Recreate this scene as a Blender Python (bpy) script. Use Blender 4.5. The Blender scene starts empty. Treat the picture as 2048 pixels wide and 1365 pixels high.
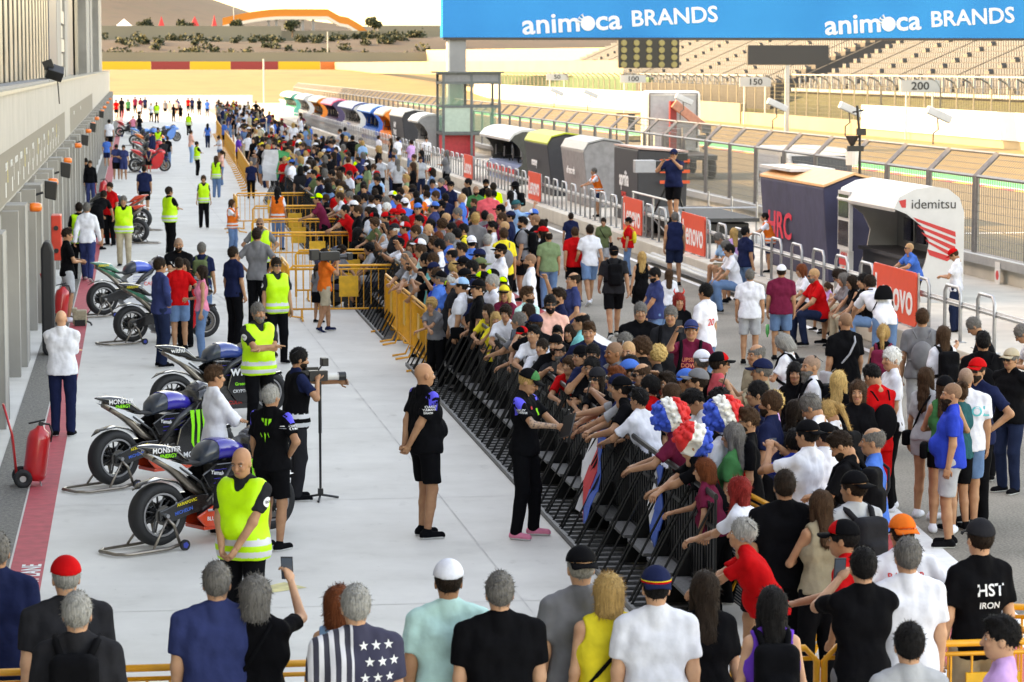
import bpy, bmesh, math, random
import numpy as np
from mathutils import Vector, Matrix, noise as mnoise
from mathutils.bvhtree import BVHTree
R=math.radians; PI=math.pi
SC=bpy.context.scene; COL=SC.collection
# ---------------------------------------------------------------- camera
F=5400.0; CAMH=4.85
PITCH=math.atan((682.5-133)/F); YAW=math.atan((1024-265)/(F/math.cos(PITCH)))
cam=bpy.data.cameras.new('camera'); camo=bpy.data.objects.new('camera',cam); COL.objects.link(camo)
camo.location=(0,0,CAMH); camo.rotation_euler=(PI/2-PITCH,0,-YAW)
cam.sensor_width=36; cam.lens=36*F/2048; cam.clip_end=6000; cam.clip_start=.5
cam.dof.use_dof=True; cam.dof.focus_distance=28.0; cam.dof.aperture_fstop=6.3
SC.camera=camo
# ---------------------------------------------------------------- world, sun, exposure
SUN_EL=25
W=bpy.data.worlds.new('World'); SC.world=W; W.use_nodes=True
wn=W.node_tree; bg=wn.nodes['Background']; bg.inputs[1].default_value=.15
sky=wn.nodes.new('ShaderNodeTexSky'); sky.sky_type='NISHITA'; sky.sun_disc=False
sd=Vector((-math.cos(R(SUN_EL))*math.cos(R(14)),math.cos(R(SUN_EL))*math.sin(R(14)),math.sin(R(SUN_EL))))  # from the left, slightly ahead
sky.sun_elevation=R(SUN_EL); sky.sun_rotation=math.atan2(sd.x,sd.y); sky.air_density=1.0; sky.dust_density=1.5; sky.ozone_density=1.0
wn.links.new(sky.outputs[0],bg.inputs[0])
sl=bpy.data.lights.new('sun','SUN'); sl.energy=2.0; sl.angle=R(.5); sl.color=(1,.82,.52)
so=bpy.data.objects.new('sun',sl); COL.objects.link(so); so.rotation_euler=(-sd).to_track_quat('-Z','Y').to_euler()
SC.view_settings.view_transform='Standard'; SC.view_settings.look='None'; SC.view_settings.gamma=1
SC.view_settings.exposure=3.0
try:
    SC.view_settings.use_white_balance=True; SC.view_settings.white_balance_temperature=11000; SC.view_settings.white_balance_tint=18
except Exception: pass
# ---------------------------------------------------------------- pixel -> place helpers (photo pixels to points on the ground)
_cy,_sy,_ct,_st=math.cos(YAW),math.sin(YAW),math.cos(PITCH),math.sin(PITCH)
_R=Vector((_cy,-_sy,0)); _D=Vector((_sy*_ct,_cy*_ct,-_st)); _U=Vector((_sy*_st,_cy*_st,_ct))
def ray(px,py): return _R*((px-1024)/F)-_U*((py-682.5)/F)+_D
def gp(px,py,z=0):
    d=ray(px,py); t=(z-CAMH)/d.z; return Vector((d.x*t,d.y*t,z))
def proj(p):
    v=Vector(p)-Vector((0,0,CAMH)); dd=v.dot(_D); return (1024+F*v.dot(_R)/dd, 682.5-F*v.dot(_U)/dd)
# ---------------------------------------------------------------- materials
MATS={}
def srgb(c):
    if isinstance(c,str):
        c=c.lstrip('#'); c=[int(c[i:i+2],16)/255 for i in (0,2,4)]
        return tuple(((x/12.92) if x<=.04045 else ((x+.055)/1.055)**2.4) for x in c)
    return tuple(c)
def mat(name,c,rough=.6,metal=0,var=.12,vs=6.0,bump=0,bs=40.0,coat=0,spec=.5,emit=None,alpha=None,detail=4,trans=0):
    key=(name,)
    if key in MATS: return MATS[key]
    m=bpy.data.materials.new(name); m.use_nodes=True; nt=m.node_tree; b=nt.nodes['Principled BSDF']
    c=srgb(c); b.inputs['Roughness'].default_value=rough; b.inputs['Metallic'].default_value=metal
    b.inputs['Specular IOR Level'].default_value=spec
    if coat: b.inputs['Coat Weight'].default_value=coat; b.inputs['Coat Roughness'].default_value=.08
    if trans: b.inputs['Transmission Weight'].default_value=trans
    if alpha is not None: b.inputs['Alpha'].default_value=alpha
    tc=nt.nodes.new('ShaderNodeTexCoord')
    if var:
        n=nt.nodes.new('ShaderNodeTexNoise'); n.inputs['Scale'].default_value=vs; n.inputs['Detail'].default_value=detail
        nt.links.new(tc.outputs['Object'],n.inputs['Vector'])
        mr=nt.nodes.new('ShaderNodeMapRange'); mr.inputs[1].default_value=.25; mr.inputs[2].default_value=.75
        mr.inputs[3].default_value=1-var; mr.inputs[4].default_value=1+var
        nt.links.new(n.outputs[0],mr.inputs[0])
        mx=nt.nodes.new('ShaderNodeVectorMath'); mx.operation='SCALE'; mx.inputs[0].default_value=c
        nt.links.new(mr.outputs[0],mx.inputs['Scale']); nt.links.new(mx.outputs[0],b.inputs['Base Color'])
    else: b.inputs['Base Color'].default_value=(*c,1)
    if bump:
        n2=nt.nodes.new('ShaderNodeTexNoise'); n2.inputs['Scale'].default_value=bs; n2.inputs['Detail'].default_value=3
        nt.links.new(tc.outputs['Object'],n2.inputs['Vector'])
        bp=nt.nodes.new('ShaderNodeBump'); bp.inputs['Strength'].default_value=bump; bp.inputs['Distance'].default_value=.02
        nt.links.new(n2.outputs[0],bp.inputs['Height']); nt.links.new(bp.outputs[0],b.inputs['Normal'])
    if emit: b.inputs['Emission Color'].default_value=(*srgb(emit),1); b.inputs['Emission Strength'].default_value=1
    MATS[key]=m; return m
def nodemat(name,build,**kw):
    if (name,) in MATS: return MATS[(name,)]
    m=mat(name,(.5,.5,.5),var=0,**kw)
    build(m.node_tree,m.node_tree.nodes['Principled BSDF']); return m
def ramp(nt,fac,stops,interp='LINEAR'):
    r=nt.nodes.new('ShaderNodeValToRGB'); cr=r.color_ramp; cr.interpolation=interp
    while len(cr.elements)<len(stops): cr.elements.new(.5)
    for e,(p,c) in zip(cr.elements,stops): e.position=p; e.color=(*srgb(c),1)
    nt.links.new(fac,r.inputs[0]); return r.outputs[0]
# ---------------------------------------------------------------- mesh helpers
def link(name,me,parent=None,loc=None,rotz=None):
    o=bpy.data.objects.new(name,me); COL.objects.link(o)
    if parent: o.parent=parent
    if loc is not None: o.location=loc
    if rotz is not None: o.rotation_euler=(0,0,rotz)
    return o
def tag(o,label=None,cat=None,group=None,kind=None):
    if label: o['label']=label
    if cat: o['category']=cat
    if group: o['group']=group
    if kind: o['kind']=kind
    return o
def empty(name,loc=(0,0,0),rz=0,label=None,cat=None,group=None):
    o=bpy.data.objects.new(name,None); COL.objects.link(o); o.location=loc; o.rotation_euler=(0,0,rz)
    o.empty_display_size=.1
    return tag(o,label,cat,group)
class MB:
    "collects simple shapes, then links them as one mesh object"
    def __init__(s): s.v=[]; s.f=[]; s.mi=[]; s.cur=0
    def mat(s,i): s.cur=i; return s
    def add(s,vs,fs):
        n=len(s.v); s.v+= [tuple(v) for v in vs]; s.f+=[tuple(i+n for i in f) for f in fs]; s.mi+=[s.cur]*len(fs); return s
    def box(s,x0,x1,y0,y1,z0,z1,M=None):
        vs=[Vector((x,y,z)) for x in (x0,x1) for y in (y0,y1) for z in (z0,z1)]
        if M is not None: vs=[M@v for v in vs]
        return s.add(vs,[(0,1,3,2),(4,6,7,5),(0,4,5,1),(2,3,7,6),(0,2,6,4),(1,5,7,3)])
    def quad(s,*p): return s.add(p,[tuple(range(len(p)))])
    def tube(s,pts,r,n=6,cap=True):
        pts=[Vector(p) for p in pts]; m=len(pts); rs=r if isinstance(r,(list,tuple)) else [r]*m
        base=len(s.v); up=None; vs=[]; fs=[]
        for i,p in enumerate(pts):
            t=(pts[min(i+1,m-1)]-pts[max(i-1,0)]).normalized()
            if up is None: up=Vector((0,0,1)) if abs(t.z)<.9 else Vector((1,0,0))
            a=t.cross(up); 
            if a.length<1e-4: a=t.orthogonal()
            a.normalize(); b=a.cross(t).normalized(); up=b
            for k in range(n):
                an=2*PI*k/n; vs.append(p+(a*math.cos(an)+b*math.sin(an))*rs[i])
        for i in range(m-1):
            for k in range(n):
                k2=(k+1)%n; fs.append((i*n+k,i*n+k2,(i+1)*n+k2,(i+1)*n+k))
        if cap: fs.append(tuple(range(n))[::-1]); fs.append(tuple((m-1)*n+k for k in range(n)))
        return s.add(vs,fs)
    def prism(s,poly,axis,a0,a1,M=None):
        "poly: 2D outline; axis 0/1/2 = extrusion axis"
        def P3(u,v,w): return [(w,u,v),(u,w,v),(u,v,w)][axis]
        n=len(poly); vs=[Vector(P3(u,v,a0)) for u,v in poly]+[Vector(P3(u,v,a1)) for u,v in poly]
        if M is not None: vs=[M@v for v in vs]
        return s.add(vs,[tuple(range(n))[::-1],tuple(range(n,2*n))]+[(i,(i+1)%n,n+(i+1)%n,n+i) for i in range(n)])
    def lathe(s,prof,n=24,M=None,close=True):
        "prof: (r,h) pairs turned round the Y axis"
        m=len(prof); vs=[]
        for r,h in prof:
            for k in range(n):
                a=2*PI*k/n; vs.append(Vector((r*math.cos(a),h,r*math.sin(a))))
        if M is not None: vs=[M@v for v in vs]
        fs=[]; L=m if close else m-1
        for i in range(L):
            j=(i+1)%m
            for k in range(n):
                k2=(k+1)%n; fs.append((i*n+k,i*n+k2,j*n+k2,j*n+k))
        return s.add(vs,fs)
    def loft(s,secs,n=14,p=2.6):
        "secs: (x, zc, hw, hh) superellipse rings along X"
        vs=[]
        for x,zc,hw,hh in secs:
            for k in range(n):
                a=2*PI*k/n; c,d=math.cos(a),math.sin(a)
                vs.append((x,hw*math.copysign(abs(c)**(2/p),c),zc+hh*math.copysign(abs(d)**(2/p),d)))
        m=len(secs); fs=[(i*n+k,i*n+(k+1)%n,(i+1)*n+(k+1)%n,(i+1)*n+k) for i in range(m-1) for k in range(n)]
        fs+=[tuple(range(n))[::-1],tuple((m-1)*n+k for k in range(n))]
        return s.add(vs,fs)
    def mesh(s,name,mats,smooth=False,fixn=True):
        me=bpy.data.meshes.new(name); me.from_pydata(s.v,[],s.f)
        for m in (mats if isinstance(mats,(list,tuple)) else [mats]): me.materials.append(m)
        me.polygons.foreach_set('material_index',s.mi)
        if fixn:
            bm=bmesh.new(); bm.from_mesh(me); bmesh.ops.recalc_face_normals(bm,faces=bm.faces); bm.to_mesh(me); bm.free()
        if smooth:
            me.polygons.foreach_set('use_smooth',[True]*len(me.polygons))
        me.update(); return me
    def build(s,name,mats,parent=None,loc=None,rotz=None,smooth=False,bevel=0,auto=False):
        me=s.mesh(name,mats,smooth or auto)
        if auto:
            try: me.set_sharp_from_angle(angle=R(35))
            except Exception: pass
        o=link(name,me,parent,loc,rotz)
        if bevel:
            b=o.modifiers.new('bevel','BEVEL'); b.width=bevel; b.segments=2; b.limit_method='ANGLE'
        return o
def struct(o): o['kind']='structure'; return o
def copytree(o,parent=None):
    c=o.copy(); COL.objects.link(c); c.parent=parent
    for ch in list(o.children): copytree(ch,c)
    return c
TXC={}
def text_mesh(txt,size,mat_,depth=.004,font_bold=True,align='CENTER',space=1.0,shear=0):
    cu=bpy.data.curves.new('t','FONT'); cu.body=txt; cu.size=size; cu.align_x=align; cu.align_y='CENTER'; cu.extrude=depth
    cu.space_character=space; cu.shear=shear; cu.resolution_u=3
    if font_bold: cu.offset=size*.018
    key=(txt,size,font_bold,align,space,shear,depth)
    if key not in TXC: o=bpy.data.objects.new('t',cu); TXC[key]=bpy.data.meshes.new_from_object(o); bpy.data.objects.remove(o)
    me=TXC[key].copy()
    me.materials.clear(); me.materials.append(mat_); return me
def put_text(txt,size,m,M,parent,name='lettering',depth=.004,bold=True,align='CENTER',stretch=1,space=1.0,shear=0):
    "M: matrix whose XY plane carries the text"
    me=text_mesh(txt,size,m,depth,bold,align,space,shear); me.transform(M@Matrix.Diagonal((stretch,1,1,1)))
    return link(name,me,parent)
def plane_M(o,right,up):
    r=Vector(right).normalized(); u=Vector(up); n=r.cross(u).normalized(); u=n.cross(r)
    return Matrix(((r.x,u.x,n.x,o[0]),(r.y,u.y,n.y,o[1]),(r.z,u.z,n.z,o[2]),(0,0,0,1)))
M_WHITE=mat('white_paint',(.72,.72,.70),.6,var=.08,vs=9); M_REDP=mat('red_paint',(.50,.035,.04),.6,var=.18,vs=5)
M_REDW=mat('worn_red_paint',(.46,.055,.07),.7,var=.25,vs=7,detail=8); M_GREENP=mat('green_paint',(.02,.42,.13),.6); M_YELP=mat('yellow_paint',(.75,.38,.02),.6)
M_CONC=mat('pale_concrete',(.50,.46,.39),.85,var=.16,vs=1.4,detail=8,bump=.15,bs=12)
M_CONCW=mat('wall_concrete',(.56,.52,.44),.85,var=.12,vs=.6,detail=8)
M_CREAM=mat('cream_wall',(.25,.21,.13),.85,var=.08,vs=.3)
M_STEEL=mat('galvanised_steel',(.42,.42,.42),.45,.7,var=.15,vs=14); M_STEELL=mat('pale_steel',(.33,.33,.32),.5,.35,var=.1,vs=8)
M_FENCE=mat('fence_steel',(.15,.15,.15),.5,.4,var=.2,vs=9)
M_DARK=mat('dark_metal',(.035,.035,.038),.45,.3); M_BLACK=mat('black_plastic',(.009,.009,.010),.45); M_RUBBER=mat('rubber',(.012,.012,.013),.7,bump=.1)
M_GLASS=mat('dark_glass',(.03,.035,.04),.08,0,var=0); M_ORANGE=mat('orange_lamp',(.9,.17,.01),.35,coat=.6)
M_YB=mat('yellow_barrier_paint',(.82,.34,.015),.45,var=.14,vs=10,coat=.2); M_BLK=mat('black_barrier_steel',(.012,.012,.012),.5,.4,var=.3,vs=12)
M_TREAD=mat('checker_plate',(.15,.15,.15),.5,.5,var=.3,vs=30,bump=.4,bs=90)
M_LEN=mat('sign_red',(.80,.075,.03),.5,var=.04); M_TXT=mat('sign_white',(.8,.8,.8),.5,var=0); M_TXTB=mat('sign_black',(.02,.02,.02),.5,var=0)

# ================================================================ setting
def ground_mat():
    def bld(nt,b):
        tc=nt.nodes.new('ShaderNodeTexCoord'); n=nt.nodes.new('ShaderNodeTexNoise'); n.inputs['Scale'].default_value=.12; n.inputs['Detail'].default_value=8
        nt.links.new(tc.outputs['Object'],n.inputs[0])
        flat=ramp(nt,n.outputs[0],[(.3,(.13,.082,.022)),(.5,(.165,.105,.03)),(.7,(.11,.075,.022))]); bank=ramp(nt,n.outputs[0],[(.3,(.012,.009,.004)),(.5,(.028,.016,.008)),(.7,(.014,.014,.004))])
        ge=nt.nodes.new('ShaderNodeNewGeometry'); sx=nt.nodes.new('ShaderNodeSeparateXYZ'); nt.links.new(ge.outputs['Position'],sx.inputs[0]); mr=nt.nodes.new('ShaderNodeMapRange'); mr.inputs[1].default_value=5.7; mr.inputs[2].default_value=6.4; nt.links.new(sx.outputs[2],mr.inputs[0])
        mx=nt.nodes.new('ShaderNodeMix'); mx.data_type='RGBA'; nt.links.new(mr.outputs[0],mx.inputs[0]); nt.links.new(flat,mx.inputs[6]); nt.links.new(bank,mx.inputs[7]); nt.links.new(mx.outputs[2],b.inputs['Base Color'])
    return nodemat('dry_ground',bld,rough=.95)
def concrete_lane():
    def bld(nt,b):
        tc=nt.nodes.new('ShaderNodeTexCoord')
        n=nt.nodes.new('ShaderNodeTexNoise'); n.inputs['Scale'].default_value=.8; n.inputs['Detail'].default_value=10; n.inputs['Roughness'].default_value=.65
        nt.links.new(tc.outputs['Object'],n.inputs[0])
        c1=ramp(nt,n.outputs[0],[(.25,(.46,.435,.395)),(.42,(.57,.545,.495)),(.58,(.62,.595,.545)),(.75,(.68,.655,.59))])
        mp=nt.nodes.new('ShaderNodeMapping'); mp.inputs['Scale'].default_value=(2.2,1.0,1); nt.links.new(tc.outputs['Object'],mp.inputs[0])
        n2=nt.nodes.new('ShaderNodeTexNoise'); n2.inputs['Scale'].default_value=1.6; n2.inputs['Detail'].default_value=6; nt.links.new(mp.outputs[0],n2.inputs[0])
        r2=ramp(nt,n2.outputs[0],[(.24,(.80,.79,.78)),(.36,(.985,.985,.985)),(.60,(1,1,1))])
        n3=nt.nodes.new('ShaderNodeTexNoise'); n3.inputs['Scale'].default_value=28; n3.inputs['Detail'].default_value=2; nt.links.new(tc.outputs['Object'],n3.inputs[0])
        r3=ramp(nt,n3.outputs[0],[(.22,(.45,.43,.4)),(.27,(1,1,1))])
        m=nt.nodes.new('ShaderNodeMix'); m.data_type='RGBA'; m.blend_type='MULTIPLY'; m.inputs[0].default_value=1
        nt.links.new(c1,m.inputs[6]); nt.links.new(r2,m.inputs[7])
        m2=nt.nodes.new('ShaderNodeMix'); m2.data_type='RGBA'; m2.blend_type='MULTIPLY'; m2.inputs[0].default_value=1
        nt.links.new(m.outputs[2],m2.inputs[6]); nt.links.new(r3,m2.inputs[7]); nt.links.new(m2.outputs[2],b.inputs['Base Color'])
    return nodemat('lane_concrete',bld,rough=.75)
def asphalt(name,a,bb,sc=60):
    def bld(nt,b):
        tc=nt.nodes.new('ShaderNodeTexCoord'); n=nt.nodes.new('ShaderNodeTexNoise'); n.inputs['Scale'].default_value=sc; n.inputs['Detail'].default_value=3
        nt.links.new(tc.outputs['Object'],n.inputs[0])
        n2=nt.nodes.new('ShaderNodeTexNoise'); n2.inputs['Scale'].default_value=.5; n2.inputs['Detail'].default_value=6; nt.links.new(tc.outputs['Object'],n2.inputs[0])
        ad=nt.nodes.new('ShaderNodeMath'); ad.operation='MULTIPLY_ADD'; ad.inputs[1].default_value=.45; nt.links.new(n2.outputs[0],ad.inputs[0]); 
        m_=nt.nodes.new('ShaderNodeMath'); m_.operation='MULTIPLY'; m_.inputs[1].default_value=.55; nt.links.new(n.outputs[0],m_.inputs[0]); nt.links.new(m_.outputs[0],ad.inputs[2])
        nt.links.new(ramp(nt,ad.outputs[0],[(.38,a),(.62,bb)]),b.inputs['Base Color'])
    return nodemat(name,bld,rough=.9)
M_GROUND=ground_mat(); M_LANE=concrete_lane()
M_ASPH=asphalt('pit_asphalt',(.11,.095,.073),(.28,.25,.205),38); M_TRACK=asphalt('track_asphalt',(.105,.082,.045),(.14,.11,.062),4)
def terrain_h(x,y):
    def ss(a,b,t):
        t=min(1,max(0,(t-a)/(b-a))); return t*t*(3-2*t)
    h=4.3*ss(360,520,y)+1.6*ss(535,560,y)
    lx=ss(-200,-120,x)*1.0
    h+=5.5*ss(575,660,y)+ (mnoise.noise(Vector((x*.02,y*.02,3)))*1.2*ss(560,640,y))
    h+=ss(900,1450,y)*max(0,min(48,45+(-5-x)*.375))
    return h
def build_ground():
    xs=list(range(-260,601,20)); ys=[-60,0,60,120,180,240,300,340]+list(range(360,700,12))+list(range(700,1800,40))+[2600,4000]
    vs=[];fs=[]
    for y in ys:
        for x in xs:
            X=x*(1 if y<1800 else 6); vs.append((X,y,terrain_h(x,y)-.06))
    n=len(xs)
    for j in range(len(ys)-1):
        for i in range(n-1): fs.append((j*n+i,j*n+i+1,(j+1)*n+i+1,(j+1)*n+i))
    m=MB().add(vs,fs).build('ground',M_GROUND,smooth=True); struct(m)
build_ground()
def sheet(name,poly,z,m): return struct(MB().quad(*[(x,y,z) for x,y in poly]).build(name,m))
sheet('pit_lane',[(-30,-40),(7.0,-40),(7.0,18),(8.1,29),(8.1,312),(-30,312)],0,M_LANE)
sheet('asphalt_lane',[(7.0,-40),(20,-40),(20,330),(8.1,330),(8.1,29),(7.0,18)],.0,M_ASPH)
sheet('track',[(20,-40),(36,-40),(36,420),(20,420)],.0,M_TRACK)
sheet('runoff',[(36,-40),(52,-40),(52,420),(36,420)],.0,asphalt('runoff_tan',(.17,.115,.04),(.20,.14,.052),1.5))
# painted bands between lanes
def strip(name,pts,w0,w1,z,m):
    b=MB()
    for (x0,y0),(x1,y1) in zip(pts,pts[1:]): b.quad((x0+w0,y0,z),(x0+w1,y0,z),(x1+w1,y1,z),(x1+w0,y1,z))
    return struct(b.build(name,m))
bl=[(6.6,14),(7.05,18),(8.1,29),(8.1,140)]
strip('white_line',bl,-.05,.22,.004,M_WHITE); strip('red_band',bl,-.85,-.05,.004,M_REDP); strip('white_line',bl,-1.1,-.85,.004,M_WHITE)
strip('white_line',[(12.35,20),(12.35,300)],0,.14,.004,M_WHITE)
strip('red_band',[(-1.22,20),(-1.22,330)],-.02,.30,.004,M_REDW)
strip('drain_channel',[(-1.24,14),(-1.24,330)],-.42,-.02,.006,mat('drain_grate',(.16,.15,.13),.7,.2,var=.5,vs=25,detail=2,bump=.8,bs=60))
for x0,x1,m in ((34.6,34.8,M_WHITE),(34.8,36.3,M_GREENP)): strip('kerb_paint',[(0,20),(0,360)],x0,x1,.004,m)
b=MB()
for k in range(0,170):
    b.mat(k%2).quad((34.0,20+k*2,.004),(34.6,20+k*2,.004),(34.6,22+k*2,.004),(34.0,22+k*2,.004))
struct(b.build('kerb',[M_YELP,M_REDP]))
strip('track_line',[(20.9,20),(20.9,340)],0,.15,.004,M_WHITE)
for y in (60,68,76,84,92,100): sheet('grid_line',[(24,y),(26.5,y),(26.5,y+.2),(24,y+.2)],.004,M_WHITE)
# expansion joints and pit text
sheet('paint_smear',[(1.05,24.6),(1.55,24.9),(1.35,25.2),(1.1,24.95)],.003,mat('yellow_smear',(.60,.52,.25),.8,var=.3,vs=9))
jb=MB()
for y in range(18,240,6): jb.quad((-1,y,.003),(7,y,.003),(7,y+.012,.003),(-1,y+.012,.003))
for k,(x,y,a,l) in enumerate(((.9,30,.13,5),(2.0,52,-.08,8),(1.9,20,.34,3.1))):
    for s in (0,.16): jb.quad((x+s,y,.0028),(x+s+.05,y,.0028),(x+s+.05+a*l,y+l,.0028),(x+s+a*l,y+l,.0028))
jb.quad((3.55,16,.0032),(3.565,16,.0032),(2.3,120,.0032),(2.285,120,.0032))
struct(jb.build('lane_joints',mat('joint',(.50,.48,.445),.9,var=.3,vs=2)))
put_text('PIT LANE',.26,M_WHITE,plane_M((-1.03,25.9,.008),(0,1,0),(-1,0,0)),None,'lane_lettering',depth=.0005)['kind']='structure'

# ---------------- pit building on the left
def pit_building():
    root=empty('pit_building',(-2,100,0),0,'long pale concrete pit garage building with grey sponsor band and louvred upper storey','building')
    def part(name,mb,m,**k):
        o=mb.build(name,m,**k); o.parent=root; o.matrix_parent_inverse=Matrix.Translation((2,-100,0)); return o
    FX=-1.75
    m_wall=mat('facade_concrete',(.30,.285,.26),.8,var=.18,vs=.9,detail=8,bump=.12,bs=9)
    m_band=mat('sponsor_band',(.17,.15,.12),.7,var=.04); m_par=mat('parapet_panel',(.33,.315,.29),.55,var=.12,vs=1.2,detail=8)
    Y0,Y1=-40,246
    # garage bays with columns every 7.6 m
    bays=[y for y in np.arange(14.3,244,7.6)]
    w=MB().box(FX-.7,FX-.6,Y0,Y1,0,2.6); part('garage_back_wall',w,mat('garage_wall',(.30,.29,.27),.8,var=.2,vs=.8))
    for y in bays: part('column',MB().box(FX-.6,FX,y-.55,y+.55,0,2.62).mat(1).box(FX-.01,FX+.006,y-.555,y-.5,0,2.6).box(FX-.01,FX+.006,y+.5,y+.555,0,2.6),[m_wall,M_STEELL])
    for i,y in enumerate(bays):
        d=MB(); d.mat(0).box(FX-.52,FX-.44,y+.55,y+3.7,0,2.6); d.mat(1)
        for k in range(3): d.box(FX-.44,FX-.38,y+.75+k*1.0,y+.80+k*1.0,0,2.6)
        part('garage_door',d,[mat('door_slate',(.16,.18,.22),.5,var=.1),M_STEELL])
        d=MB().box(FX-.42,FX-.25,y+3.9,y+4.3,0,2.62); part('pier',d,m_wall)
        d=MB().box(FX-.3,FX-.05,y+5.6,y+5.9,0,2.6); part('pier',d,m_wall)
    # lintel band, sponsor band and parapet
    part('lintel',MB().box(FX-.72,FX-.32,Y0,Y1,2.6,2.66),m_wall)
    o=part('sponsor_band',MB().box(FX-.7,FX-.3,Y0,83,2.66,3.5).box(FX-.7,FX-.3,90,140,2.66,3.5),m_band)
    part('fascia',MB().box(FX-.7,FX-.302,83,90,2.66,3.5).box(FX-.7,FX-.302,140,Y1,2.66,3.5),m_par)
    b=MB()
    for k in range(int((Y1-Y0)/3.1)): b.box(FX-.7,FX-.28,Y0+k*3.1,Y0+k*3.1+3.085,3.5,4.4)
    part('parapet',b,m_par)
    b=MB()
    for k in range(int((Y1-Y0)/6)): b.box(FX-.78,FX-.22,Y0+k*6,Y0+k*6+5.98,4.4,4.46)
    part('coping',b,mat('coping_beige',(.45,.39,.30),.7,var=.1,vs=2))
    part('balcony_floor',MB().box(FX-3.5,FX-.78,Y0,Y1,4.1,4.2),M_CONC)
    # upper storey: louvres in front of glass, then recessed openings
    UX=-4.3
    UX=FX-.95
    part('upper_glass',MB().box(UX-.12,UX-.055,Y0,91,4.2,12.2),M_GLASS)
    ml_=mat('louvre_aluminium',(.26,.26,.25),.35,.55,var=.3,vs=1.5)
    for k in range(26):
        y=28+k*2.42; part('louvre',MB().box(UX-.035,UX-.012,y,y+1.35,4.5,12.2),ml_)
    mbl=mat('blue_grey_panel',(.035,.065,.12),.4,var=.2)
    for a,bb in ((91,100),(118,127)): part('mullion',MB().box(UX-.4,UX-.01,a,bb,4.2,12.2),mbl)
    for a,bb in ((100,106),(112,118),(164,176),(180,189),(224,Y1)): part('upper_wall',MB().box(UX-.5,UX,a,bb,4.2,12.2),m_wall)
    for k in range(14): part('shutter_rib',MB().box(UX-.3,UX-.04-(k%2)*.06,106,112,4.3+k*.56,4.3+k*.56+.5),M_STEEL)
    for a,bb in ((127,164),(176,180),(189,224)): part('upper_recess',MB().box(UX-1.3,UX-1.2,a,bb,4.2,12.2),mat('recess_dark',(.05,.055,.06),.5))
    part('roof',MB().box(-26,UX+.9,Y0,Y1,12.2,12.7),m_wall)
    part('end_wall',MB().box(-26,UX-.6,Y1-.4,Y1,0,12.2),m_wall)
    part('rear_wall',MB().box(-26,-25.6,Y0,Y1,0,12.2),m_wall)
    # gravel-like grating on the balcony
    part('balcony_grille',MB().box(FX-.75,FX-.35,Y0,70,4.462,4.52),mat('grille',(.25,.25,.26),.6,.4,var=.6,vs=40,bump=.7,bs=70))
    # sponsor marks on the band
    ml=mat('band_mark',(.62,.62,.60),.6,var=0)
    for y,t,s in ((44.6,'OAKLEY',.2),(46.4,'DORNA',.18),(48.4,'MOTORLAND',.17),(50.5,'ARAGON',.2),(53.0,'TISSOT',.18),(56.5,'MICHELIN',.18),(60.0,'PIRELLI',.18),(63.5,'SHARK',.2),(67,'FIM',.2),(70.5,'ALPINESTARS',.16),(96,'MOTOGP',.2),(108,'ARAGON',.2)):
        o=put_text(t,s*.9,ml,plane_M((FX-.296,y,3.22),(0,-1,0),(0,0,1)),None,'band_lettering',depth=.001,stretch=1.2); o.parent=root; o.matrix_parent_inverse=Matrix.Translation((2,-100,0))
    mk=MB()
    for k in range(14):
        y=44.2+k*2.4; mk.mat(0).box(FX-.3,FX-.297,y,y+.22,2.74,2.98)
        if k%3==0: mk.mat(1).box(FX-.3,FX-.297,y+.8,y+.86,2.95,3.3)
        else: mk.mat(0).box(FX-.3,FX-.297,y+.8,y+.84,2.9,3.2)
    part('band_mark',mk,[ml,mat('band_mark_yellow',(.75,.6,.05),.6)])
    return root
pit_building()
# orange beacons and speakers above the garages
BE=[(45.5,2.52),(55.5,2.52),(68,2.52),(81,2.52),(100,2.5),(112,2.5),(124,2.5),(145,2.5),(158,2.5),(178,2.5),(198,2.5)]
def beacon():
    r=empty('beacon_lamp',(0,0,0))
    MB().box(-.28,.02,-.05,.05,-.05,.05).build('arm',M_STEEL,r)
    M=Matrix.Rotation(R(90),4,'Z')
    MB().lathe([(.001,.0),(.07,0),(.078,.05),(.075,.15),(.055,.19),(.001,.20)],16,M=Matrix.Rotation(R(-90),4,'Z'),close=False).build('lens',M_ORANGE,r,smooth=True)
    return r
b0=beacon()
words=['nearest','second','third','fourth','fifth','sixth','seventh','eighth','ninth','tenth','eleventh']
for i,(y,z) in enumerate(BE):
    o=b0 if i==0 else copytree(b0); o.location=(-1.72,y,z); tag(o,f'orange round beacon lamp on the garage fronts, {words[i]} from the camera','beacon lamp','orange beacons along the garages')
def speaker():
    r=empty('loudspeaker',(0,0,0))
    MB().prism([(-.11,-.15),(.10,-.20),(.13,.14),(-.11,.18)],1,-.13,.13).build('cabinet',M_BLACK,r,bevel=.02)
    MB().tube([(-.3,0,-.1),(-.14,0,-.05)],.025).build('bracket',M_DARK,r); return r
s0=speaker()
for i,(y,z) in enumerate([(51.3,2.55),(62.6,2.5),(88,2.5),(106,2.5),(135,2.5)]):
    o=s0 if i==0 else copytree(s0); o.location=(-1.55,y,z); tag(o,f'black loudspeaker tilted under the sponsor band, {words[i]} of its row','loudspeaker','loudspeakers along the garages')
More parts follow.
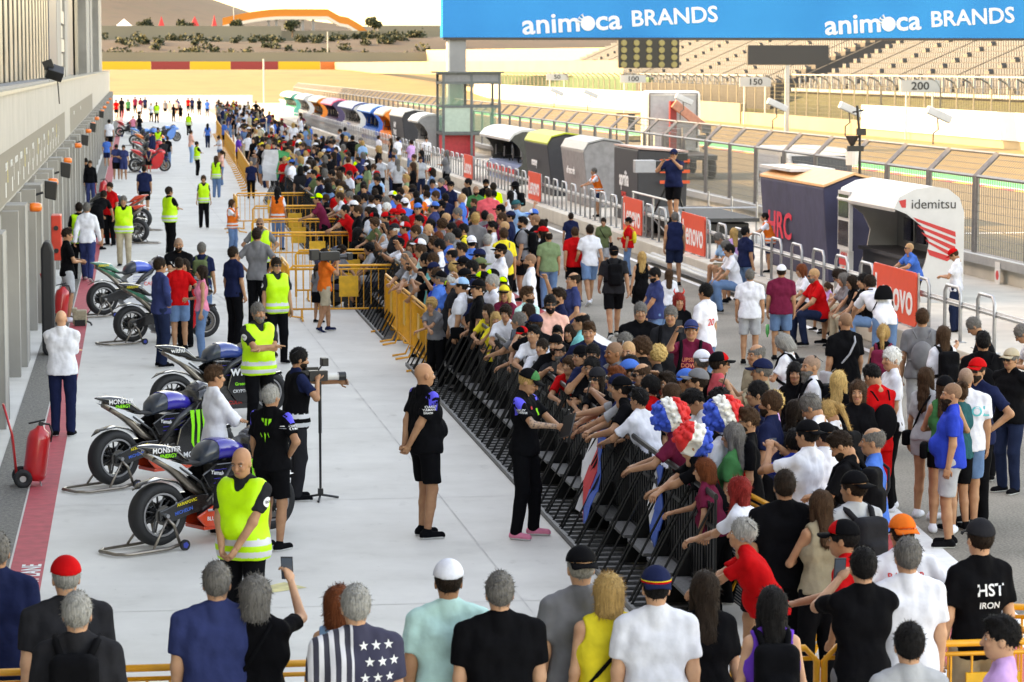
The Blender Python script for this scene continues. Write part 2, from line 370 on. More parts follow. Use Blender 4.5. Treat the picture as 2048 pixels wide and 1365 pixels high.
def wall_lamp():
    r=empty('floodlight',(-2.05,72,4.62),0,'black square floodlight standing on the balcony parapet','floodlight')
    MB().box(-.22,.22,-.2,.2,-.05,.22,M=Matrix.Rotation(R(28),4,'X')@Matrix.Rotation(R(20),4,'Y')).build('housing',M_BLACK,r,bevel=.02)
    MB().box(-.16,.1,-.15,.15,.2,.42,M=Matrix.Rotation(R(-20),4,'Y')).build('hood',M_BLACK,r)
    MB().tube([(.1,0,-.1),(.14,0,-.75)],.018).build('cable',M_BLACK,r)
wall_lamp()

# ---------------- pit wall platform, rail and catch fence on the right
struct(MB().box(12.85,17.7,18,330,0,.40).build('pit_platform',M_CONC,bevel=.02))
def pit_wall():
    r=empty('pit_wall',(18,100,0),0,'long low concrete pit wall carrying the catch fence','wall')
    o=MB().box(17.7,18.5,18,330,0,.70).build('wall',M_CONC); o.parent=r; o.matrix_parent_inverse=Matrix.Translation((-18,-100,0))
    o=MB().box(17.55,17.7,18,330,.72,.9).build('service_channel',M_STEELL); o.parent=r; o.matrix_parent_inverse=Matrix.Translation((-18,-100,0))
pit_wall()
def wire_mat():
    m=bpy.data.materials.new('wire_mesh'); m.use_nodes=True; nt=m.node_tree; b=nt.nodes['Principled BSDF']
    b.inputs['Base Color'].default_value=(.14,.14,.13,1); b.inputs['Metallic'].default_value=.5; b.inputs['Roughness'].default_value=.5
    return m
M_WIRE=wire_mat()
def fence():
    r=empty('catch_fence',(18.1,150,0),0,'tall galvanised catch fence with outward bent tops along the pit wall','fence')
    def panel(wires):
        m=MB()
        for s in (0,3.3):
            m.tube([(0,s,-.02),(0,s,1.78),(.48,s,2.26)],.045,4)
            m.box(-.12,.12,s-.12,s+.12,-.0,.02)
        m.tube([(0,0,1.78),(0,3.3,1.78)],.04,4); m.tube([(.48,0,2.26),(.48,3.3,2.26)],.035,4); m.tube([(0,0,.12),(0,3.3,.12)],.03,4)
        fr=m.mesh('fence_frame',M_FENCE)
        w=MB()
        for k in range(1,wires): 
            y=3.3*k/wires; w.box(-.006,.006,y-.004,y+.004,.12,1.78)
        for k in range(9): w.box(-.006,.006,0,3.3,.3+k*.18,.3+k*.18+.008)
        M=Matrix.Translation((0,0,1.78))@Matrix.Rotation(R(45),4,'Y')
        for k in range(1,wires): w.box(-.005,.005,3.3*k/wires-.004,3.3*k/wires+.004,0,.68,M=M)
        for k in range(3): w.box(-.005,.005,0,3.3,.17+k*.17,.17+k*.17+.008,M=M)
        return fr,w.mesh('fence_mesh',M_WIRE,fixn=False)
    fr,wi=panel(22); fr2,wi2=panel(11)
    for k in range(74):
        y=49.8+k*3.5-150
        o=link('fence_panel',fr if k<30 else fr2,r,(0,y,.7)); link('wire_mesh',wi if k<12 else wi2,o)
fence()
# handrail hoops with white band
def handrail():
    r=empty('handrail',(13.2,100,.4),0,'galvanised hoop handrail with white board along the seating wall','handrail')
    pts=[(0,0,0),(0,0,.78),(0,.10,.88),(0,.75,.88),(0,.85,.78),(0,.85,0)]
    m=MB().tube(pts,.03,6); m.box(-.08,.08,-.08,.08,0,.015); m.box(-.08,.08,.77,.93,0,.015); me=m.mesh('hoop',M_STEEL,smooth=True)
    for k in range(99): link('hoop',me,r,(0,-59.7+k*1.75+(.0),0))
    o=MB().box(.03,.045,-82,130,.56,.66).build('rail_board',mat('white_board',(.66,.66,.64),.5),r); o['label']='white board fixed along the hoops'
    o=MB().tube([(0.02,-82,.61),(.02,130,.61)],.02).build('rail_tube',M_STEEL,r)
handrail()
LS=['red sign with white lettering nearest the camera, behind the seated crowd','red sign with white lettering, second along the seating wall','red sign with white lettering, third along the wall, beside the camera platform','red sign with white lettering, fourth along the wall, beside the black yellow kiosk','small red sign with white lettering, farthest along the wall near the tower']
for i,y in enumerate([44.25,61.4,69.3,87.1,105.0]):
    r=empty('advertising_sign',(13.13,y,0),0,LS[i],'sign','red signs along the seating wall')
    MB().prism([(0,.62),(.06,.56),(2.62,.56),(2.68,.62),(2.68,1.36),(2.62,1.42),(.06,1.42),(0,1.36)] if 0 else [(0.0,.50),(.06,.44),(2.62,.44),(2.68,.50),(2.68,1.30),(2.62,1.36),(.06,1.36),(0,1.30)],0,-.03,.0).build('panel',M_LEN,r)
    MB().box(0,.03,-.04,.02,.4,1.36).box(0,.03,1.3,1.36,.4,1.36).box(.0,.03,2.66,2.72,.4,1.36).build('frame',M_STEEL,r)
    put_text('Lenovo',.80,M_TXT,plane_M((-.034,1.36,.87),(0,-1,0),(0,0,1)),r,depth=.002,stretch=1.0)
# green/white lap boards, white banner wall, far fence
struct(MB().box(51,51.5,225,420,0,1.7).build('far_wall',M_CREAM))
o=MB().box(51,51.6,60,224.5,0,1.0).build('barrier_wall',M_CREAM); tag(o,'pale low wall along the far side of the track','wall')
wb=empty('banner_wall',(50.9,130,0),0,'long white banner with small turquoise triangles across the track','banner')
MB().box(0,.1,-20,56,0.5,2.15).build('banner',mat('banner_white',(.42,.44,.45),.5,var=.02),wb)
tb=MB()
for k in range(24): 
    y=-18+k*3.0; tb.prism([(y,.95),(y+.9,1.2),(y,1.45)],0,-.02,-.002)
tb.build('triangle_mark',mat('turquoise',(.25,.75,.72),.5,var=0),wb)
wb2=empty('banner_wall',(50.9,330,0),0,'distant white banner wall seen through the glass control tower','banner')
MB().box(0,.1,-75,75,0.3,2.3).build('banner',mat('banner_white',(.42,.44,.45),.5,var=.02),wb2)
ff=empty('track_fence',(53,230,0),0,'tall mesh fence with curved tops on the far side of the track','fence')
fm=MB()
for k in range(90):
    y=-110+k*3.6; fm.tube([(0,y,0),(0,y,3.4),(-.25,y,3.8),(-.8,y,4.1)],.06,4)
fm.build('fence_posts',mat('post_grey',(.15,.145,.12),.6,.3),ff)
fm=MB()
for k in range(11): fm.box(-.01,.01,-110,215,.3+k*.31,.33+k*.31)
for k in range(620): fm.box(-.01,.01,-110+k*.52,-110+k*.52+.03,.2,3.5)
fm.build('wire_mesh',mat('mesh_olive',(.05,.05,.035),.7,.2),ff)
for i,(t,y) in enumerate((('50',329),('100',278),('150',222),('200',174))):
    r=empty('distance_board',(51.6,y,0),0,{'50':'small white distance board reading 50, farthest, left of the start lights','100':'white distance board reading 100, under the start lights','150':'white distance board reading 150, below the black video screen','200':'white distance board reading 200, largest, before the near grandstand'}[t],'distance board','distance boards beside the track')
    w=1.35+.0*i; MB().box(-w,w,-.04,.04,3.15,3.95).build('panel',mat('board_white',(.45,.45,.43),.5,var=.03),r)
    put_text(t,.72,M_TXTB,plane_M((0,-.05,3.53),(1,0,0),(0,0,1)),r,depth=.004,stretch=1.15)
    for s in (-.9,.9): MB().tube([(s,.1,0),(s,.1,3.2)],.07,5).build('post',M_STEEL,r)
# grandstands
def grandstand(x0,y0,y1,z0,rows,label,seatstep,col=(.070,.079,.092)):
    r=empty('grandstand',(x0,(y0+y1)/2,0),0,label,'grandstand'); h=(y1-y0)/2
    st=MB()
    for k in range(rows): st.box(k*1.0,(k+1)*1.0,-h,h,0,z0+k*.44)
    st.build('terrace',mat('terrace_concrete',(.045,.045,.045),.85,var=.15,vs=.4),r)
    s=MB(); n=int((y1-y0)/seatstep)
    for k in range(rows-1):
        for j in range(n):
            if j%24 in (0,1): continue
            y=-h+j*seatstep; s.box(k+.35,k+.75,y,y+seatstep*.72,z0+k*.44,z0+k*.44+.38)
    o=s.build('seats',mat('grey_seat',col,.6,var=.06),r); o['kind']='stuff'
    for j in range(0,n,24):
        st=MB(); y=-h+j*seatstep
        for k in range(rows-1): st.box(k+.02,k+.5,y,y+1.1,z0+k*.44,z0+k*.44+.22)
        st.tube([(0,y,z0+1.0),(rows-1,y,z0+(rows-1)*.44+1.0)],.05,4); st.build('stairs',mat('stair_dark',(.085,.085,.08),.8),r)
    b=MB()
    for k in range(int((y1-y0)/1.9)): b.box(-.35,-.2,-h+k*1.9,-h+k*1.9+.12,z0-.2,z0+1.15)
    b.box(-.4,-.15,-h,h,z0-.35,z0-.1); b.box(-.35,-.2,-h,h,z0+1.1,z0+1.2)
    b.build('front_rail',M_STEELL,r)
    return r
grandstand(60,165,242,2.95,26,'large empty grandstand with grey seats at the right behind the far fence',.62)
grandstand(62,262,420,2.8,20,'farther empty grandstand with pale seats behind the start lights',.95,(.13,.135,.14))
o=MB().box(56,57,235,300,0,3.1).build('hoarding',mat('dark_hoarding',(.03,.03,.03),.7)); tag(o,'black hoarding under the far grandstand','hoarding')
o=MB().box(57.5,58,300,430,0,3.6).build('green_windbreak',mat('green_net',(.04,.10,.05),.8)); tag(o,'dark green windbreak net below the farther grandstand','windbreak')
# embankment of dry grass behind the far fence
o=MB().prism([(53.5,0),(59.5,2.4),(59.6,0)],1,120,300).build('embankment',mat('dry_grass',(.05,.05,.015),.95,var=.35,vs=1.5,detail=8)); struct(o)
# gantry with blue banner, start lights and screen
g=empty('gantry',(18.4,157,0),0,'overhead gantry with bright blue sponsor banner spanning the track','gantry')
MB().box(-.1,.85,0,.8,0,12).build('pillar',mat('gantry_grey',(.20,.21,.22),.6,.2,var=.2,vs=.6),g)
MB().box(-.22,-.1,-.01,.8,0,12).build('pillar_lit_side',mat('gantry_lit_side',(.5,.5,.48),.5),g)  # paler strip: sunlight on the pillar's left face painted into the colour
def banner_mat():
    def bld(nt,b):
        tc=nt.nodes.new('ShaderNodeTexCoord'); n=nt.nodes.new('ShaderNodeTexNoise'); n.inputs['Scale'].default_value=.12
        nt.links.new(tc.outputs['Object'],n.inputs[0]); nt.links.new(ramp(nt,n.outputs[0],[(.35,(.0,.19,.47)),(.65,(.0,.24,.55))]),b.inputs['Base Color'])
    return nodemat('banner_blue',bld,rough=.9,spec=.0)
MB().box(-.55,40,-.25,.9,6.52,10.4).build('banner',banner_mat(),g)
MB().box(-.5,40,-.2,.85,6.38,6.52).build('truss_edge',M_DARK,g)
mw=mat('banner_letter',(.56,.61,.66),.5,var=0)
def mascotless_o(cx,cz):
    m=MB().lathe([(.001,-.02),(.43,-.02),(.43,.0),(.001,0)],28,M=Matrix.Translation((cx,-.26,cz)),close=False)
    for a,l in ((148,.62),(125,.60),(168,.60)):
        x,z=math.cos(R(a)),math.sin(R(a)); m.tube([(cx+x*.38,-.27,cz+z*.38),(cx+x*l,-.27,cz+z*l)],.05,6); m.tube([(cx+x*l,-.275,cz+z*l),(cx+x*(l+.03),-.275,cz+z*(l+.03))],.085,8)
    m.build('letter_disc',mw,g)
def brand(x0,z0,s):
    tilt=math.radians(3.3); U=(math.sin(-tilt),0,math.cos(tilt)); Rr=(math.cos(tilt),0,math.sin(tilt))
    def at(u): return (x0+u*Rr[0],-.256,z0+u*Rr[2])
    put_text('anim',1.62*s,mw,plane_M(at(0),Rr,U),g,depth=.01,align='LEFT',stretch=1.12)
    p=at(3.85*s); mascotless_o(p[0]+.05,p[2]-.08)
    put_text('ca',1.62*s,mw,plane_M(at(4.32*s),Rr,U),g,depth=.01,align='LEFT',stretch=1.12)
    put_text('BRANDS',1.30*s,mw,plane_M(at(6.45*s),Rr,U),g,depth=.01,align='LEFT',stretch=1.05)
brand(22.5-18.4,7.2,1.0); brand(40.6-18.4,7.2,1.0)
lt=empty('start_lights',(28.2,156.5,0),0,'black panel of round start lights hanging under the blue banner','start lights')
MB().box(0,3.6,0,.3,4.75,6.4).build('panel',M_BLACK,lt)
for i in range(5):
    for j in range(4): MB().lathe([(.001,-.06),(.17,-.06),(.19,0),(.001,0)],16,M=Matrix.Translation((.3+i*.75,-.005,4.95+j*.42)),close=False).build('lamp',mat('dull_lamp',(.20,.17,.06),.4,coat=.5),lt)
sc_=empty('video_screen',(43.6,190,0),0,'wide black video screen on a stand before the far grandstand','screen')
MB().box(0,5.95,0,.4,4.95,6.35).build('screen',mat('screen_off',(.03,.03,.03),.6,var=0),sc_); MB().box(2.8,3.1,.1,.3,0,4.95).build('mast',M_STEEL,sc_)
# control tower
tw=empty('control_tower',(14.95,131,0),0,'glazed steel control tower standing beside the gantry pillar','tower')
mt_=mat('tower_steel',(.10,.115,.12),.5,.4,var=.2); fr=MB()
for x in (0,1.38,2.75):
    for y in (0,2.6): fr.box(x-.06,x+.06,y-.06,y+.06,0,4.6)
for z in (1.6,2.9,4.05,4.5): fr.box(-.06,2.81,-.07,-.02,z-.06,z+.06).box(-.06,2.81,2.6,2.66,z-.06,z+.06).box(-.08,-.03,0,2.6,z-.06,z+.06).box(2.78,2.83,0,2.6,z-.06,z+.06)
fr.box(-.3,2.95,-.2,2.8,4.52,4.60); fr.build('frame',mt_,tw)
MB().box(0,2.75,-.03,-.01,4.1,4.46).build('fascia',mat('tower_fascia',(.16,.17,.18),.5),tw)
MB().box(.05,1.3,-.035,-.02,1.68,2.84).build('glass_panel',mat('frosted_green',(.32,.42,.36),.3,var=.1),tw)
MB().box(1.5,2.7,.9,.93,1.68,2.84).build('glass_panel',mat('green_glass',(.25,.5,.35),.1,var=0,alpha=.35),tw)
MB().box(.08,1.3,2.5,2.53,1.66,4.0).build('glass_panel',mat('green_glass',(.25,.5,.35),.1,var=0,alpha=.35),tw)
MB().box(.0,1.6,.5,1.9,.45,1.5).build('container',mat('red_locker',(.45,.02,.03),.5,var=.2),tw)
MB().box(-.02,2.8,0,2.6,1.5,1.6).build('floor',mt_,tw)
# ---------------- distant background
def far_wall(name,label,x0,x1,y,z0,z1,m,th=.6,y1=None):
    y1=y if y1 is None else y1
    o=MB().add([(x0,y,z0),(x1,y1,z0),(x1,y1,z1),(x0,y,z1),(x0,y+th,z0),(x1,y1+th,z0),(x1,y1+th,z1),(x0,y+th,z1)],[(0,1,2,3),(7,6,5,4),(0,4,5,1),(3,2,6,7),(0,3,7,4),(1,5,6,2)]).build(name,m)
    return tag(o,label,'wall')
cw=empty('tyre_wall',(0,518,0),0,'low red and yellow striped barrier wall at the end of the straight','wall')
xs=[-30,3.5,10.8,18.5,27.5,35.5]; my=mat('far_yellow',(.55,.33,.015),.6,var=.05); mr_=mat('far_red',(.22,.015,.015),.6,var=.05)
for i,(a,b_) in enumerate(zip(xs,xs[1:])): MB().box(a,b_-.05,0,.8,3.6,5.75).build('barrier_block',[my if i%2==0 else mr_],cw)
MB().box(35.6,38.4,0,.8,3.6,5.7).build('barrier_block',mat('far_orange',(.5,.12,.02),.6),cw)
mfw=mat('far_pale_wall',(.17,.155,.115),.9,var=.06,vs=.1)
far_wall('retaining_wall','long pale retaining wall behind the red and yellow barrier',-60,60,556,4.5,7.7,mfw)
far_wall('retaining_wall','bright cream wall running down behind the gantry pillar',60,140,556,4.5,8.2,mat('far_bright',(.36,.31,.21),.9),y1=330)
far_wall('retaining_wall','pale wall along the top of the brown bank',-90,36,664,10.5,14.6,mfw)
far_wall('retaining_wall','pale wall under the orange footbridge',30,76,672,10.5,13.6,mfw)
far_wall('retaining_wall','cream block wall to the right of the bridge stairs',62,92,690,11.0,15.2,mfw)
far_wall('banner_fence','white banner fence across the end of the pit lane',-12,13.4,308,0.0,1.6,mat('far_white',(.62,.62,.60),.6))
far_wall('curb_wall','low cream wall curving round the end of the pit exit',38,60,520,3.6,5.6,M_CREAM,y1=330)
# shrubs on the bank: one mass
rr=random.Random(7); sb=MB()
def clump(mb,c,r,n,rr,s=.35,flat=.7):
    for _ in range(n):
        v=Vector((rr.gauss(0,1),rr.gauss(0,1),rr.gauss(0,1))); v=v.normalized()*r*rr.uniform(.45,1.05)*(1+.25*math.sin(v.x*3+c[0])); v.z*=flat
        p=Vector(c)+v; a=Vector((rr.gauss(0,1),rr.gauss(0,1),rr.gauss(0,1))).normalized()*s; b_=a.cross(Vector((rr.gauss(0,1),rr.gauss(0,1),rr.gauss(0,1)))).normalized()*s
        mb.mat(rr.choice((0,0,1))).quad(p-a,p+b_,p+a,p-b_)
for k in range(230):
    x=rr.uniform(-40,75); y=rr.uniform(575,660); z=terrain_h(x,y)
    if y<640 and rr.random()<.5: continue
    clump(sb,(x,y,z+.5),rr.uniform(.8,2.0),60,rr,.35)
o=sb.build('bank_shrubs',[mat('shrub_green',(.012,.022,.006),.8,var=.3,vs=.5),mat('shrub_olive',(.035,.035,.008),.8,var=.3,vs=.5)]); o['kind']='stuff'
def tree(x,y,z,h,label,r):
    t=empty('tree',(x,y,z),0,label,'tree','small trees on the far bank')
    MB().tube([(0,0,-1),(.1,0,h*.3),(.0,.1,h*.7)],[.25,.2,.08],6).tube([(0,0,h*.3),(.6,.1,h*.6)],[.12,.04],5).tube([(0,0,h*.3),(-.6,.1,h*.6)],[.12,.04],5).build('trunk',mat('bark',(.10,.07,.05),.9),t)
    m=MB()
    for _ in range(9): clump(m,(rr.uniform(-r*.6,r*.6),rr.uniform(-r*.6,r*.6),h*.6+rr.uniform(-.2,.3)*h),r*.6,90,rr,.28)
    m.build('crown',[mat('crown_dark',(.012,.022,.007),.8),mat('crown_light',(.03,.04,.01),.8)],t)
for x,l in ((3.5,'round green tree on the far bank, leftmost'),(13,'round green tree on the far bank beside the red tents'),(25.5,'green tree beside the left end of the orange footbridge'),(39,'green tree under the orange footbridge deck'),(59,'small dark tree right of the footbridge stairs')):
    tree(x,668,terrain_h(x,668)+2.0,3.2,l,2.0)
# red and white tents on the hill foot
for i,(x,w,h,c,l) in enumerate(((-2,8,3.4,'white','white pointed tent at the foot of the hill'),(7.5,2.4,4.2,'red','red flag banner tent left of the small trees'),(16,3.5,4.2,'red','red peaked tent between the small trees'),(21,1.8,4.6,'red','red peaked tent right of the small trees'))):
    m=MB(); m.add([(x-w/2,700,13.5),(x+w/2,700,13.5),(x+w/2,706,13.5),(x-w/2,706,13.5),(x,703,13.5+h)],[(0,1,4),(1,2,4),(2,3,4),(3,0,4),(3,2,1,0)])
    tag(m.build('tent',mat('tent_'+c,(.8,.78,.74) if c=='white' else (.40,.02,.02),.7)),l,'tent')
# footbridge
fb=empty('footbridge',(0,700,0),0,'orange railed footbridge with stairs over the far bank','footbridge')
mo=mat('bridge_orange',(.50,.15,.008),.6,var=.06); m=MB(); N=22
def bz(x): return 15.0+ 2.6*math.sin(min(1,max(0,(x-22)/17))*PI/2)+ .0
pts=[]
for i in range(N+1):
    x=23+i*(50-23)/N; pts.append((x,bz(x)))
for (x0,z0),(x1,z1) in zip(pts,pts[1:]): 
    m.add([(x0,0,z0),(x1,0,z1),(x1,0,z1+1.9),(x0,0,z0+1.9),(x0,.3,z0),(x1,.3,z1),(x1,.3,z1+1.9),(x0,.3,z0+1.9)],[(0,1,2,3),(7,6,5,4),(3,2,6,7),(0,4,5,1)])
st=[(50,17.6),(53,15.9),(55.2,15.5),(58.6,13.5),(60,12.2)]
for (x0,z0),(x1,z1) in zip(st,st[1:]):
    m.add([(x0,0,z0),(x1,0,z1),(x1,0,z1+1.9),(x0,0,z0+1.9),(x0,.3,z0),(x1,.3,z1),(x1,.3,z1+1.9),(x0,.3,z0+1.9)],[(0,1,2,3),(7,6,5,4),(3,2,6,7),(0,4,5,1)])
m.build('railing',mo,fb)
m=MB()
for (x0,z0),(x1,z1) in zip(pts+st,(pts+st)[1:]):
    if x1>x0: m.add([(x0,-.3,z0-.8),(x1,-.3,z1-.8),(x1,-.3,z1),(x0,-.3,z0),(x0,3,z0-.8),(x1,3,z1-.8),(x1,3,z1),(x0,3,z0)],[(0,1,2,3),(7,6,5,4),(3,2,6,7),(0,4,5,1)])
m.build('deck',mat('bridge_deck',(.55,.50,.42),.8),fb)
MB().box(43.2,43.9,.5,1.2,9,17).box(45.9,46.6,.5,1.2,9,17).box(34.5,35.1,.5,1.2,9,16.8).box(36.5,37.1,.5,1.2,9,16.8).build('pier',mat('pier_grey',(.2,.2,.2),.8),fb)
# slim masts
for i,(px,z1,y) in enumerate(((655,64,560),(527,118,330),(185*1+282,0,700))):
    q=gp(px,300); d=ray(px,z1); t=y/d.y
    x=d.x*t; tag(MB().tube([(x,y,0),(x,y,CAMH+d.z*t)],.12,6).build('lamp_mast',M_STEELL),['slim pale mast before the far retaining wall','pale camera mast near the pit exit','thin tall mast on the skyline'][i],'mast')

# ---------------- pit wall kiosks
def kiosk(y0,y1,label,body,roof,prof=None,side=None,txt=None,txtm=None,txs=.3,name='pit_kiosk',stripe=None,closed=False):
    r=empty(name,(14.8,(y0+y1)/2,.4),0,label,'pit kiosk','team kiosks along the pit wall')
    h=(y1-y0)/2*.9
    if prof or closed:
        prof=prof or [(-.55,0),(.7,0),(.8,1.5),(.72,1.85),(.4,2.05),(-.1,2.12),(-.6,2.0),(-.75,1.75)]
        MB().prism(prof,1,-h,h).build('body',body,r,bevel=.03)
        top=[p for p in prof if p[1]>1.5]; top=sorted(top,key=lambda p:-p[0])
        MB().prism([(x,z+.02) for x,z in top]+[(x,z+.07) for x,z in reversed(top)],1,-h-.04,h+.04).build('roof',roof,r)
    else:
        arc=[(.72,1.5),(.66,1.8),(.45,2.0),(.1,2.1),(-.3,2.08),(-.62,1.95),(-.82,1.72)]
        MB().prism(arc+[(x*.96,z-.10) for x,z in reversed(arc)],1,-h-.05,h+.05).build('roof',roof,r,bevel=.015)
        endp=[(.72,0),(.72,1.5),(.66,1.8),(.45,2.0),(.1,2.08),(-.3,2.05),(-.62,1.93),(-.78,1.74),(-.45,1.45),(-.25,1.1),(-.3,.75),(-.5,.6),(-.5,0)]
        for s in (-1,1): MB().prism(endp,1,s*h-.03,s*h+.03).build('side_panel',side or body,r,bevel=.008)
        MB().box(.62,.70,-h,h,0,1.75).build('back_wall',mBkk,r); MB().box(-.42,.6,-h,h,0,.72).build('counter',body,r)
        m=MB(); n=max(2,int(h*1.1))
        for k in range(n): y=-h+.4+k*(2*h-.8)/(n-1); m.box(.1,.16,y-.28,y+.28,.95,1.35); m.box(.1,.14,y-.03,y+.03,.72,.95)
        m.build('screens',M_GLASS,r)
        m=MB()
        for k in range(n): y=-h+.5+k*(2*h-1)/(n-1); m.box(-.2,.15,y-.2,y+.2,.9,.95).box(-.22,-.18,y-.2,y+.2,.9,1.3).tube([(0,y,.3),(0,y,.9)],.03,5)
        m.build('stools',M_DARK,r)
    if stripe: MB().box(-.56,-.51,-h+.1,h-.1,.25,.55).build('stripe',stripe,r)
    if txt: put_text(txt,txs,txtm or M_TXT,plane_M((-.79 if closed else -.53,0,1.1 if closed else .42),(0,-1,0),(0,0,1)),r,depth=.003)
    return r
mBkk=mat('kiosk_inside',(.03,.03,.032),.6)
mN=mat('tarp_navy',(.035,.035,.075),.7,var=.25,vs=2,bump=.5,bs=3); mOr=mat('tarp_orange',(.80,.20,.02),.6); mWh=mat('kiosk_white',(.55,.545,.53),.4,var=.05); mBk=mat('kiosk_black',(.025,.025,.03),.5)
k=kiosk(53.9,60.2,'covered pit kiosk in dark navy cloth with orange and white roof',mN,mat('roof_orange_white',(.78,.42,.2),.5),txt='',prof=[(-.6,0),(.75,0),(.8,1.7),(.5,2.05),(-.1,2.2),(-.75,1.95)])
MB().box(-.7,.3,.2,3.1,2.17,2.235).build('roof_white',mWh,k)
mH=mat('tarp_mark_red',(.65,.03,.06),.6); put_text('HRC',.8,mH,plane_M((-.755,.9,.95),(.06,-1,0),(0,0,1)),k,depth=.004,stretch=1.1)
# open white kiosk
def open_kiosk():
    r=empty('pit_kiosk',(14.8,51.4,.4),0,'white open pit kiosk with curved roof, screens and wing emblem on its side','pit kiosk','team kiosks along the pit wall')
    h=2.05
    arc=[(-.65,1.78),(-.55,2.0),(-.25,2.15),(.1,2.2),(.4,2.15),(.62,1.98),(.72,1.7)]
    MB().prism(arc+[(x*.95,z-.07) for x,z in reversed(arc)],1,-h,h).build('roof',mWh,r,bevel=.01)
    MB().box(.62,.72,-h,h,0,1.75).build('back_wall',mat('kiosk_grey',(.30,.30,.30),.5,var=.1),r)
    side=[(-.65,1.78),(-.55,2.0),(-.25,2.15),(.1,2.2),(.4,2.15),(.62,1.98),(.72,1.7),(.72,0),(-.1,0),(-.12,.5),(0.0,.85),(.05,1.15),(-.1,1.45),(-.4,1.68)]
    MB().prism(side,1,-h-.05,-h).build('side_panel',mWh,r); 
    MB().prism([(x,z) for x,z in side],1,h,h+.05).build('side_panel',mWh,r)
    MB().box(-.2,.62,-h,h,.75,.82).box(-.1,.62,-h,h,0,.75).build('counter',mBk,r)
    for y in (-1.0,-.3,.6): 
        s=MB().box(.40,.46,y-.25,y+.25,1.0,1.45).build('screen',mat('screen_dark',(.02,.02,.025),.15,var=0),r); MB().box(.455,.47,y-.28,y+.28,.97,1.48).build('frame',mWh,s)
    put_text('idemitsu',.26,M_TXTB,plane_M((.12,-h-.056,1.86),(1,0,0),(0,0,1)),r,depth=.002,bold=False)
    m=MB(); mr2=mat('mark_red',(.55,.03,.03),.5,var=0)
    for i in range(4):
        a=1.62-i*.14; m.quad((-.28+i*.08,-h-.055,a),(.55,-h-.055,a-.28),(.56,-h-.055,a-.38),(-.20+i*.08,-h-.055,a-.08))
    m.quad((.0,-h-.055,1.02),(.5,-h-.055,.86),(.4,-h-.055,.78),(.05,-h-.055,.9))
    m.quad((-.56,-h-.055,1.93),(-.42,-h-.055,1.96),(-.42,-h-.055,1.80),(-.5,-h-.055,1.80))
    m.build('wing_mark',mr2,r)
    # control screens at far end
    s=MB().box(-.62,-.55,1.2,2.1,.75,1.95).build('screen_stand',mWh,r); MB().box(-.635,-.622,1.28,2.02,.85,1.35).box(-.635,-.622,1.28,2.02,1.42,1.88).build('screen',mat('screen_dark',(.02,.02,.025),.15,var=0),s)
    MB().box(-.6,-.5,1.3,2.0,0,.75).build('pedestal',mWh,r)
    MB().box(-.612,-.6,1.3,2.0,.45,.58).build('red_stripe',mr2,r); put_text('HONDA',.13,mr2,plane_M((-.606,1.65,.66),(0,-1,0),(0,0,1)),r,depth=.002)
    MB().prism([(1.3,0),(2.0,0),(2.0,.38),(1.65,.42),(1.3,.2)],0,-.612,-.60).build('red_mark',mat('sign_red',(.8,.08,.03)),r)
open_kiosk()
K=kiosk(43.0,46.4,'dark grey pit kiosk roof cut by the right edge of the photo',mat('kiosk_dkgrey',(.08,.08,.085),.5),mat('roof_grey',(.35,.35,.34),.5),prof=[(.6,0),(1.2,0),(1.25,1.8),(1.0,2.15),(.3,2.15),(.0,1.9),(.3,1.4)]); K.location.x=15.6; K.location.y=44.0
k=kiosk(75.0,79.2,'black pit kiosk with red stripes behind the broadcast camera platform',mBk,mat('roof_pinkish',(.45,.30,.26),.5),prof=[(-.7,0),(.7,0),(.75,2.0),(-.7,2.1)],stripe=None)
m=MB(); [m.box(-.1,.76,-2.13,-2.11,z,z+.09) for z in (1.75,1.45,1.15)]; m.box(.751,.76,-2,2,1.7,1.8).build('red_stripe',mat('stripe_red',(.7,.08,.02),.5),k)
put_text('aprilia',.62,M_TXT,plane_M((-.712,.2,1.2),(0,-1,0),(0,0,1)),k,depth=.003); put_text('RACING',.2,mat('stripe_red2',(.65,.03,.02),.5,var=0),plane_M((-.712,.2,.75),(0,-1,0),(0,0,1)),k,depth=.003)
k=kiosk(84.0,89.0,'grey and white pit kiosk with dark red base, fifth from the camera',mat('kiosk_mid',(.23,.22,.22),.5,var=.2),mat('roof_grey',(.35,.35,.34),.5),closed=True,txt='elf marc vds',txs=.34)
kiosk(91.5,97.5,'black pit kiosk with yellow and green roof corner',mBk,mat('roof_lime',(.40,.45,.03),.5),closed=True,txt='mooney',txs=.4)
kiosk(100.5,110,'pale blue pit kiosk with white hood and red stripe',mat('kiosk_blue',(.22,.32,.52),.4),mWh,side=mat('kiosk_window',(.08,.08,.07),.2),stripe=mat('stripe_red3',(.6,.03,.03),.5))
kiosk(134,139,'white curved pit kiosk left of the gantry pillar',mWh,mWh,side=mat('kiosk_grey',(.3,.3,.3)),closed=False)
kiosk(142,150,'black pit kiosk with orange base and white words',mBk,mat('roof_white2',(.6,.6,.56),.5),closed=True,txt='READY\nTO RACE',txs=.4,stripe=mOr)
kiosk(153,159,'bright orange pit kiosk with pale sloping roof',mOr,mat('roof_cream',(.7,.62,.45),.5))
kiosk(161,171,'bright blue pit kiosk with long sloping white edge',mat('kiosk_cobalt',(.0,.13,.50),.4),mat('roof_cobalt',(.02,.2,.6),.4),stripe=mWh)
kiosk(174,188,'white pit kiosk with dark blue curved roof board',mWh,mat('roof_navy',(.02,.05,.2),.4),txt='FLEXBOX',txs=.7,txtm=mat('blue_txt',(.03,.08,.3)))
kiosk(193,205,'dark pit kiosk with pink roof far down the wall',mat('kiosk_dkpurple',(.06,.04,.10),.5),mat('roof_pink',(.85,.12,.22),.5))
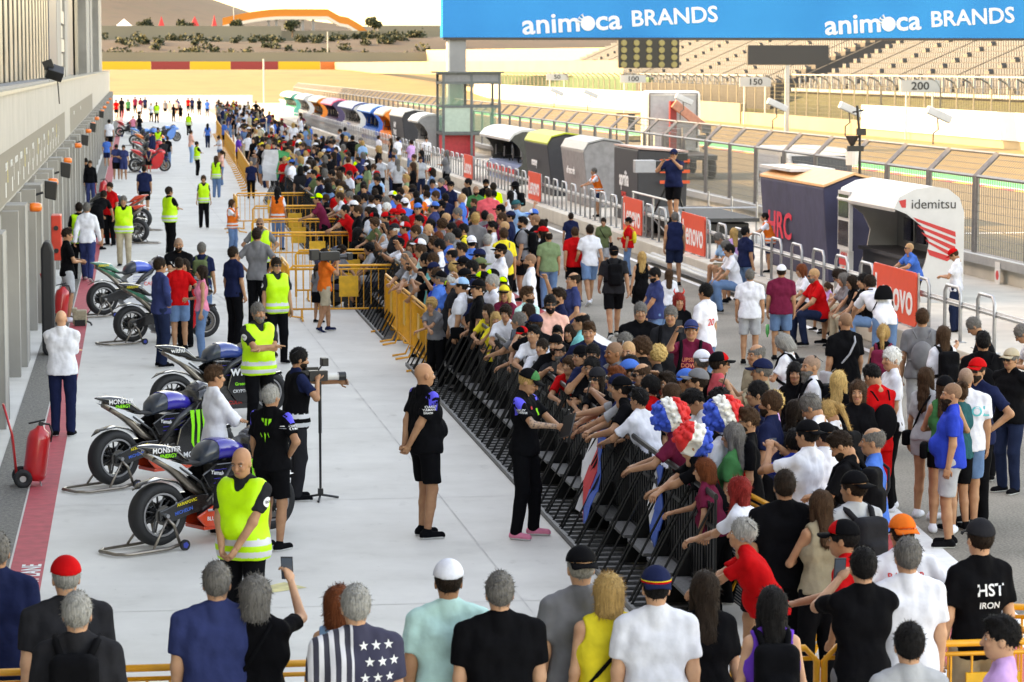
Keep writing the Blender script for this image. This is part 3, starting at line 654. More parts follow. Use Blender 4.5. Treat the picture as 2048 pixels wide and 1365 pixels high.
kiosk(209,220,'black and orange red pit kiosk far down the wall',mBk,mat('roof_cream',(.7,.62,.45)),side=mOr,stripe=mat('stripe_red3',(.6,.03,.03)))
kiosk(225,238,'small white pit kiosk far down the wall',mWh,mWh)
kiosk(243,262,'turquoise covered pit kiosk, farthest along the wall',mat('tarp_teal',(.03,.35,.30),.6,var=.2),mWh)
# broadcast camera platform in front of the black kiosk
pf=empty('camera_platform',(14.3,69.5,.4),0,'dark scaffold platform holding the broadcast camera behind the red signs','platform')
MB().box(-.9,1.3,-3,3,.55,.64).build('deck',mat('deck_plank',(.05,.05,.048),.8,var=.2),pf)
m=MB()
for x in (-.85,1.25):
    for y in (-2.9,0,2.9): m.tube([(x,y,0),(x,y,1.05)],.03)
for x in (-.85,): m.tube([(x,-2.9,1.05),(x,2.9,1.05)],.03).tube([(x,-2.9,0.05),(x,0,.5)],.025).tube([(x,0,.05),(x,2.9,.5)],.025)
m.tube([(-.85,-2.9,.9),(1.25,-2.9,.9)],.03); m.build('scaffold',M_STEEL,pf)
MB().box(-.7,1.1,-2.7,-1.2,0,.5).box(-.5,1.0,-.8,.9,0,.42).box(-.6,1.1,1.4,2.7,0,.5).build('equipment_case',M_BLACK,pf,bevel=.02)
tc_=empty('broadcast_camera',(13.9,69.3,1.04),0,'large black broadcast camera on tripod on the scaffold platform','camera')
MB().tube([(0,0,1.0),(.4,.3,0)],.03).tube([(0,0,1.0),(-.4,.3,0)],.03).tube([(0,0,1),(0,-.45,0)],.03).build('tripod',M_BLACK,tc_)
MB().box(-.45,.3,-.14,.14,1.08,1.36).build('body',M_BLACK,tc_,bevel=.02); MB().box(-1.0,-.45,-.16,.16,1.05,1.38).build('lens_hood',mat('lens_white',(.35,.35,.36),.4),tc_,bevel=.02); MB().box(.1,.4,-.1,.1,1.36,1.55).build('viewfinder',M_BLACK,tc_)
# truck crane, van
def wheel(mb,x,y,z,r,w,M=None): mb.lathe([(.001,-w/2),(r*.9,-w/2),(r,-w/4),(r,w/4),(r*.9,w/2),(.001,w/2)],18,M=Matrix.Translation((x,y,z))@Matrix.Rotation(R(90),4,'Z'),close=False)
tk=empty('crane_truck',(23.95,118,0),R(-4),'white truck with open cab rear and folded orange loading crane beyond the fence','truck')
mtw=mat('truck_white',(.62,.61,.58),.35,coat=.4,var=.05); mtg=mat('truck_grey',(.38,.38,.38),.5)
MB().box(-1.25,1.25,1.8,3.8,.9,3.75).build('cab',mtw,tk,bevel=.18)
MB().box(-1.05,1.05,1.76,1.80,1.3,3.55).build('rear_panel',mtg,tk); MB().tube([(-1.08,1.72,1.2),(-1.08,1.72,3.62),(1.08,1.72,3.62),(1.08,1.72,1.2)],.04).build('rear_frame',M_DARK,tk)
MB().box(-1.1,1.1,-4.5,1.7,.85,1.05).build('chassis',M_DARK,tk)
m=MB(); [wheel(m,s*1.0,y,.5,.5,.32) for s in (-1,1) for y in (-3.4,-2.2,2.8)]; m.build('wheels',M_RUBBER,tk)
MB().box(-.25,.05,.9,1.3,1.0,3.3).build('crane_column',mat('crane_red',(.25,.015,.015),.5),tk)
cr=MB().box(-.15,1.8,.7,1.0,-.18,.22,M=Matrix.Translation((0,0,3.1))@Matrix.Rotation(R(38),4,'Y')).build('crane_boom',mat('crane_orange',(.45,.18,.12),.5,var=.2),tk,bevel=.03)
MB().tube([(1.3,.6,2.1),(1.5,.3,1.5),(1.15,.2,1.2)],.09).box(1.1,1.5,.2,.6,1.9,2.3).box(.9,1.3,.3,.7,1.5,1.8).build('crane_hydraulics',mat('crane_black',(.05,.05,.05),.5,var=.5,vs=20),tk)
MB().box(-.9,-.4,1.3,1.7,1.2,1.9).box(.35,.95,1.2,1.7,1.1,2.1).build('seat_box',mtg,tk)
MB().tube([(-1.3,2.6,2.2),(-1.7,2.5,2.3)],.03).box(-1.95,-1.65,2.45,2.6,1.9,2.7).build('mirror',M_DARK,tk)
tr_=empty('flat_trailer',(23.7,127,0),R(-4),'small open trailer frame with tools parked left of the crane truck','trailer')
MB().tube([(-.9,0,.9),(-.9,0,2.6),(.9,0,2.6),(.9,0,.9)],.05).tube([(-.9,0,1.3),(.9,0,1.3)],.05).build('frame',M_DARK,tr_); MB().box(-.9,.9,-.2,1.6,.5,.95).box(-.4,.5,0,.6,1.3,1.55).build('bed',mat('trailer_tan',(.35,.25,.12),.7,var=.4),tr_)
m=MB(); [wheel(m,s*.9,.7,.35,.35,.2) for s in (-1,1)]; m.build('wheels',M_RUBBER,tr_)
vn=empty('parked_van',(20.75,82,0),R(0),'white rental van parked beyond the catch fence with words on its side','van')
prof=[(-2.6,.35),(2.7,.35),(2.8,.9),(2.65,1.15),(1.9,1.35),(1.25,2.15),(.9,2.35),(-2.45,2.35),(-2.62,2.1)]
MB().prism([(-y,z) for y,z in prof],0,-1,1).build('body',mtw,vn,bevel=.08)
MB().prism([(-y,z) for y,z in [(1.2,1.35),(1.75,1.4),(1.2,2.05),(.6,2.1),(.6,1.35)]],0,-1.012,1.012).build('side_window',M_GLASS,vn)
MB().prism([(-1.95,1.42),(-1.30,2.12),(-1.27,2.12),(-1.92,1.42)],0,-.85,.85).build('windscreen',M_GLASS,vn)
MB().box(-1.01,-1.003,-.3,2.45,.75,2.1).build('side_panel',mat('van_panel',(.42,.46,.52),.4,var=.05),vn)
m=MB(); [wheel(m,s*.88,y,.34,.34,.22) for s in (-1,1) for y in (-1.8,1.6)]; m.build('wheels',M_RUBBER,vn)
put_text('Hertz',.5,M_TXTB,plane_M((-1.016,1.7,1.35),(0,-1,0),(0,0,1)),vn,depth=.002); put_text('ALQUILER\nDE VEHICULOS',.2,M_TXTB,plane_M((-1.016,.4,1.45),(0,-1,0),(0,0,1)),vn,depth=.002,bold=False)
# cctv cameras on the fence top
def cctv():
    r=empty('cctv_camera',(0,0,0)); MB().tube([(0,0,0),(.0,0,.25),(.12,0,.34),(.1,0,.6)],.02,5).build('stalk',M_DARK,r)
    MB().box(-.28,.34,-.09,.09,-.09,.09,M=Matrix.Translation((.1,0,.70))@Matrix.Rotation(R(24),4,'Y')).build('housing',mat('cctv_grey',(.5,.5,.5),.4),r,bevel=.02); return r
c0=cctv(); dd=['nearest the camera','next to the black microphone mast','third from the right','fourth, left of the crane truck','fifth, farther left','farthest, above the pale blue kiosk']
for i,(px,y) in enumerate(((1866,61.2),(1690,69.5),(1545,77.5),(1360,95),(1175,113),(1108,126))):
    x=18.35; o=c0 if i==0 else copytree(c0); o.location=(x,ray(px,300).y/ray(px,300).x*x,3.05); tag(o,'grey box camera on a stalk over the fence top, '+dd[i],'cctv camera','box cameras on the catch fence')
mm=empty('microphone_mast',(15.75,0,.4),0,'thin black mast with wind sensor and white bucket above the orange roof','mast'); mm.location.y=15.75*ray(1722,300).y/ray(1722,300).x
MB().tube([(0,0,0),(-.03,0,2.9),(-.1,0,3.6)],.03,6).box(-.1,.1,-.05,.05,2.95,3.1).tube([(-.2,0,3.45),(.05,0,3.5)],.02).build('pole',M_BLACK,mm)
MB().lathe([(.001,0),(.13,0),(.15,.30),(.001,.3)],14,M=Matrix.Translation((-.2,0,2.3))@Matrix.Rotation(R(90),4,'X'),close=False).build('bucket',mtw,mm)
MB().lathe([(.001,0),(.04,0),(.16,.22),(.001,.22)],4,M=Matrix.Translation((-.2,0,2.72))@Matrix.Rotation(R(90),4,'X'),close=False).build('horn',M_BLACK,mm)
MB().box(-.3,.05,-.05,.05,2.6,2.72).build('bracket',M_BLACK,mm)
sg=empty('warning_sign',(17.54,50,.55),0,'small white plate with red round mark on the pit wall','sign'); sg.location.y=17.5*ray(1991,577).y/ray(1991,577).x
MB().box(-.01,0,-.16,.16,-.25,.30).build('plate',mtw,sg); MB().lathe([(.001,-.004),(.1,-.004),(.1,0),(.001,0)],16,M=Matrix.Translation((-.012,0,.03))@Matrix.Rotation(R(90),4,'Z'),close=False).build('red_disc',mat('disc_red',(.6,.03,.03),.5),sg)
# guard rail lying by the wall
gr=empty('guard_rail',(12.55,61,0),0,'pair of pale metal guard rails lying on the asphalt beside the wall','guard rail')
MB().tube([(0,-8,.16),(0,5,.16)],.09,8).tube([(.22,-8,.16),(.22,5,.16)],.09,8).build('rail',M_STEELL,gr,smooth=True)
tp=empty('tarp_box',(16.2,41.6,.4),0,'grey cloth covered box hanging by the right end of the handrail','covered box')
MB().box(-.5,.4,-1,1,0,1.0).build('cloth',mat('cloth_grey',(.14,.14,.15),.8,var=.3,bump=.5,bs=4),tp,bevel=.06)

# ---------------- crowd barriers
def black_barrier():
    r=empty('stage_barrier',(0,0,0))
    MB().box(0,.95,.02,.98,.0,.02).build('floor_plate',M_BLK,r)
    m=MB()
    for k in range(4): m.box(.0,.95,.06+k*.25,.14+k*.25,.021,.045)
    m.box(0,.06,0,1,.0,.06); m.build('floor_ribs',M_TREAD,r)
    m=MB()
    for k in range(9): m.box(.90,.93,.03+k*.115,.07+k*.115,.05,1.12)
    m.box(.89,.95,0,1,.9,.94).box(.89,.95,0,1,.3,.33); m.tube([(.92,0,1.2),(.92,1,1.2)],.032,8); m.tube([(.92,.02,0),(.92,.02,1.2)],.022).tube([(.92,.98,0),(.92,.98,1.2)],.022).build('upright_panel',M_BLK,r)
    MB().box(.93,.94,.03,.97,.05,1.1).build('backing_sheet',mat('barrier_backing',(.012,.012,.012),.6),r)
    for y in (.06,.5,.94): 
        MB().tube([(.04,y,.05),(.90,y,1.14)],.017,5).build('strut',M_BLK,r)
    m=MB().box(.55,.88,.1,.92,.28,.31); m.build('step',M_TREAD,r); MB().prism([(.9,.05),(.9,.55),(.82,.55),(.45,.05)],1,.0,.015).build('gusset',M_BLK,r)
    return r
bb=black_barrier(); n=0
BARX=lambda y: 4.33+max(0,(y-52))*.006
def place_black(y0,y1,first=False,grp='black stage barriers along the pit lane'):
    global n
    y=y0
    while y<y1:
        o=bb if n==0 else copytree(bb); o.location=(BARX(y),y,0); o.scale=(.64,1,.97)
        w='near section, between the signing rider and the watchers' if y<30 else ('near section, beyond the signing rider' if y<44 else ('middle section, beside the wheelchairs' if y<61 else 'far section, beyond the yellow pen')); o['group']='black stage barriers, '+w.split(',')[0]+(' '+w.split(', ')[1]); o['category']='barrier'; o['label']='black steel stage barrier with slanting struts, '+w; n+=1; y+=1.0
place_black(22.5,43.5)
place_black(47.5,60.5)
for y0 in (66,): place_black(66,98)
def yellow_barrier():
    r=empty('crowd_barrier',(0,0,0)); L=2.3
    MB().tube([(0,0,.08),(0,0,.96),(.08,0,1.05),(L-.08,0,1.05),(L,0,.96),(L,0,.08)],.024,8).tube([(0,0,.22),(L,0,.22)],.02,6).tube([(0,0,.98),(L,0,.98)],.016,6).build('frame',M_YB,r,smooth=True)
    m=MB()
    for k in range(1,16): m.tube([(L*k/16,0,.22),(L*k/16,0,.98)],.009,5)
    m.build('bars',M_YB,r)
    for x in (.25,L-.25): MB().tube([(x,-.3,.02),(x,-.08,.05),(x,0,.22),(x,.08,.05),(x,.3,.02)],.02,6).build('foot',M_YB,r)
    MB().box(L*.42,L*.58,-.012,.012,.45,.85).build('plate',mat('yellow_plate',(.72,.36,.02),.5,var=.2,vs=8),r)
    return r
yb=yellow_barrier(); yn=0
def place_y(x,y,ang,label,grp):
    global yn
    o=yb if yn==0 else copytree(yb); yn+=1; o.location=(x,y,0); o.rotation_euler=(0,0,R(ang)); tag(o,label,'barrier',grp); return o
g1='yellow barriers of the pen across the lane'
i=0
for (x,y,l) in ((2.9,51.6,'front'),(3.3,56,'second'),(3.0,62,'third'),(2.9,67.5,'fourth'),(3.2,74,'fifth'),(3.0,81.5,'sixth')):
    place_y(x,y,0,f'yellow crowd barrier, {l} row of the pen across the lane','yellow barriers of the pen across the lane')
for (x,y,a,l) in ((2.9,51.7,90,'yellow crowd barrier end-on at the front left corner of the pen'),(3.1,62.2,92,'yellow crowd barrier end-on behind the woman in the orange bib'),(2.95,78.9,90,'yellow crowd barrier end-on at the far left corner of the pen')): place_y(x,y,a,l,g1)
for k in range(3): place_y(4.55,44.6-k*.0+ (0 if k==0 else k*2.35-2.35)*0+k*2.35-2.3,90,['yellow crowd barrier filling the gap, near the bearded man leaning','yellow crowd barrier filling the gap between black barriers','yellow crowd barrier filling the gap, far piece with hanging scarf'][k],'yellow barriers filling the gap in the black row')
for k in range(13): 
    y=101+k*2.4; place_y(4.35+(k*.045),y,89,'yellow crowd barrier in the lane edge row just beyond the pen','yellow barriers of the row beyond the pen')
for k in range(26):
    y=133+k*2.4; place_y(4.9+.016*(y-133),y,89,'small yellow crowd barrier in the farthest row between lane and crowd','yellow barriers of the farthest row')
# foreground row crossing the lane behind the last watchers, and the corner at the right
fgl=['leftmost','second from the left','third from the left','fourth from the left','fifth from the left','sixth from the left']
for k in range(4): place_y(-2.6+k*2.35,17.0,0,f'yellow crowd barrier in the foreground row, {fgl[k]}','yellow barriers of the foreground row')
for k in range(3): place_y(5.35+.22*k,23.9-k*2.3,-86,f'yellow crowd barrier at the right foreground corner, {["far","middle","near"][k]} piece','yellow barriers at the right foreground corner')
place_y(5.9,18.2,-20,'yellow crowd barrier standing askew in the right foreground','yellow barriers at the right foreground corner')

# ---------------- fire extinguisher trolleys and small things in the lane
def trolley():
    r=empty('extinguisher_trolley',(0,0,0)); mred=mat('extinguisher_red',(.55,.012,.015),.3,coat=.6,var=.08)
    M=Matrix.Rotation(R(8),4,'Y')@Matrix.Rotation(R(90),4,'X')
    prof=[(.001,.08),(.13,.09),(.17,.14),(.175,.2),(.175,.72),(.15,.82),(.07,.88),(.05,.92),(.001,.92)]
    MB().lathe([(a,b_) for a,b_ in prof],22,M=M,close=False).build('cylinder',mred,r,smooth=True)
    MB().box(-.03,.03,-.03,.03,.92,.98,M=M@Matrix.Rotation(R(-90),4,'X')).tube([(.1,.0,.95),(.26,-.02,.93),(.30,-.02,.8),(.27,-.02,.66)],.018).tube([(-.05,0,.95),(.2,0,1.0)],.015).build('valve_hose',M_BLACK,r)
    m=MB().tube([(-.24,-.1,.15),(-.30,-.1,.8),(-.42,-.1,1.25),(-.42,.1,1.25),(-.30,.1,.8),(-.24,.1,.15)],.018); m.build('handle_frame',mred,r,smooth=True)
    for s in (-1,1):
        w=MB(); w.lathe([(.05,-.03),(.12,-.035),(.14,-.02),(.14,.02),(.12,.035),(.05,.03)],20,M=Matrix.Translation((-.16,s*.2,.14)))
        w=w.build('wheel',M_RUBBER,r,smooth=True); MB().lathe([(.001,-.02),(.05,-.02),(.05,.02),(.001,.02)],12,M=Matrix.Translation((-.16,s*.2,.14)),close=False).build('hub',M_STEEL,w)
    MB().tube([(.1,0,.12),(.12,-.1,.0),(.12,.1,.0),(.1,0,.12)],.01).build('prop',M_STEEL,r)
    put_text('POLVO ABC',.085,M_TXT,Matrix.Translation((.11,-.150,.5))@Matrix.Rotation(R(38),4,'Z')@Matrix.Rotation(R(90),4,'Y')@Matrix.Rotation(R(90),4,'X')@Matrix.Rotation(0,4,'Z'),r,depth=.001) if 0 else None
    lb=MB(); ang=[R(a) for a in (-75,-60,-45,-30,-15)]
    for a,b_ in zip(ang,ang[1:]): lb.quad(*[tuple(M@Vector((math.cos(q)*.1775,z,math.sin(q)*.1775))) for q,z in ((a,.35),(b_,.35),(b_,.7),(a,.7))])
    lb.build('label_sheet',mat('label_paper',(.60,.50,.48),.5,var=.5,vs=60),r)
    return r
t0=trolley(); t0.scale=(.77,.77,.77); p=gp(66,972); t0.location=(p.x,p.y,0); t0.rotation_euler=(0,0,R(6)); tag(t0,'large red fire extinguisher on wheels with tall handle, nearest, beside the drain','fire extinguisher','fire extinguisher trolleys')
t1=copytree(t0); p=gp(118,648); t1.location=(p.x,p.y,0); t1.rotation_euler=(0,0,R(20)); tag(t1,'red fire extinguisher trolley beside the young man in grey shorts','fire extinguisher','fire extinguisher trolleys')
t2=copytree(t0); p=gp(203,400); t2.location=(p.x,p.y,0); tag(t2,'far red and white extinguisher standing by the garage columns','fire extinguisher','fire extinguisher trolleys')
hb=empty('hydrant_box',(-1.55,0,1.45),0,'red wall cabinet with two black knobs between garages','hydrant box'); hb.location.y=ray(113,450).y/ray(113,450).x*(-1.55)
MB().box(-.1,.1,-.35,.35,-.45,.45).build('cabinet',mat('cabinet_red',(.65,.04,.02),.4),hb,bevel=.02); MB().lathe([(.001,-.13),(.05,-.13),(.05,-.1),(.001,-.1)],8,M=Matrix.Translation((0,-.26,.2)),close=False).lathe([(.001,-.13),(.05,-.13),(.05,-.1),(.001,-.1)],8,M=Matrix.Translation((0,-.26,-.25)),close=False).build('knob',M_BLACK,hb)
ck=empty('padded_board',(-1.52,0,0),0,'tall black rounded padded board leaning at a garage column','board'); ck.location.y=ray(90,600).y/ray(90,600).x*(-1.52)
MB().prism([(.0,0),(.1,-.0),(.16,.1),(.16,1.75),(.1,1.92),(0,1.92),(-.05,1.8),(-.05,.1)],1,-.3,.3).build('pad',M_RUBBER,ck,bevel=.04)
hd=empty('jack_unit',(0,0,0),0,'small beige hand pump unit on the floor beside the extinguisher','pump'); p=gp(160,652); hd.location=p
MB().box(-.13,.13,-.1,.1,.03,.3).box(-.15,-.05,-.12,.12,.25,.34).build('case',mat('case_beige',(.35,.30,.20),.6,var=.3,vs=20),hd,bevel=.02); MB().tube([(.1,0,.1),(.2,0,.05),(.22,0,.0)],.02).box(-.1,.1,-.13,-.1,0,.12).build('feet',M_BLACK,hd)
# ================================================================ people: bodies and clothes grown from signed-distance shapes
def nrm(v): v=np.asarray(v,float); return v/(np.linalg.norm(v)+1e-9)
class Field:
    def __init__(s,lo,hi,h):
        s.h=h; s.lo=np.array(lo,float); s.n=np.maximum(4,np.ceil((np.array(hi)-s.lo)/h).astype(int)+1)
        s.ax=[s.lo[i]+h*np.arange(s.n[i]) for i in range(3)]; s.D=np.full(tuple(s.n),1.0,np.float32)
    def sub(s,lo,hi):
        i0=np.clip(np.floor((np.array(lo)-s.lo)/s.h).astype(int),0,s.n-1); i1=np.clip(np.ceil((np.array(hi)-s.lo)/s.h).astype(int)+1,1,s.n)
        if (i1<=i0).any(): return None
        sl=tuple(slice(a,b) for a,b in zip(i0,i1))
        X,Y,Z=np.meshgrid(s.ax[0][sl[0]],s.ax[1][sl[1]],s.ax[2][sl[2]],indexing='ij'); return sl,np.stack([X,Y,Z],-1)
    def comb(s,sl,d,k,op):
        A=s.D[sl]
        if op=='sub': s.D[sl]=np.maximum(A,-d); return
        if k>0:
            h=np.maximum(k-np.abs(A-d),0)/k; s.D[sl]=np.minimum(A,d)-h*h*k*.25
        else: s.D[sl]=np.minimum(A,d)
    def cone(s,a,b,r1,r2,k=.03,sq=None,op='add',cp=None):
        a=np.array(a,float); b=np.array(b,float); m=max(r1,r2)+k+.02
        g=s.sub(np.minimum(a,b)-m,np.maximum(a,b)+m)
        if g is None: return s
        sl,P=g; f=1
        if sq is not None:
            nv,f=sq; nv=nrm(nv); c=(a+b)/2
            P=P+nv*(((P-c)@nv)*(1/f-1))[...,None]; a=a+nv*(((a-c)@nv)*(1/f-1)); b=b+nv*(((b-c)@nv)*(1/f-1))
        ba=b-a; L=ba@ba+1e-9; t=np.clip(((P-a)@ba)/L,0,1)
        d=np.linalg.norm(P-a-t[...,None]*ba,axis=-1)-(r1+(r2-r1)*t)
        if cp is not None: d=np.maximum(d,(g[1]-np.array(cp[0]))@nrm(cp[1]))
        s.comb(sl,d*min(f,1) if f!=1 else d,k,op); return s
    def ell(s,c,r,k=.02,op='add',M=None):
        c=np.array(c,float); r=np.array(r,float); m=r.max()+k+.02
        g=s.sub(c-m,c+m)
        if g is None: return s
        sl,P=g; P=P-c
        if M is not None: P=P@np.array(M)
        k0=np.linalg.norm(P/r,axis=-1); k1=np.linalg.norm(P/(r*r),axis=-1)+1e-9
        s.comb(sl,k0*(k0-1)/k1,k,op); return s
    def box(s,c,r,rd=.02,k=.0,op='add',M=None):
        c=np.array(c,float); r=np.array(r,float); m=np.linalg.norm(r)+rd+.02; g=s.sub(c-m,c+m)
        if g is None: return s
        sl,P=g; P=P-c
        if M is not None: P=P@np.array(M)
        q=np.abs(P)-(r-rd); d=np.linalg.norm(np.maximum(q,0),axis=-1)+np.minimum(q.max(-1),0)-rd
        s.comb(sl,d,k,op); return s
    def cut(s,p,n,lo=None,hi=None):
        "remove everything on the side the normal points to (optionally only inside a box)"
        g=s.sub(lo if lo is not None else s.lo,hi if hi is not None else s.lo+s.h*s.n)
        if g is None: return s
        sl,P=g; s.D[sl]=np.maximum(s.D[sl],(P-np.array(p,float))@nrm(n)); return s
    def noise(s,amp,f,seed=0,ax=(1,1,1)):
        X,Y,Z=np.meshgrid(s.ax[0]*ax[0],s.ax[1]*ax[1],s.ax[2]*ax[2],indexing='ij'); q=seed*1.7
        s.D+=(amp*(np.sin(f*X+2.1*np.sin(f*.7*Z+q)+q)*np.sin(f*.9*Y+1.7*np.sin(f*.6*X+q))+.6*np.sin(f*1.3*Z+1.9*np.sin(f*.8*Y+q)+2*q))).astype(np.float32); return s
    def verts(s):
        D=s.D; sg=D<0; c=np.zeros(tuple(np.array(D.shape)-1),int)
        for i in (0,1):
            for j in (0,1):
                for k in (0,1): c+=sg[i:D.shape[0]-1+i,j:D.shape[1]-1+j,k:D.shape[2]-1+k]
        act=(c>0)&(c<8); idx=np.argwhere(act)
        if len(idx)==0: return np.zeros((0,3)),np.zeros((0,4),int)
        num=-np.ones(act.shape,int); num[act]=np.arange(len(idx)); acc=np.zeros((len(idx),3)); cnt=np.zeros(len(idx))
        I,J,K=idx.T
        for a in range(3):
            b_,c_=[q for q in range(3) if q!=a]
            for u in (0,1):
                for v in (0,1):
                    o=np.zeros(3,int); o[b_]=u; o[c_]=v; o2=o.copy(); o2[a]=1
                    d0=D[I+o[0],J+o[1],K+o[2]]; d1=D[I+o2[0],J+o2[1],K+o2[2]]; m=(d0<0)!=(d1<0)
                    t=d0[m]/(d0[m]-d1[m]); p=np.tile(o.astype(float),(m.sum(),1)); p[:,a]+=t; acc[m]+=p; cnt[m]+=1
        V=s.lo+s.h*(idx+acc/cnt[:,None]); F=[]
        for a in range(3):
            b_,c_=[(1,2),(2,0),(0,1)][a]
            s0=[slice(None)]*3; s1=[slice(None)]*3; s0[a]=slice(0,-1); s1[a]=slice(1,None)
            e=sg[tuple(s0)]!=sg[tuple(s1)]; E=np.argwhere(e)
            if not len(E): continue
            ok=(E[:,b_]>0)&(E[:,c_]>0)&(E[:,b_]<act.shape[b_])&(E[:,c_]<act.shape[c_]); E=E[ok]
            fl=sg[tuple(E.T)]
            def at(db,dc):
                q=E.copy(); q[:,b_]-=db; q[:,c_]-=dc; return num[tuple(q.T)]
            Q=np.stack([at(1,1),at(0,1),at(0,0),at(1,0)],1); Q[~fl]=Q[~fl][:,::-1]; F.append(Q)
        return V,np.concatenate(F)
def np_mesh(name,parts,mats,smooth=True):
    "parts: list of (V, F, material index or array)"
    vs=[];fs=[];mi=[];n=0
    for V,F_,m in parts:
        vs.append(np.asarray(V,float)); fs+= [tuple(int(x)+n for x in f) for f in F_]; mi+= list(m) if hasattr(m,'__len__') else [m]*len(F_); n+=len(V)
    me=bpy.data.meshes.new(name); me.from_pydata(np.concatenate(vs).tolist(),[],fs)
    for m in mats: me.materials.append(m)
    me.polygons.foreach_set('material_index',[int(x) for x in mi]); me.polygons.foreach_set('use_smooth',[smooth]*len(fs)); me.update(); return me
# ---- materials by code
SKIN={'a':(.50,.285,.18),'b':(.42,.215,.12),'c':(.29,.12,.055),'d':(.56,.31,.19)}
def skin(c): return nodemat('skin_'+c,lambda nt,b:(_sk(nt,b,SKIN[c])),rough=.55,spec=.25)
def _sk(nt,b,c):
    tc=nt.nodes.new('ShaderNodeTexCoord'); n=nt.nodes.new('ShaderNodeTexNoise'); n.inputs['Scale'].default_value=9; n.inputs['Detail'].default_value=4; nt.links.new(tc.outputs['Object'],n.inputs[0])
    nt.links.new(ramp(nt,n.outputs[0],[(.3,(c[0]*.85,c[1]*.75,c[2]*.75)),(.7,(c[0]*1.12,c[1]*1.12,c[2]*1.12))]),b.inputs['Base Color'])
    b.inputs['Subsurface Weight'].default_value=.0
COLS={'k':('black',(.005,.005,.006)),'w':('white',(.66,.67,.72)),'g':('grey',(.15,.15,.16)),'G':('light grey',(.38,.39,.41)),'n':('navy blue',(.010,.016,.050)),'r':('red',(.52,.008,.010)),'b':('blue',(.03,.14,.48)),
 'l':('light blue',(.22,.42,.66)),'y':('yellow',(.75,.60,.05)),'o':('orange',(.78,.15,.025)),'e':('green',(.03,.17,.06)),'E':('olive green',(.10,.13,.06)),'p':('pink',(.75,.22,.32)),'u':('purple',(.13,.04,.40)),'t':('turquoise',(.10,.45,.45)),
 'm':('maroon',(.16,.015,.04)),'B':('beige',(.42,.35,.25)),'h':('neon yellow',(.50,.85,.01)),'c':('charcoal',(.020,.020,.023)),'M':('pale mint green',(.42,.68,.64)),'S':('salmon pink',(.80,.42,.34)),'R':('royal blue',(.01,.05,.42)),'s':('sage green',(.16,.23,.12)),'P':('lilac',(.55,.32,.60)),'K':('khaki',(.30,.25,.17)),'T':('teal',(.012,.09,.10)),'j':('denim blue',(.10,.19,.33)),'J':('dark denim',(.012,.020,.048)),'q':('coral red',(.70,.10,.12)),'v':('slate blue',(.028,.042,.125))}
HCOL={'k':('black',(.006,.005,.005)),'d':('dark brown',(.018,.010,.006)),'n':('brown',(.050,.024,.012)),'b':('blonde',(.40,.24,.09)),'B':('fair blonde',(.55,.36,.14)),'g':('grey',(.13,.12,.11)),'G':('silver grey',(.28,.27,.25)),'r':('red',(.22,.015,.012)),'a':('auburn',(.14,.035,.012)),'W':('white',(.6,.6,.58))}
def cloth(c): return mat('cloth_'+COLS[c][0].replace(' ','_'),COLS[c][1],.85,var=.14,vs=11,detail=5,bump=.9,bs=7,spec=.04)
def hairm(c):
    if len(c)>1: return mat('cropped_hair_'+c,tuple(.5*x+.5*y for x,y in zip(HCOL[c[0]][1],SKIN['b'])),.8,var=.25,vs=60)
    return hairm1(c)
def hairm1(c):
    def bld(nt,b):
        tc=nt.nodes.new('ShaderNodeTexCoord'); mp=nt.nodes.new('ShaderNodeMapping'); mp.inputs['Scale'].default_value=(60,60,6); nt.links.new(tc.outputs['Object'],mp.inputs[0])
        n=nt.nodes.new('ShaderNodeTexNoise'); n.inputs['Scale'].default_value=1.5; n.inputs['Detail'].default_value=4; nt.links.new(mp.outputs[0],n.inputs[0]); q=HCOL[c][1]
        nt.links.new(ramp(nt,n.outputs[0],[(.3,tuple(x*.62 for x in q)),(.7,tuple(min(1,x*1.35+.003) for x in q))]),b.inputs['Base Color'])
        bp=nt.nodes.new('ShaderNodeBump'); bp.inputs['Strength'].default_value=.7; bp.inputs['Distance'].default_value=.01; nt.links.new(n.outputs[0],bp.inputs['Height']); nt.links.new(bp.outputs[0],b.inputs['Normal'])
    return nodemat('hair_'+HCOL[c][0].replace(' ','_'),bld,rough=.7,spec=.12)
M_EYEW=mat('eye_white',(.6,.58,.55),.3,var=0); M_EYED=mat('eye_dark',(.02,.013,.01),.3,var=0); M_LIP=mat('lip',(.36,.11,.09),.5,var=0)
def tattoo_mat():
    def bld(nt,b):
        tc=nt.nodes.new('ShaderNodeTexCoord'); v=nt.nodes.new('ShaderNodeTexVoronoi'); v.inputs['Scale'].default_value=38; nt.links.new(tc.outputs['Object'],v.inputs[0])
        nt.links.new(ramp(nt,v.outputs[0],[(.12,(.06,.045,.04)),(.32,(.22,.13,.09)),(.6,(.42,.25,.16))]),b.inputs['Base Color'])
    return nodemat('tattooed_skin',bld,rough=.5)
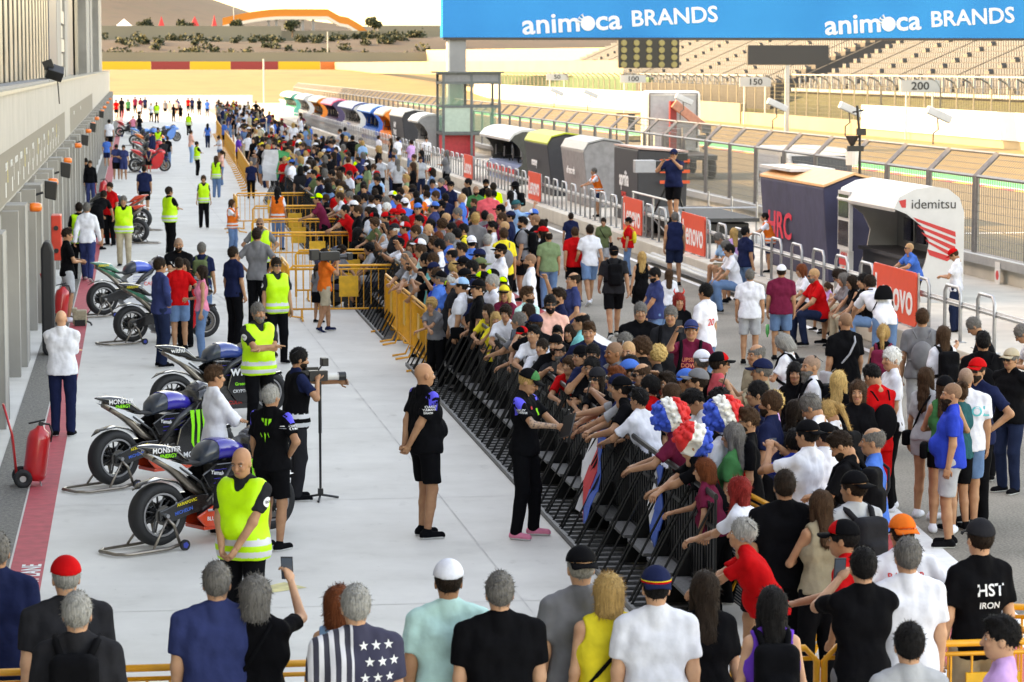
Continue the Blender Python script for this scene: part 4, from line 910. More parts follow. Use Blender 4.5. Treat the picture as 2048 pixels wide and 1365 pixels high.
# ---- head (origin: skull base, facing +Y)
def face_parts(sex,h=.008):
    f=Field((-.12,-.14,-.10),(.12,.16,.27),h); w=1 if sex=='m' else .94
    f.ell((0,-.012,.145),(.078*w,.098,.098),.02).ell((0,.025,.085),(.066*w,.072,.085),.03)
    f.ell((0,.052,.028),(.042*w,.040,.035),.03)                         # jaw and chin
    f.cone((0,-.015,.05),(0,-.012,-.06),.058*w,.054*w,.03)
    f.cone((0,.092,.122),(0,.112,.083),.011,.017,.012)                 # nose
    f.ell((0,.088,.050),(.024,.014,.011),.01)                          # mouth
    f.cone((-.045,.078,.137),(.045,.078,.137),.012,.012,.018)          # brow
    for s in (-1,1):
        f.ell((s*.036,.079,.086),(.022,.018,.018),.02); f.ell((s*.033,.104,.118),(.018,.018,.012),0,'sub')
        f.ell((s*.080*w,-.008,.105),(.010,.022,.034),.008)
    V,Fc=f.verts(); c=V[Fc].mean(1)
    mi=np.zeros(len(Fc),int); mi[(abs(c[:,0])<.026)&(abs(c[:,2]-.050)<.008)&(c[:,1]>.085)]=3
    parts=[(V,Fc,mi)]
    def ball(c,r,m):
        mb=MB().lathe([(.0005,-r[1])]+[(r[0]*math.cos(a),r[1]*math.sin(a)) for a in (-.9,-.4,.0,.4,.9)]+[(.0005,r[1])],8,M=Matrix.Translation(c)@Matrix.Diagonal((1,1,r[2]/r[0],1)),close=False); return (mb.v,mb.f,m)
    for s in (-1,1):
        parts.append(ball((s*.033,.084,.118),(.014,.010,.0075),1)); parts.append(ball((s*.033,.092,.118),(.0065,.005,.0065),2))
        mb=MB().box(-.02,.02,-.004,.004,-.0035,.0035,M=Matrix.Translation((s*.035,.092,.139))@Matrix.Rotation(-s*.12,4,'Y')); parts.append((mb.v,mb.f,2))
    return parts
def merge(fs): 
    V=[];F_=[];n=0
    for v,f in fs: V.append(v); F_.append(np.asarray(f)+n); n+=len(v)
    return np.concatenate(V),np.concatenate(F_)
HAIRC={}
def hair_mesh(style):
    if style in HAIRC: return HAIRC[style]
    f=Field((-.22,-.28,-.45),(.22,.2,.36),.0105)
    def cap_(g,top=0,face=True): 
        f.ell((0,-.014,.148),(.078+g,.100+g,.098+g+top),.0)
        if face: f.ell((0,.125,.060),(.090,.085,.095),0,'sub')
    if style=='short': 
        cap_(.013,.006); f.cut((0,0,.055),(0,.55,-1)); f.noise(.003,95,1)
    elif style=='capshort': cap_(.010,.0); f.cut((0,0,.05),(0,.55,-1)); f.cut((0,0,.165),(0,0,1)); f.noise(.002,95,1)
    elif style=='buzz': cap_(.0045); f.cut((0,0,.06),(0,.55,-1))
    elif style=='top':
        cap_(.007); f.cut((0,0,.05),(0,.6,-1)); f.ell((0,.015,.225),(.066,.088,.036),.02); f.ell((0,.125,.060),(.08,.07,.105),0,'sub'); f.noise(.005,80,3)
    elif style=='fringe':
        cap_(.020,.01); f.cut((0,0,.045),(0,.5,-1)); f.ell((0,.06,.19),(.078,.05,.05),.02); f.ell((0,.125,.045),(.08,.07,.105),0,'sub'); f.noise(.006,75,5)
    elif style=='ring':
        cap_(.007); f.cut((0,0,.055),(0,.5,-1)); f.ell((0,.03,.245),(.075,.125,.075),0,'sub'); f.noise(.002,90,2)
    elif style in ('long','bob','pony','bun','longw'):
        g=.016; cap_(g,.006)
        if style in ('long','longw'):
            f.cone((0,-.06,.14),(0,-.105,-.18 if style=='long' else -.24),.088,.066,.03,((0,1,0),.5)); f.cone((.07,-.0,.12),(.085,.0,-.12),.030,.028,.03); f.cone((-.07,-.0,.12),(-.085,.0,-.12),.030,.028,.03)
            f.noise(.004,60,4,(1,1,.35 if style=='long' else .6))
        elif style=='bob':
            f.cone((0,-.04,.15),(0,-.05,.02),.105,.098,.02); f.ell((0,.125,.065),(.078,.09,.11),0,'sub'); f.cut((0,0,-.02),(0,.2,-1)); f.noise(.004,60,4,(1,1,.3))
        elif style=='pony':
            f.cut((0,0,.03),(0,.6,-1)); f.cone((0,-.115,.18),(0,-.17,.10),.028,.034,.02); f.cone((0,-.17,.10),(0,-.13,-.17),.036,.018,.02); f.noise(.004,60,4,(1,1,.4))
        else:
            f.cut((0,0,.03),(0,.6,-1)); f.ell((0,-.10,.235),(.045,.045,.042),.015); f.noise(.004,70,6)
    elif style=='curly':
        f.ell((0,-.015,.155),(.110,.125,.125),0); f.ell((0,.135,.055),(.085,.08,.11),0,'sub'); f.cut((0,0,.03),(0,.5,-1)); f.noise(.010,95,8)
    elif style=='wig':
        rng=np.random.RandomState(3)
        f.ell((0,-.01,.16),(.145,.15,.14),0); f.ell((0,.15,.04),(.085,.1,.12),0,'sub'); f.cut((0,0,.02),(0,.4,-1))
        for _ in range(260):
            v=nrm(rng.randn(3)); 
            if v[2]<-.4: continue
            c=np.array((0,-.01,.16))+v*np.array((.155,.16,.15))*rng.uniform(.95,1.1); 
            if c[1]>.09 and c[2]<.16: continue
            rr_=rng.uniform(.014,.026); f.ell(c,(rr_,rr_,rr_),.003)
    elif style=='beard':
        f.ell((0,.032,.055),(.070,.078,.060),.0); f.ell((0,.060,.020),(.045,.046,.040),.02); f.ell((0,.05,.125),(.10,.12,.058),0,'sub'); f.ell((0,.108,.052),(.020,.02,.007),0,'sub'); f.cut((0,-.005,0),(0,-1,0)); f.cut((0,0,-.03),(0,0,-1)); f.noise(.002,110,2)
    elif style=='longbeard':
        f.ell((0,.032,.055),(.070,.078,.060),.0); f.cone((0,.062,.03),(0,.085,-.05),.050,.030,.03); f.ell((0,.05,.125),(.10,.12,.058),0,'sub'); f.ell((0,.108,.052),(.020,.02,.007),0,'sub'); f.cut((0,-.005,0),(0,-1,0)); f.noise(.004,90,2)
    V,Fc=f.verts(); tuft=None
    if style in ('short','top','fringe','long','longw','bob','pony','bun','curly','capshort','ring'):
        rng=np.random.RandomState(5); n=900; q=rng.randint(0,len(Fc),n); P=V[Fc[q]]; c=P.mean(1); nn=np.cross(P[:,1]-P[:,0],P[:,2]-P[:,0]); nn/=np.linalg.norm(nn,axis=1)[:,None]+1e-9
        rad=c-np.array((0,-.01,.14)); sgn=np.sign((nn*rad).sum(1)); nn*=sgn[:,None]; fl=np.tile(np.array((0,-.35,-1.)),(n,1))+rng.randn(n,3)*.45; 
        if style in('curly','fringe','top'): fl=rng.randn(n,3)
        d_=nn*(.55 if style!='capshort' else .2)+fl-nn*(fl*nn).sum(1)[:,None]; d_/=np.linalg.norm(d_,axis=1)[:,None]; L=(rng.uniform(.012,.030,n)*(1.5 if style in('long','longw','bob','pony') else 1))[:,None]; sd=np.cross(d_,nn); sd/=np.linalg.norm(sd,axis=1)[:,None]+1e-9
        a=c-sd*.0035-nn*.002; b=c+sd*.0035-nn*.002; t=c+d_*L; TV=np.stack([a,b,t],1).reshape(-1,3); tuft=(TV,[(3*i,3*i+1,3*i+2) for i in range(n)],0)
    if style=='wig': c=V[Fc].mean(1)[:,0]; me=np_mesh('hair',[(V,Fc,np.where(c<-.045,0,np.where(c<.055,1,2)))],[mat('wig_blue',(.01,.08,.50),.8),mat('wig_white',(.70,.68,.62),.8),mat('wig_red',(.70,.02,.02),.8)])
    else: me=np_mesh('hair',[(V,Fc,0)]+([tuft] if tuft else []),[hairm('d')])
    HAIRC[style]=me; return me
CAPC={}
def cap_mesh(kind):
    if kind in CAPC: return CAPC[kind]
    if kind in ('cap','flat'):
        f=Field((-.12,-.13,.11),(.12,.23,.29),.009); f.ell((0,-.010,.160),(.094,.115,.104),0); f.cut((0,0,.165),(0,.10,-1)); V,Fc=f.verts(); c=V[Fc].mean(1)
        mi=np.where((c[:,1]>.03),1,0); parts=[(V,Fc,mi)]
        mb=MB(); n=10; top=[];bot=[]
        for i in range(n+1):
            a=PI*i/n; x=.083*math.cos(a); yo=.085+(.085 if kind=='cap' else .095)*math.sin(a)**.7; 
            top.append((x,.055+.035*math.sin(a)*0,.168)); bot.append((x*.95,yo+.012,.160-.018*abs(math.cos(a))**2+(.0)))
        v=top+bot+[(p[0],p[1],p[2]-.006) for p in top]+[(p[0],p[1],p[2]-.006) for p in bot]; m=n+1
        fs=[(i,i+1,m+i+1,m+i) for i in range(n)]+[(2*m+i+1,2*m+i,3*m+i,3*m+i+1) for i in range(n)]+[(m+i,m+i+1,3*m+i+1,3*m+i) for i in range(n)]
        parts.append((v,fs,2)); me=np_mesh('cap',parts,[cloth('k')]*3)
    elif kind=='bucket':
        f=Field((-.19,-.2,.08),(.19,.2,.29),.011); f.ell((0,-.010,.165),(.098,.115,.10),0); f.cut((0,0,.14),(0,0,-1)); f.ell((0,-.01,.135),(.165,.175,.018),.01); V,Fc=f.verts(); me=np_mesh('hat',[(V,Fc,0)],[cloth('k')])
    CAPC[kind]=me; return me
def shades_mesh():
    mb=MB()
    for s in (-1,1):
        mb.mat(0).box(-.026,.026,-.004,.004,-.017,.017,M=Matrix.Translation((s*.034,.106,.118))@Matrix.Rotation(-s*.22,4,'Z')); mb.tube([(s*.06,.098,.124),(s*.081,.0,.122)],.003,4)
    mb.box(-.01,.01,.104,.110,.120,.126); return mb.mesh('glasses',[M_BLACK])
SHD=shades_mesh()
def glasses_mesh():
    mb=MB()
    for s in (-1,1):
        mb.tube([(s*.034+.024*math.cos(a),.106,.118+.019*math.sin(a)) for a in [i*PI/5 for i in range(11)]],.0022,4); mb.tube([(s*.06,.102,.122),(s*.081,.0,.120)],.002,4)
    mb.tube([(-.01,.107,.122),(.01,.107,.122)],.002,4); return mb.mesh('glasses',[M_BLACK])
GLS=glasses_mesh()
# ---- skeleton
def ik(a,c,l1,l2,pole):
    a=np.array(a,float); c=np.array(c,float); d=c-a; L=np.linalg.norm(d); Lm=(l1+l2)*.995
    if L>Lm: c=a+d/L*Lm; d=c-a; L=Lm
    L=max(L,abs(l1-l2)+.02)
    u=d/np.linalg.norm(d); x=(l1*l1-l2*l2+L*L)/(2*L); h=math.sqrt(max(l1*l1-x*x,0)); p=np.array(pole,float); p=p-u*(p@u); p=nrm(p); return a+u*x+p*h,c
# pose: lean(deg) turn(deg) hyaw hpitch ; L/R wrist (x,y,z) ; elbow pole ; legs (ankle xyz) ; sit
POSES={
'stand':dict(L=(-.245,.05,.86),R=(.245,.05,.86)),'stand2':dict(L=(-.235,.09,.88),R=(.235,.0,.86),hy=18,legs=((-.13,.05),(.12,-.06))),
'hips':dict(L=(-.20,.03,1.03),R=(.20,.03,1.03),pole=(1.6,-.8,0)),'hip1':dict(L=(-.245,.05,.86),R=(.20,.05,1.03),pole=(1.6,-.8,0)),
'back':dict(L=(-.05,-.20,.93),R=(.04,-.21,.91),pole=(1,-.6,.2),belly=.03),'cross':dict(L=(.10,.22,1.19),R=(-.10,.24,1.22),pole=(1,.35,-1)),
'clasp':dict(L=(-.04,.30,.88),R=(.04,.31,.86),pole=(1.4,-.5,-.1),hp=12),'lean':dict(lean=22,L=(-.14,.52,1.13),R=(.16,.50,1.13),pole=(1,.1,-.8),hp=-14),
'leanf':dict(lean=30,L=(.10,.55,1.13),R=(-.12,.56,1.15),pole=(1,.2,-.6),hp=-22),'reach':dict(lean=20,L=(-.10,.58,1.12),R=(.10,.86,1.22),pole=(1,-.2,-.8),hp=-8),
'reachL':dict(lean=22,R=(.10,.58,1.12),L=(-.10,.86,1.20),pole=(1,-.2,-.8),hp=-8,hy=15),'phone':dict(L=(-.07,.36,1.50),R=(.07,.36,1.50),pole=(1,.2,-1)),
'phone1':dict(L=(-.22,.2,1.0),R=(.16,.38,1.66),pole=(.6,.1,-1),hp=-6),'read':dict(L=(-.06,.30,1.17),R=(.06,.30,1.17),pole=(1,-.2,-1),hp=34),
'chin':dict(L=(.05,.24,1.12),R=(.03,.17,1.44),pole=(.8,.3,-1),hy=20),'walk':dict(L=(-.26,.20,.95),R=(.26,-.16,.90),legs=((-.09,-.30,.14),(.09,.28))),
'walk2':dict(L=(-.26,-.14,.90),R=(.26,.16,.93),legs=((-.09,.24),(.09,-.22,.12))),'sit':dict(sit=1,L=(-.14,.42,.62),R=(.14,.42,.62),lean=14,pole=(1,-.4,0)),
'sitlow':dict(sit=1,L=(-.04,.38,.72),R=(.05,.38,.72),lean=26,hp=20,pole=(1,-.3,-.4)),'bend':dict(lean=58,L=(-.16,.78,.78),R=(.18,.70,.72),pole=(1,0,.3),hp=-10,legs=((-.12,-.08),(.14,-.02))),
'shoulder':dict(L=(-.10,.34,1.52),R=(.22,.20,1.46),pole=(.9,.5,-1),hp=2,legs=((-.1,.12),(.12,-.2))),'film':dict(L=(.02,.52,1.36),R=(.16,.22,1.40),pole=(.8,.2,-1),hp=6,lean=4),
'hug':dict(L=(-.26,.05,.88),R=(.44,.12,1.28),pole=(.4,-.8,-1),legs=((-.1,0),(.1,0))),'sign':dict(legs=((-.17,.03),(.15,-.03)),L=(-.05,.42,1.14),R=(.12,.42,1.20),pole=(1,-.1,-.9),hp=22,hy=8),
'pocket':dict(L=(-.19,.10,.95),R=(.19,.10,.95),pole=(1.2,-1,0)),'crouch':dict(sit=2,L=(-.15,.50,.70),R=(.15,.45,.62),lean=25,pole=(1,-.2,0)),
'camlow':dict(L=(-.04,.26,1.16),R=(.06,.24,1.14),pole=(1,-.4,-.6),hp=4),'hold1':dict(L=(-.245,.05,.86),R=(.14,.26,1.14),pole=(.8,-.6,-1)),
'lean3':dict(lean=16,L=(-.24,.12,.95),R=(.05,.46,1.14),pole=(.8,-.2,-.8),hp=-6),'lean4':dict(lean=26,L=(-.20,.46,1.12),R=(.02,.50,1.14),pole=(1,.2,-.7),hp=-18,hy=-14),'film2':dict(lean=10,L=(-.04,.44,1.42),R=(.07,.44,1.42),pole=(1,.1,-1),hp=-2),'phonelow':dict(lean=14,L=(-.05,.40,1.20),R=(.07,.40,1.20),pole=(1,-.1,-1),hp=22),
'ride':dict(lean=24,L=(-.10,.56,1.10),R=(.12,.56,1.10),pole=(1,-.1,-.8),hp=18),
}
TPL={}
def ghost(): pass
def build_template(pose,sex,wide,sleeve,leg,res):
    """meshes for one pose: body, shirt, legs cover, shoes; all in the person's own frame (height 1.75, facing +Y)"""
    P_=POSES[pose]; key=(pose,sex,wide,sleeve,leg,res)
    if key in TPL: return TPL[key]
    h={0:.026,1:.020,2:.0135}[res]
    lean=R(P_.get('lean',0)); sit=P_.get('sit',0); W_=1.0 if sex=='m' else .90; W_*= {0:.93,1:1.0,2:1.13,3:1.25}[wide]; dep={0:.95,1:1.0,2:1.18,3:1.35}[wide]
    pz=.97
    if sit==1: pz=.56
    if sit==2: pz=.42
    pel=np.array((0,-.03 if lean>.15 and not sit else 0,pz)); 
    def up(x,y,z,a=lean):
        c,s=math.cos(a),math.sin(a); return pel+np.array((x,y*c+z*s,-y*s+z*c))
    waist=up(0,0,.13,lean*.5); mid=waist-pel; 
    def up2(x,y,z): 
        c,s=math.cos(lean),math.sin(lean); return waist+np.array((x,y*c+z*s,-y*s+z*c))
    chest=up2(0,.01,.17); ytop=up2(0,0,.34); neck=up2(0,-.01,.42); 
    headM=Matrix.Translation(Vector(up2(0,.0,.430)))@Matrix.Rotation(R(P_.get('hy',0)),4,'Z')@Matrix.Rotation(-(lean*.55+R(P_.get('hp',0))),4,'X')@Matrix.Scale(.95,4)
    fw=nrm(up2(0,1,.2)-up2(0,0,.2)); SH=.176*W_ if sex=='m' else .158*W_
    sho=[up2(-SH,0,.318),up2(SH,0,.318)]; pole=P_.get('pole',(.25,-1,-.1)); wr=[P_['L'],P_['R']]
    off=np.array((0,0,0.0))
    if sit==1: off=np.array((0,0,0))
    arms=[]
    for i,s in ((0,-1),(1,1)):
        w_=np.array(wr[i],float); e,w2=ik(sho[i],w_,.285,.255,(s*pole[0],pole[1],pole[2])); arms.append((sho[i],e,w2))
    HX=.092*W_; legs=[]; lg=P_.get('legs',((-.11,.02),(.11,-.02)))
    for i,s in ((0,-1),(1,1)):
        hip=pel+np.array((s*HX,0,-.04))
        if sit==1: kn=hip+np.array((s*.06,.42,.03)); an=np.array((kn[0]+s*.01,kn[1]-.02+.05*s,.085))
        elif sit==2: kn=hip+np.array((s*.14,.38,.12)); an=np.array((kn[0]-s*.02,kn[1]-.22,.09))
        else:
            l=lg[i]; an=np.array((l[0],l[1],l[2] if len(l)>2 else .085)); kn,an=ik(hip,an,.43,.42,(0,1,.0))
        legs.append((hip,kn,an))
    lo=np.minimum.reduce([pel-.35,*[a[j]-.15 for a in arms for j in range(3)],*[l[j]-.18 for l in legs for j in range(3)]]); hi=np.maximum.reduce([up2(0,0,.62)+.15,pel+.3,*[a[j]+.15 for a in arms for j in range(3)],*[l[j]+.18 for l in legs for j in range(3)]]); lo[2]=max(lo[2],-.03)
    AL=nrm(up2(0,1,.2)-up2(0,0,.2))
    def torso(f,g,full=True):
        f.cone(pel+np.array((-.055*W_,0,.0)),pel+np.array((.055*W_,0,.0)),.115*min(dep,1.15)+g,.115*min(dep,1.15)+g,.05)
        f.cone(waist+(-.045*W_,0,0),waist+(.045*W_,0,0),(.098 if sex=='m' else .085)*dep+g,(.098 if sex=='m' else .085)*dep+g,.08)
        f.cone(chest-(.075*W_,0,0),chest+(.075*W_,0,0),.108*(dep*.4+.6)+g,.108*(dep*.4+.6)+g,.08)
        f.cone(up2(-.095*W_,-.005,.285),up2(.095*W_,-.005,.285),.072+g,.072+g,.07)
        for s in (-1,1): f.cone(up2(s*.045,-.015,.405),up2(s*(SH-.005),-.005,.335),.036+g*.5,.040+g*.5,.05)
        if wide>=2 or P_.get('belly'): f.ell(waist+fw*.06*dep+np.array((0,0,-.01)),(.12*W_+g,.11*dep+g,.13+g),.05)
        if sex=='f':
            for s in (-1,1): f.ell(up2(s*.065,.080,.19),(.058+g*.6,.052+g*.6,.055+g*.6),.04)
    # body
    f=Field(lo,hi,h); torso(f,-.02)
    f.cone(up2(0,-.005,.37),up2(0,-.005,.47),.050,.054,.02)
    parts=[]
    at=.046 if sex=='m' else .038; at*= (1.12 if wide>=2 else 1)
    for (s_,e,w_) in arms:
        f.cone(s_,e,at,at*.80,.035); f.cone(e,w_,at*.84,at*.55,.02)
    for (hp_,kn,an) in legs:
        f.cone(hp_,kn,.082,.055,.03); f.cone(kn,kn*.6+an*.4,.056,.054,.03); f.cone(kn*.6+an*.4,an,.054,.036,.02)
    V,Fc=f.verts(); bi=np.zeros(len(Fc),int)
    if pose=='sign' :
        c=V[Fc].mean(1); e=arms[1][1]; w2=arms[1][2]; t=((c-e)@(w2-e))/((w2-e)@(w2-e)); dd=np.linalg.norm(c-e-t[:,None]*(w2-e),axis=1); bi[(t>-.15)&(t<.98)&(dd<.1)]=4
    parts.append((V,Fc,bi))
    # hands
    for i,(s_,e,w_) in enumerate(arms):
        s=-1 if i==0 else 1; d=nrm(w_-e); n=np.array((-s,.0,.0)); 
        if abs(d@n)>.7 or lean>.1 or pose in ('reach','read','lean'): n=np.array((0,0,-1.)) if d[2]>-.6 else n
        n=nrm(n-d*(n@d)); sd=np.cross(d,n)*s
        if pose in ('phone','phone1','film','shoulder','chin','film2'): n=nrm(np.array((-s*.6,.4,0))-d*(np.array((-s*.6,.4,0))@d)); sd=np.cross(d,n)*s
        g=Field(w_-.09+d*.04,w_+.09+d*.04,.012 if res==2 else .016); g.cone(w_-d*.02,w_+d*.03,.026,.030,.02,(n,.7)); 
        a=w_+d*.035; g.cone(a-sd*.018,a+d*.045-sd*.022,.019,.017,.02,(n,.75)); g.cone(a+sd*.018,a+d*.045+sd*.022,.019,.017,.02,(n,.75)); V,Fc=g.verts(); parts.append((V,Fc,0))
        mb=MB(); curl=.55 if pose not in ('hips','hip1','cross') else .15
        for q,(o,L) in enumerate(((-.029,.066),(-.010,.077),(.010,.074),(.028,.058))):
            p=w_+d*.072+sd*o; pts=[p-d*.012]; ang=0; dd=d
            for sg_,fr_ in enumerate((.45,.32,.23)):
                ang+=curl*(.8+.1*q); dd=d*math.cos(ang)+n*math.sin(ang); p=p+dd*L*fr_; pts.append(p)
            mb.tube(pts,[.0095,.0092,.0082,.0065],5)
        p=w_+d*.025-sd*.026; t1=nrm(-sd*.8+d*.6+n*.3); t2=nrm(-sd*.2+d*.9+n*.45); mb.tube([p,p+t1*.032,p+t1*.032+t2*.028,p+t1*.034+t2*.045],[.012,.0105,.0095,.007],5)
        parts.append((mb.v,mb.f,0))
    HM=np.array(headM)
    for V,Fc,m in FACE[sex]: V=np.asarray(V); parts.append((V@HM[:3,:3].T+HM[:3,3],Fc,m))
    out={'body':np_mesh('person',parts,[skin('a'),M_EYEW,M_EYED,M_LIP,tattoo_mat()]),'headM':headM,'top':(headM@Vector((0,-.02,.24)))}
    # shirt
    hs=h*.95; f=Field(lo-.05,hi+.05,hs); g=.018+.004*(res<2); torso(f,g-.006)
    hem=pel+np.array((0,0,-.10)) if sex=='m' else pel+np.array((0,0,-.04))
    f.cone(pel+np.array((-.055*W_,0,-.08)),pel+np.array((.055*W_,0,-.08)),.118*min(dep,1.2)+g,.118*min(dep,1.2)+g,.05)
    for (s_,e,w_) in arms:
        if sleeve=='tank': f.cone(up2(math.copysign(.10*W_,s_[0]),0,.335),s_*.6+up2(0,0,.33)*.4,.055,.05,.03); continue
        end=e if sleeve=='tee' else w_
        if sleeve=='tee': 
            q=s_+(e-s_)*.80; f.cone(s_,q,at+g*.55,at*.93+g*.95,.035,cp=(s_+(e-s_)*.70,e-s_))
        else: f.cone(s_,e,at+g*.6,at+g*.7,.03); f.cone(e,w_,at+g*.6,at*.62+g*.8,.02)
    f.cut(hem,(0,-math.sin(lean*.2),-1)) if not sit else f.cut(pel+(0,0,-.09),(0,0,-1))
    # neck opening
    f.cone(up2(0,-.022,.35),up2(0,-.018,.402),.074,.064,.03); c=up2(0,.034,.468); f.ell(c,(.058,.066,.055),0,'sub')
    if sleeve=='tank': 
        for s in (-1,1): f.ell(up2(s*(SH+.03),0,.32),(.055,.12,.095),0,'sub')
    if res>=1: f.noise(.0040,26,len(pose),(1,1,.7)); f.noise(.0030,55,len(pose)+2,(1,1,.45)) if res==2 else None
    V,Fc=f.verts(); out['shirt']=np_mesh('shirt',[(V,Fc,0)],[cloth('k')]); out['shirtV']=(V,Fc)
    # trousers / shorts / skirt
    f=Field(lo-.05,(hi[0]+.05,hi[1]+.05,min(hi[2],pel[2]+.32)),hs); g2=.016+.004*(res<2)
    f.cone(pel+np.array((-.055*W_,0,-.02)),pel+np.array((.055*W_,0,-.02)),.112*min(dep,1.15)+g2*.6,.112*min(dep,1.15)+g2*.6,.04)
    for (hp_,kn,an) in legs:
        if leg=='long':
            f.cone(hp_,kn,.088+g2,.064+g2*.8,.03); f.cone(kn,an,.060+g2,.052+g2*.6,.02); 
        elif leg=='short':
            q=hp_+(kn-hp_)*.98; f.cone(hp_,q,.090+g2,.076+g2,.03); u=kn-hp_; f.cut(hp_+u*.86,u,q-.18,q+.18)
        elif leg=='hot':
            q=hp_+(kn-hp_)*.5; f.cone(hp_,q,.090+g2,.088+g2,.03); u=kn-hp_; f.cut(hp_+u*.42,u,q-.2,q+.2)
        elif leg=='skirt':
            f.cone(hp_,hp_+(kn-hp_)*.8,.095+g2,.13,.08); f.cut(hp_+(kn-hp_)*.72,kn-hp_,kn-.3,kn+.25)
    f.cut(pel+(0,0,.07),(0,0,1))
    if res>=1: f.noise(.004,22,3,(1,1,.8))
    V,Fc=f.verts(); out['pants']=np_mesh('trousers',[(V,Fc,0)],[cloth('k')])
    out['shoes']=[]
    for i,(hp_,kn,an) in enumerate(legs):
        s=(-1,1)[i]; f=Field((-.07,-.12,-.02),(.07,.22,.14),.011 if res==2 else .015); f.cone((0,-.038,.036),(0,.145,.029),.045,.041,.02); f.cone((0,-.02,.05),(0,.0,.09),.042,.040,.03); f.cut((0,0,0),(0,0,-1)); V,Fc=f.verts(); c=V[Fc].mean(1)
        pitch=0
        if an[2]>.10: pitch=-.5
        M=Matrix.Translation((an[0],an[1],an[2]-.085))@Matrix.Rotation(-s*.15,4,'Z')@Matrix.Rotation(pitch,4,'X'); A=np.array(M)
        out['shoes'].append(np_mesh('shoe',[(V@A[:3,:3].T+A[:3,3],Fc,np.where(c[:,2]<.022,1,0))],[cloth('k'),mat('sole_white',(.6,.6,.6),.6)]))
    out['arms']=arms; out['legs']=legs; out['up2']=up2; out['pel']=pel; out['W']=W_; out['dep']=dep; out['fw']=fw; out['lean']=lean
    TPL[key]=out; return out
FACE={'m':face_parts('m'),'f':face_parts('f')}
def omat(o,*ms):
    for i,m in enumerate(ms):
        if i<len(o.material_slots): o.material_slots[i].link='OBJECT'; o.material_slots[i].material=m
BAGS={}
def bag_mesh(kind,T,res=1):
    up2=T['up2']; dep=T['dep']; W_=T['W']; key=(kind,id(T['body']))
    if key in BAGS: return BAGS[key]
    if kind=='backpack': 
        f=Field(up2(-.2,-.36,-.1)-.05,up2(.2,-.05,.42)+.08,.016); ca=math.cos(T['lean']); sa=math.sin(T['lean']); M=np.array(((1,0,0),(0,ca,sa),(0,-sa,ca)))
        f.box(up2(0,-.11*dep-.085,.14),(.14,.085,.21),.06,M=M); f.box(up2(0,-.11*dep-.16,.06),(.10,.05,.11),.04,.03,M=M)
        V,Fc=f.verts(); parts=[(V,Fc,0)]; mb=MB(); r=.024
    elif kind=='sack':
        f=Field(up2(-.2,-.32,-.15)-.05,up2(.2,-.05,.4)+.08,.016); f.ell(up2(0,-.11*dep-.05,.08),(.145,.07,.19),0); V,Fc=f.verts(); parts=[(V,Fc,0)]; mb=MB(); r=.009
    elif kind=='cross':
        parts=[]; mb=MB(); q=.125*dep*.92
        pts=[up2(.11*W_,-.02,.385),up2(.07,-q,.30),up2(-.02,-q-.012,.15),up2(-.13*W_,-.07*dep,-.02),up2(-.19*W_,.0,-.1),up2(-.12*W_,.07*dep,-.0),up2(-.02,q+.03,.14),up2(.08,q-.02,.3),up2(.11*W_,.02,.385)]
        mb.tube(pts,.014,5); parts.append((mb.v,mb.f,0)); f=Field(up2(-.34,-.15,-.32)-.02,up2(-.1,.15,-.02)+.02,.016); f.box(up2(-.225*W_-.02,.0,-.16),(.045,.11,.09),.03); V,Fc=f.verts(); parts.append((V,Fc,0))
        me=np_mesh('bag',parts,[cloth('k')]); BAGS[key]=me; return me
    for s in (-1,1):
        mb.tube([up2(s*.07,-.12*dep-.02,.30),up2(s*.10*W_,-.075,.385),up2(s*.11*W_,.01,.405),up2(s*.105*W_,.085,.34),up2(s*.11*W_,.125*dep+.005,.2),up2(s*.14*W_,.09*dep,.06),up2(s*.165*W_,-.03,.0),up2(s*.12,-.12*dep-.02,.02)],r,6)
    parts.append((mb.v,mb.f,0)); me=np_mesh('backpack',parts,[cloth('k')]); BAGS[key]=me; return me
def vest_mesh(T,sex):
    key=('vest',id(T['body']))
    if key in BAGS: return BAGS[key]
    up2=T['up2']; pel=T['pel']; W_=T['W']; dep=T['dep']; g=.030; f=Field(pel-.34,up2(0,0,.55)+.32,.0165); waist=up2(0,0,0)
    f.cone(pel+np.array((-.055*W_,0,-.04)),pel+np.array((.055*W_,0,-.04)),.128*min(dep,1.2)+g,.128*min(dep,1.2)+g,.05)
    f.cone(waist+(-.05*W_,0,0),waist+(.05*W_,0,0),.104*dep+g,.104*dep+g,.08)
    f.cone(up2(-.075*W_,.01,.17),up2(.075*W_,.01,.17),.110*(dep*.4+.6)+g,.110*(dep*.4+.6)+g,.08); f.cone(up2(-.11*W_,-.005,.30),up2(.11*W_,-.005,.30),.078+g,.078+g,.07)
    f.cone(up2(-.13*W_,-.0,.335),up2(.13*W_,-.0,.335),.062,.062,.04)
    if dep>1.1: f.ell(waist+T['fw']*.06*dep,(.12*W_+g,.11*dep+g,.13+g),.05)
    f.cut(pel+(0,0,-.13),(0,0,-1)); f.ell(up2(0,.06,.42),(.062,.10,.13),0,'sub'); 
    for s in (-1,1): f.ell(up2(s*(.235*W_),0,.27),(.062,.16,.125),0,'sub')
    f.noise(.003,24,2)
    V,Fc=f.verts(); c=V[Fc].mean(1)[:,2]-pel[2]; mi=np.where(((c>.00)&(c<.055))|((c>-.10)&(c<-.05)),1,0)
    me=np_mesh('vest',[(V,Fc,mi)],[cloth('h'),mat('reflective_band',(.55,.56,.58),.4,var=.05)]); BAGS[key]=me; return me
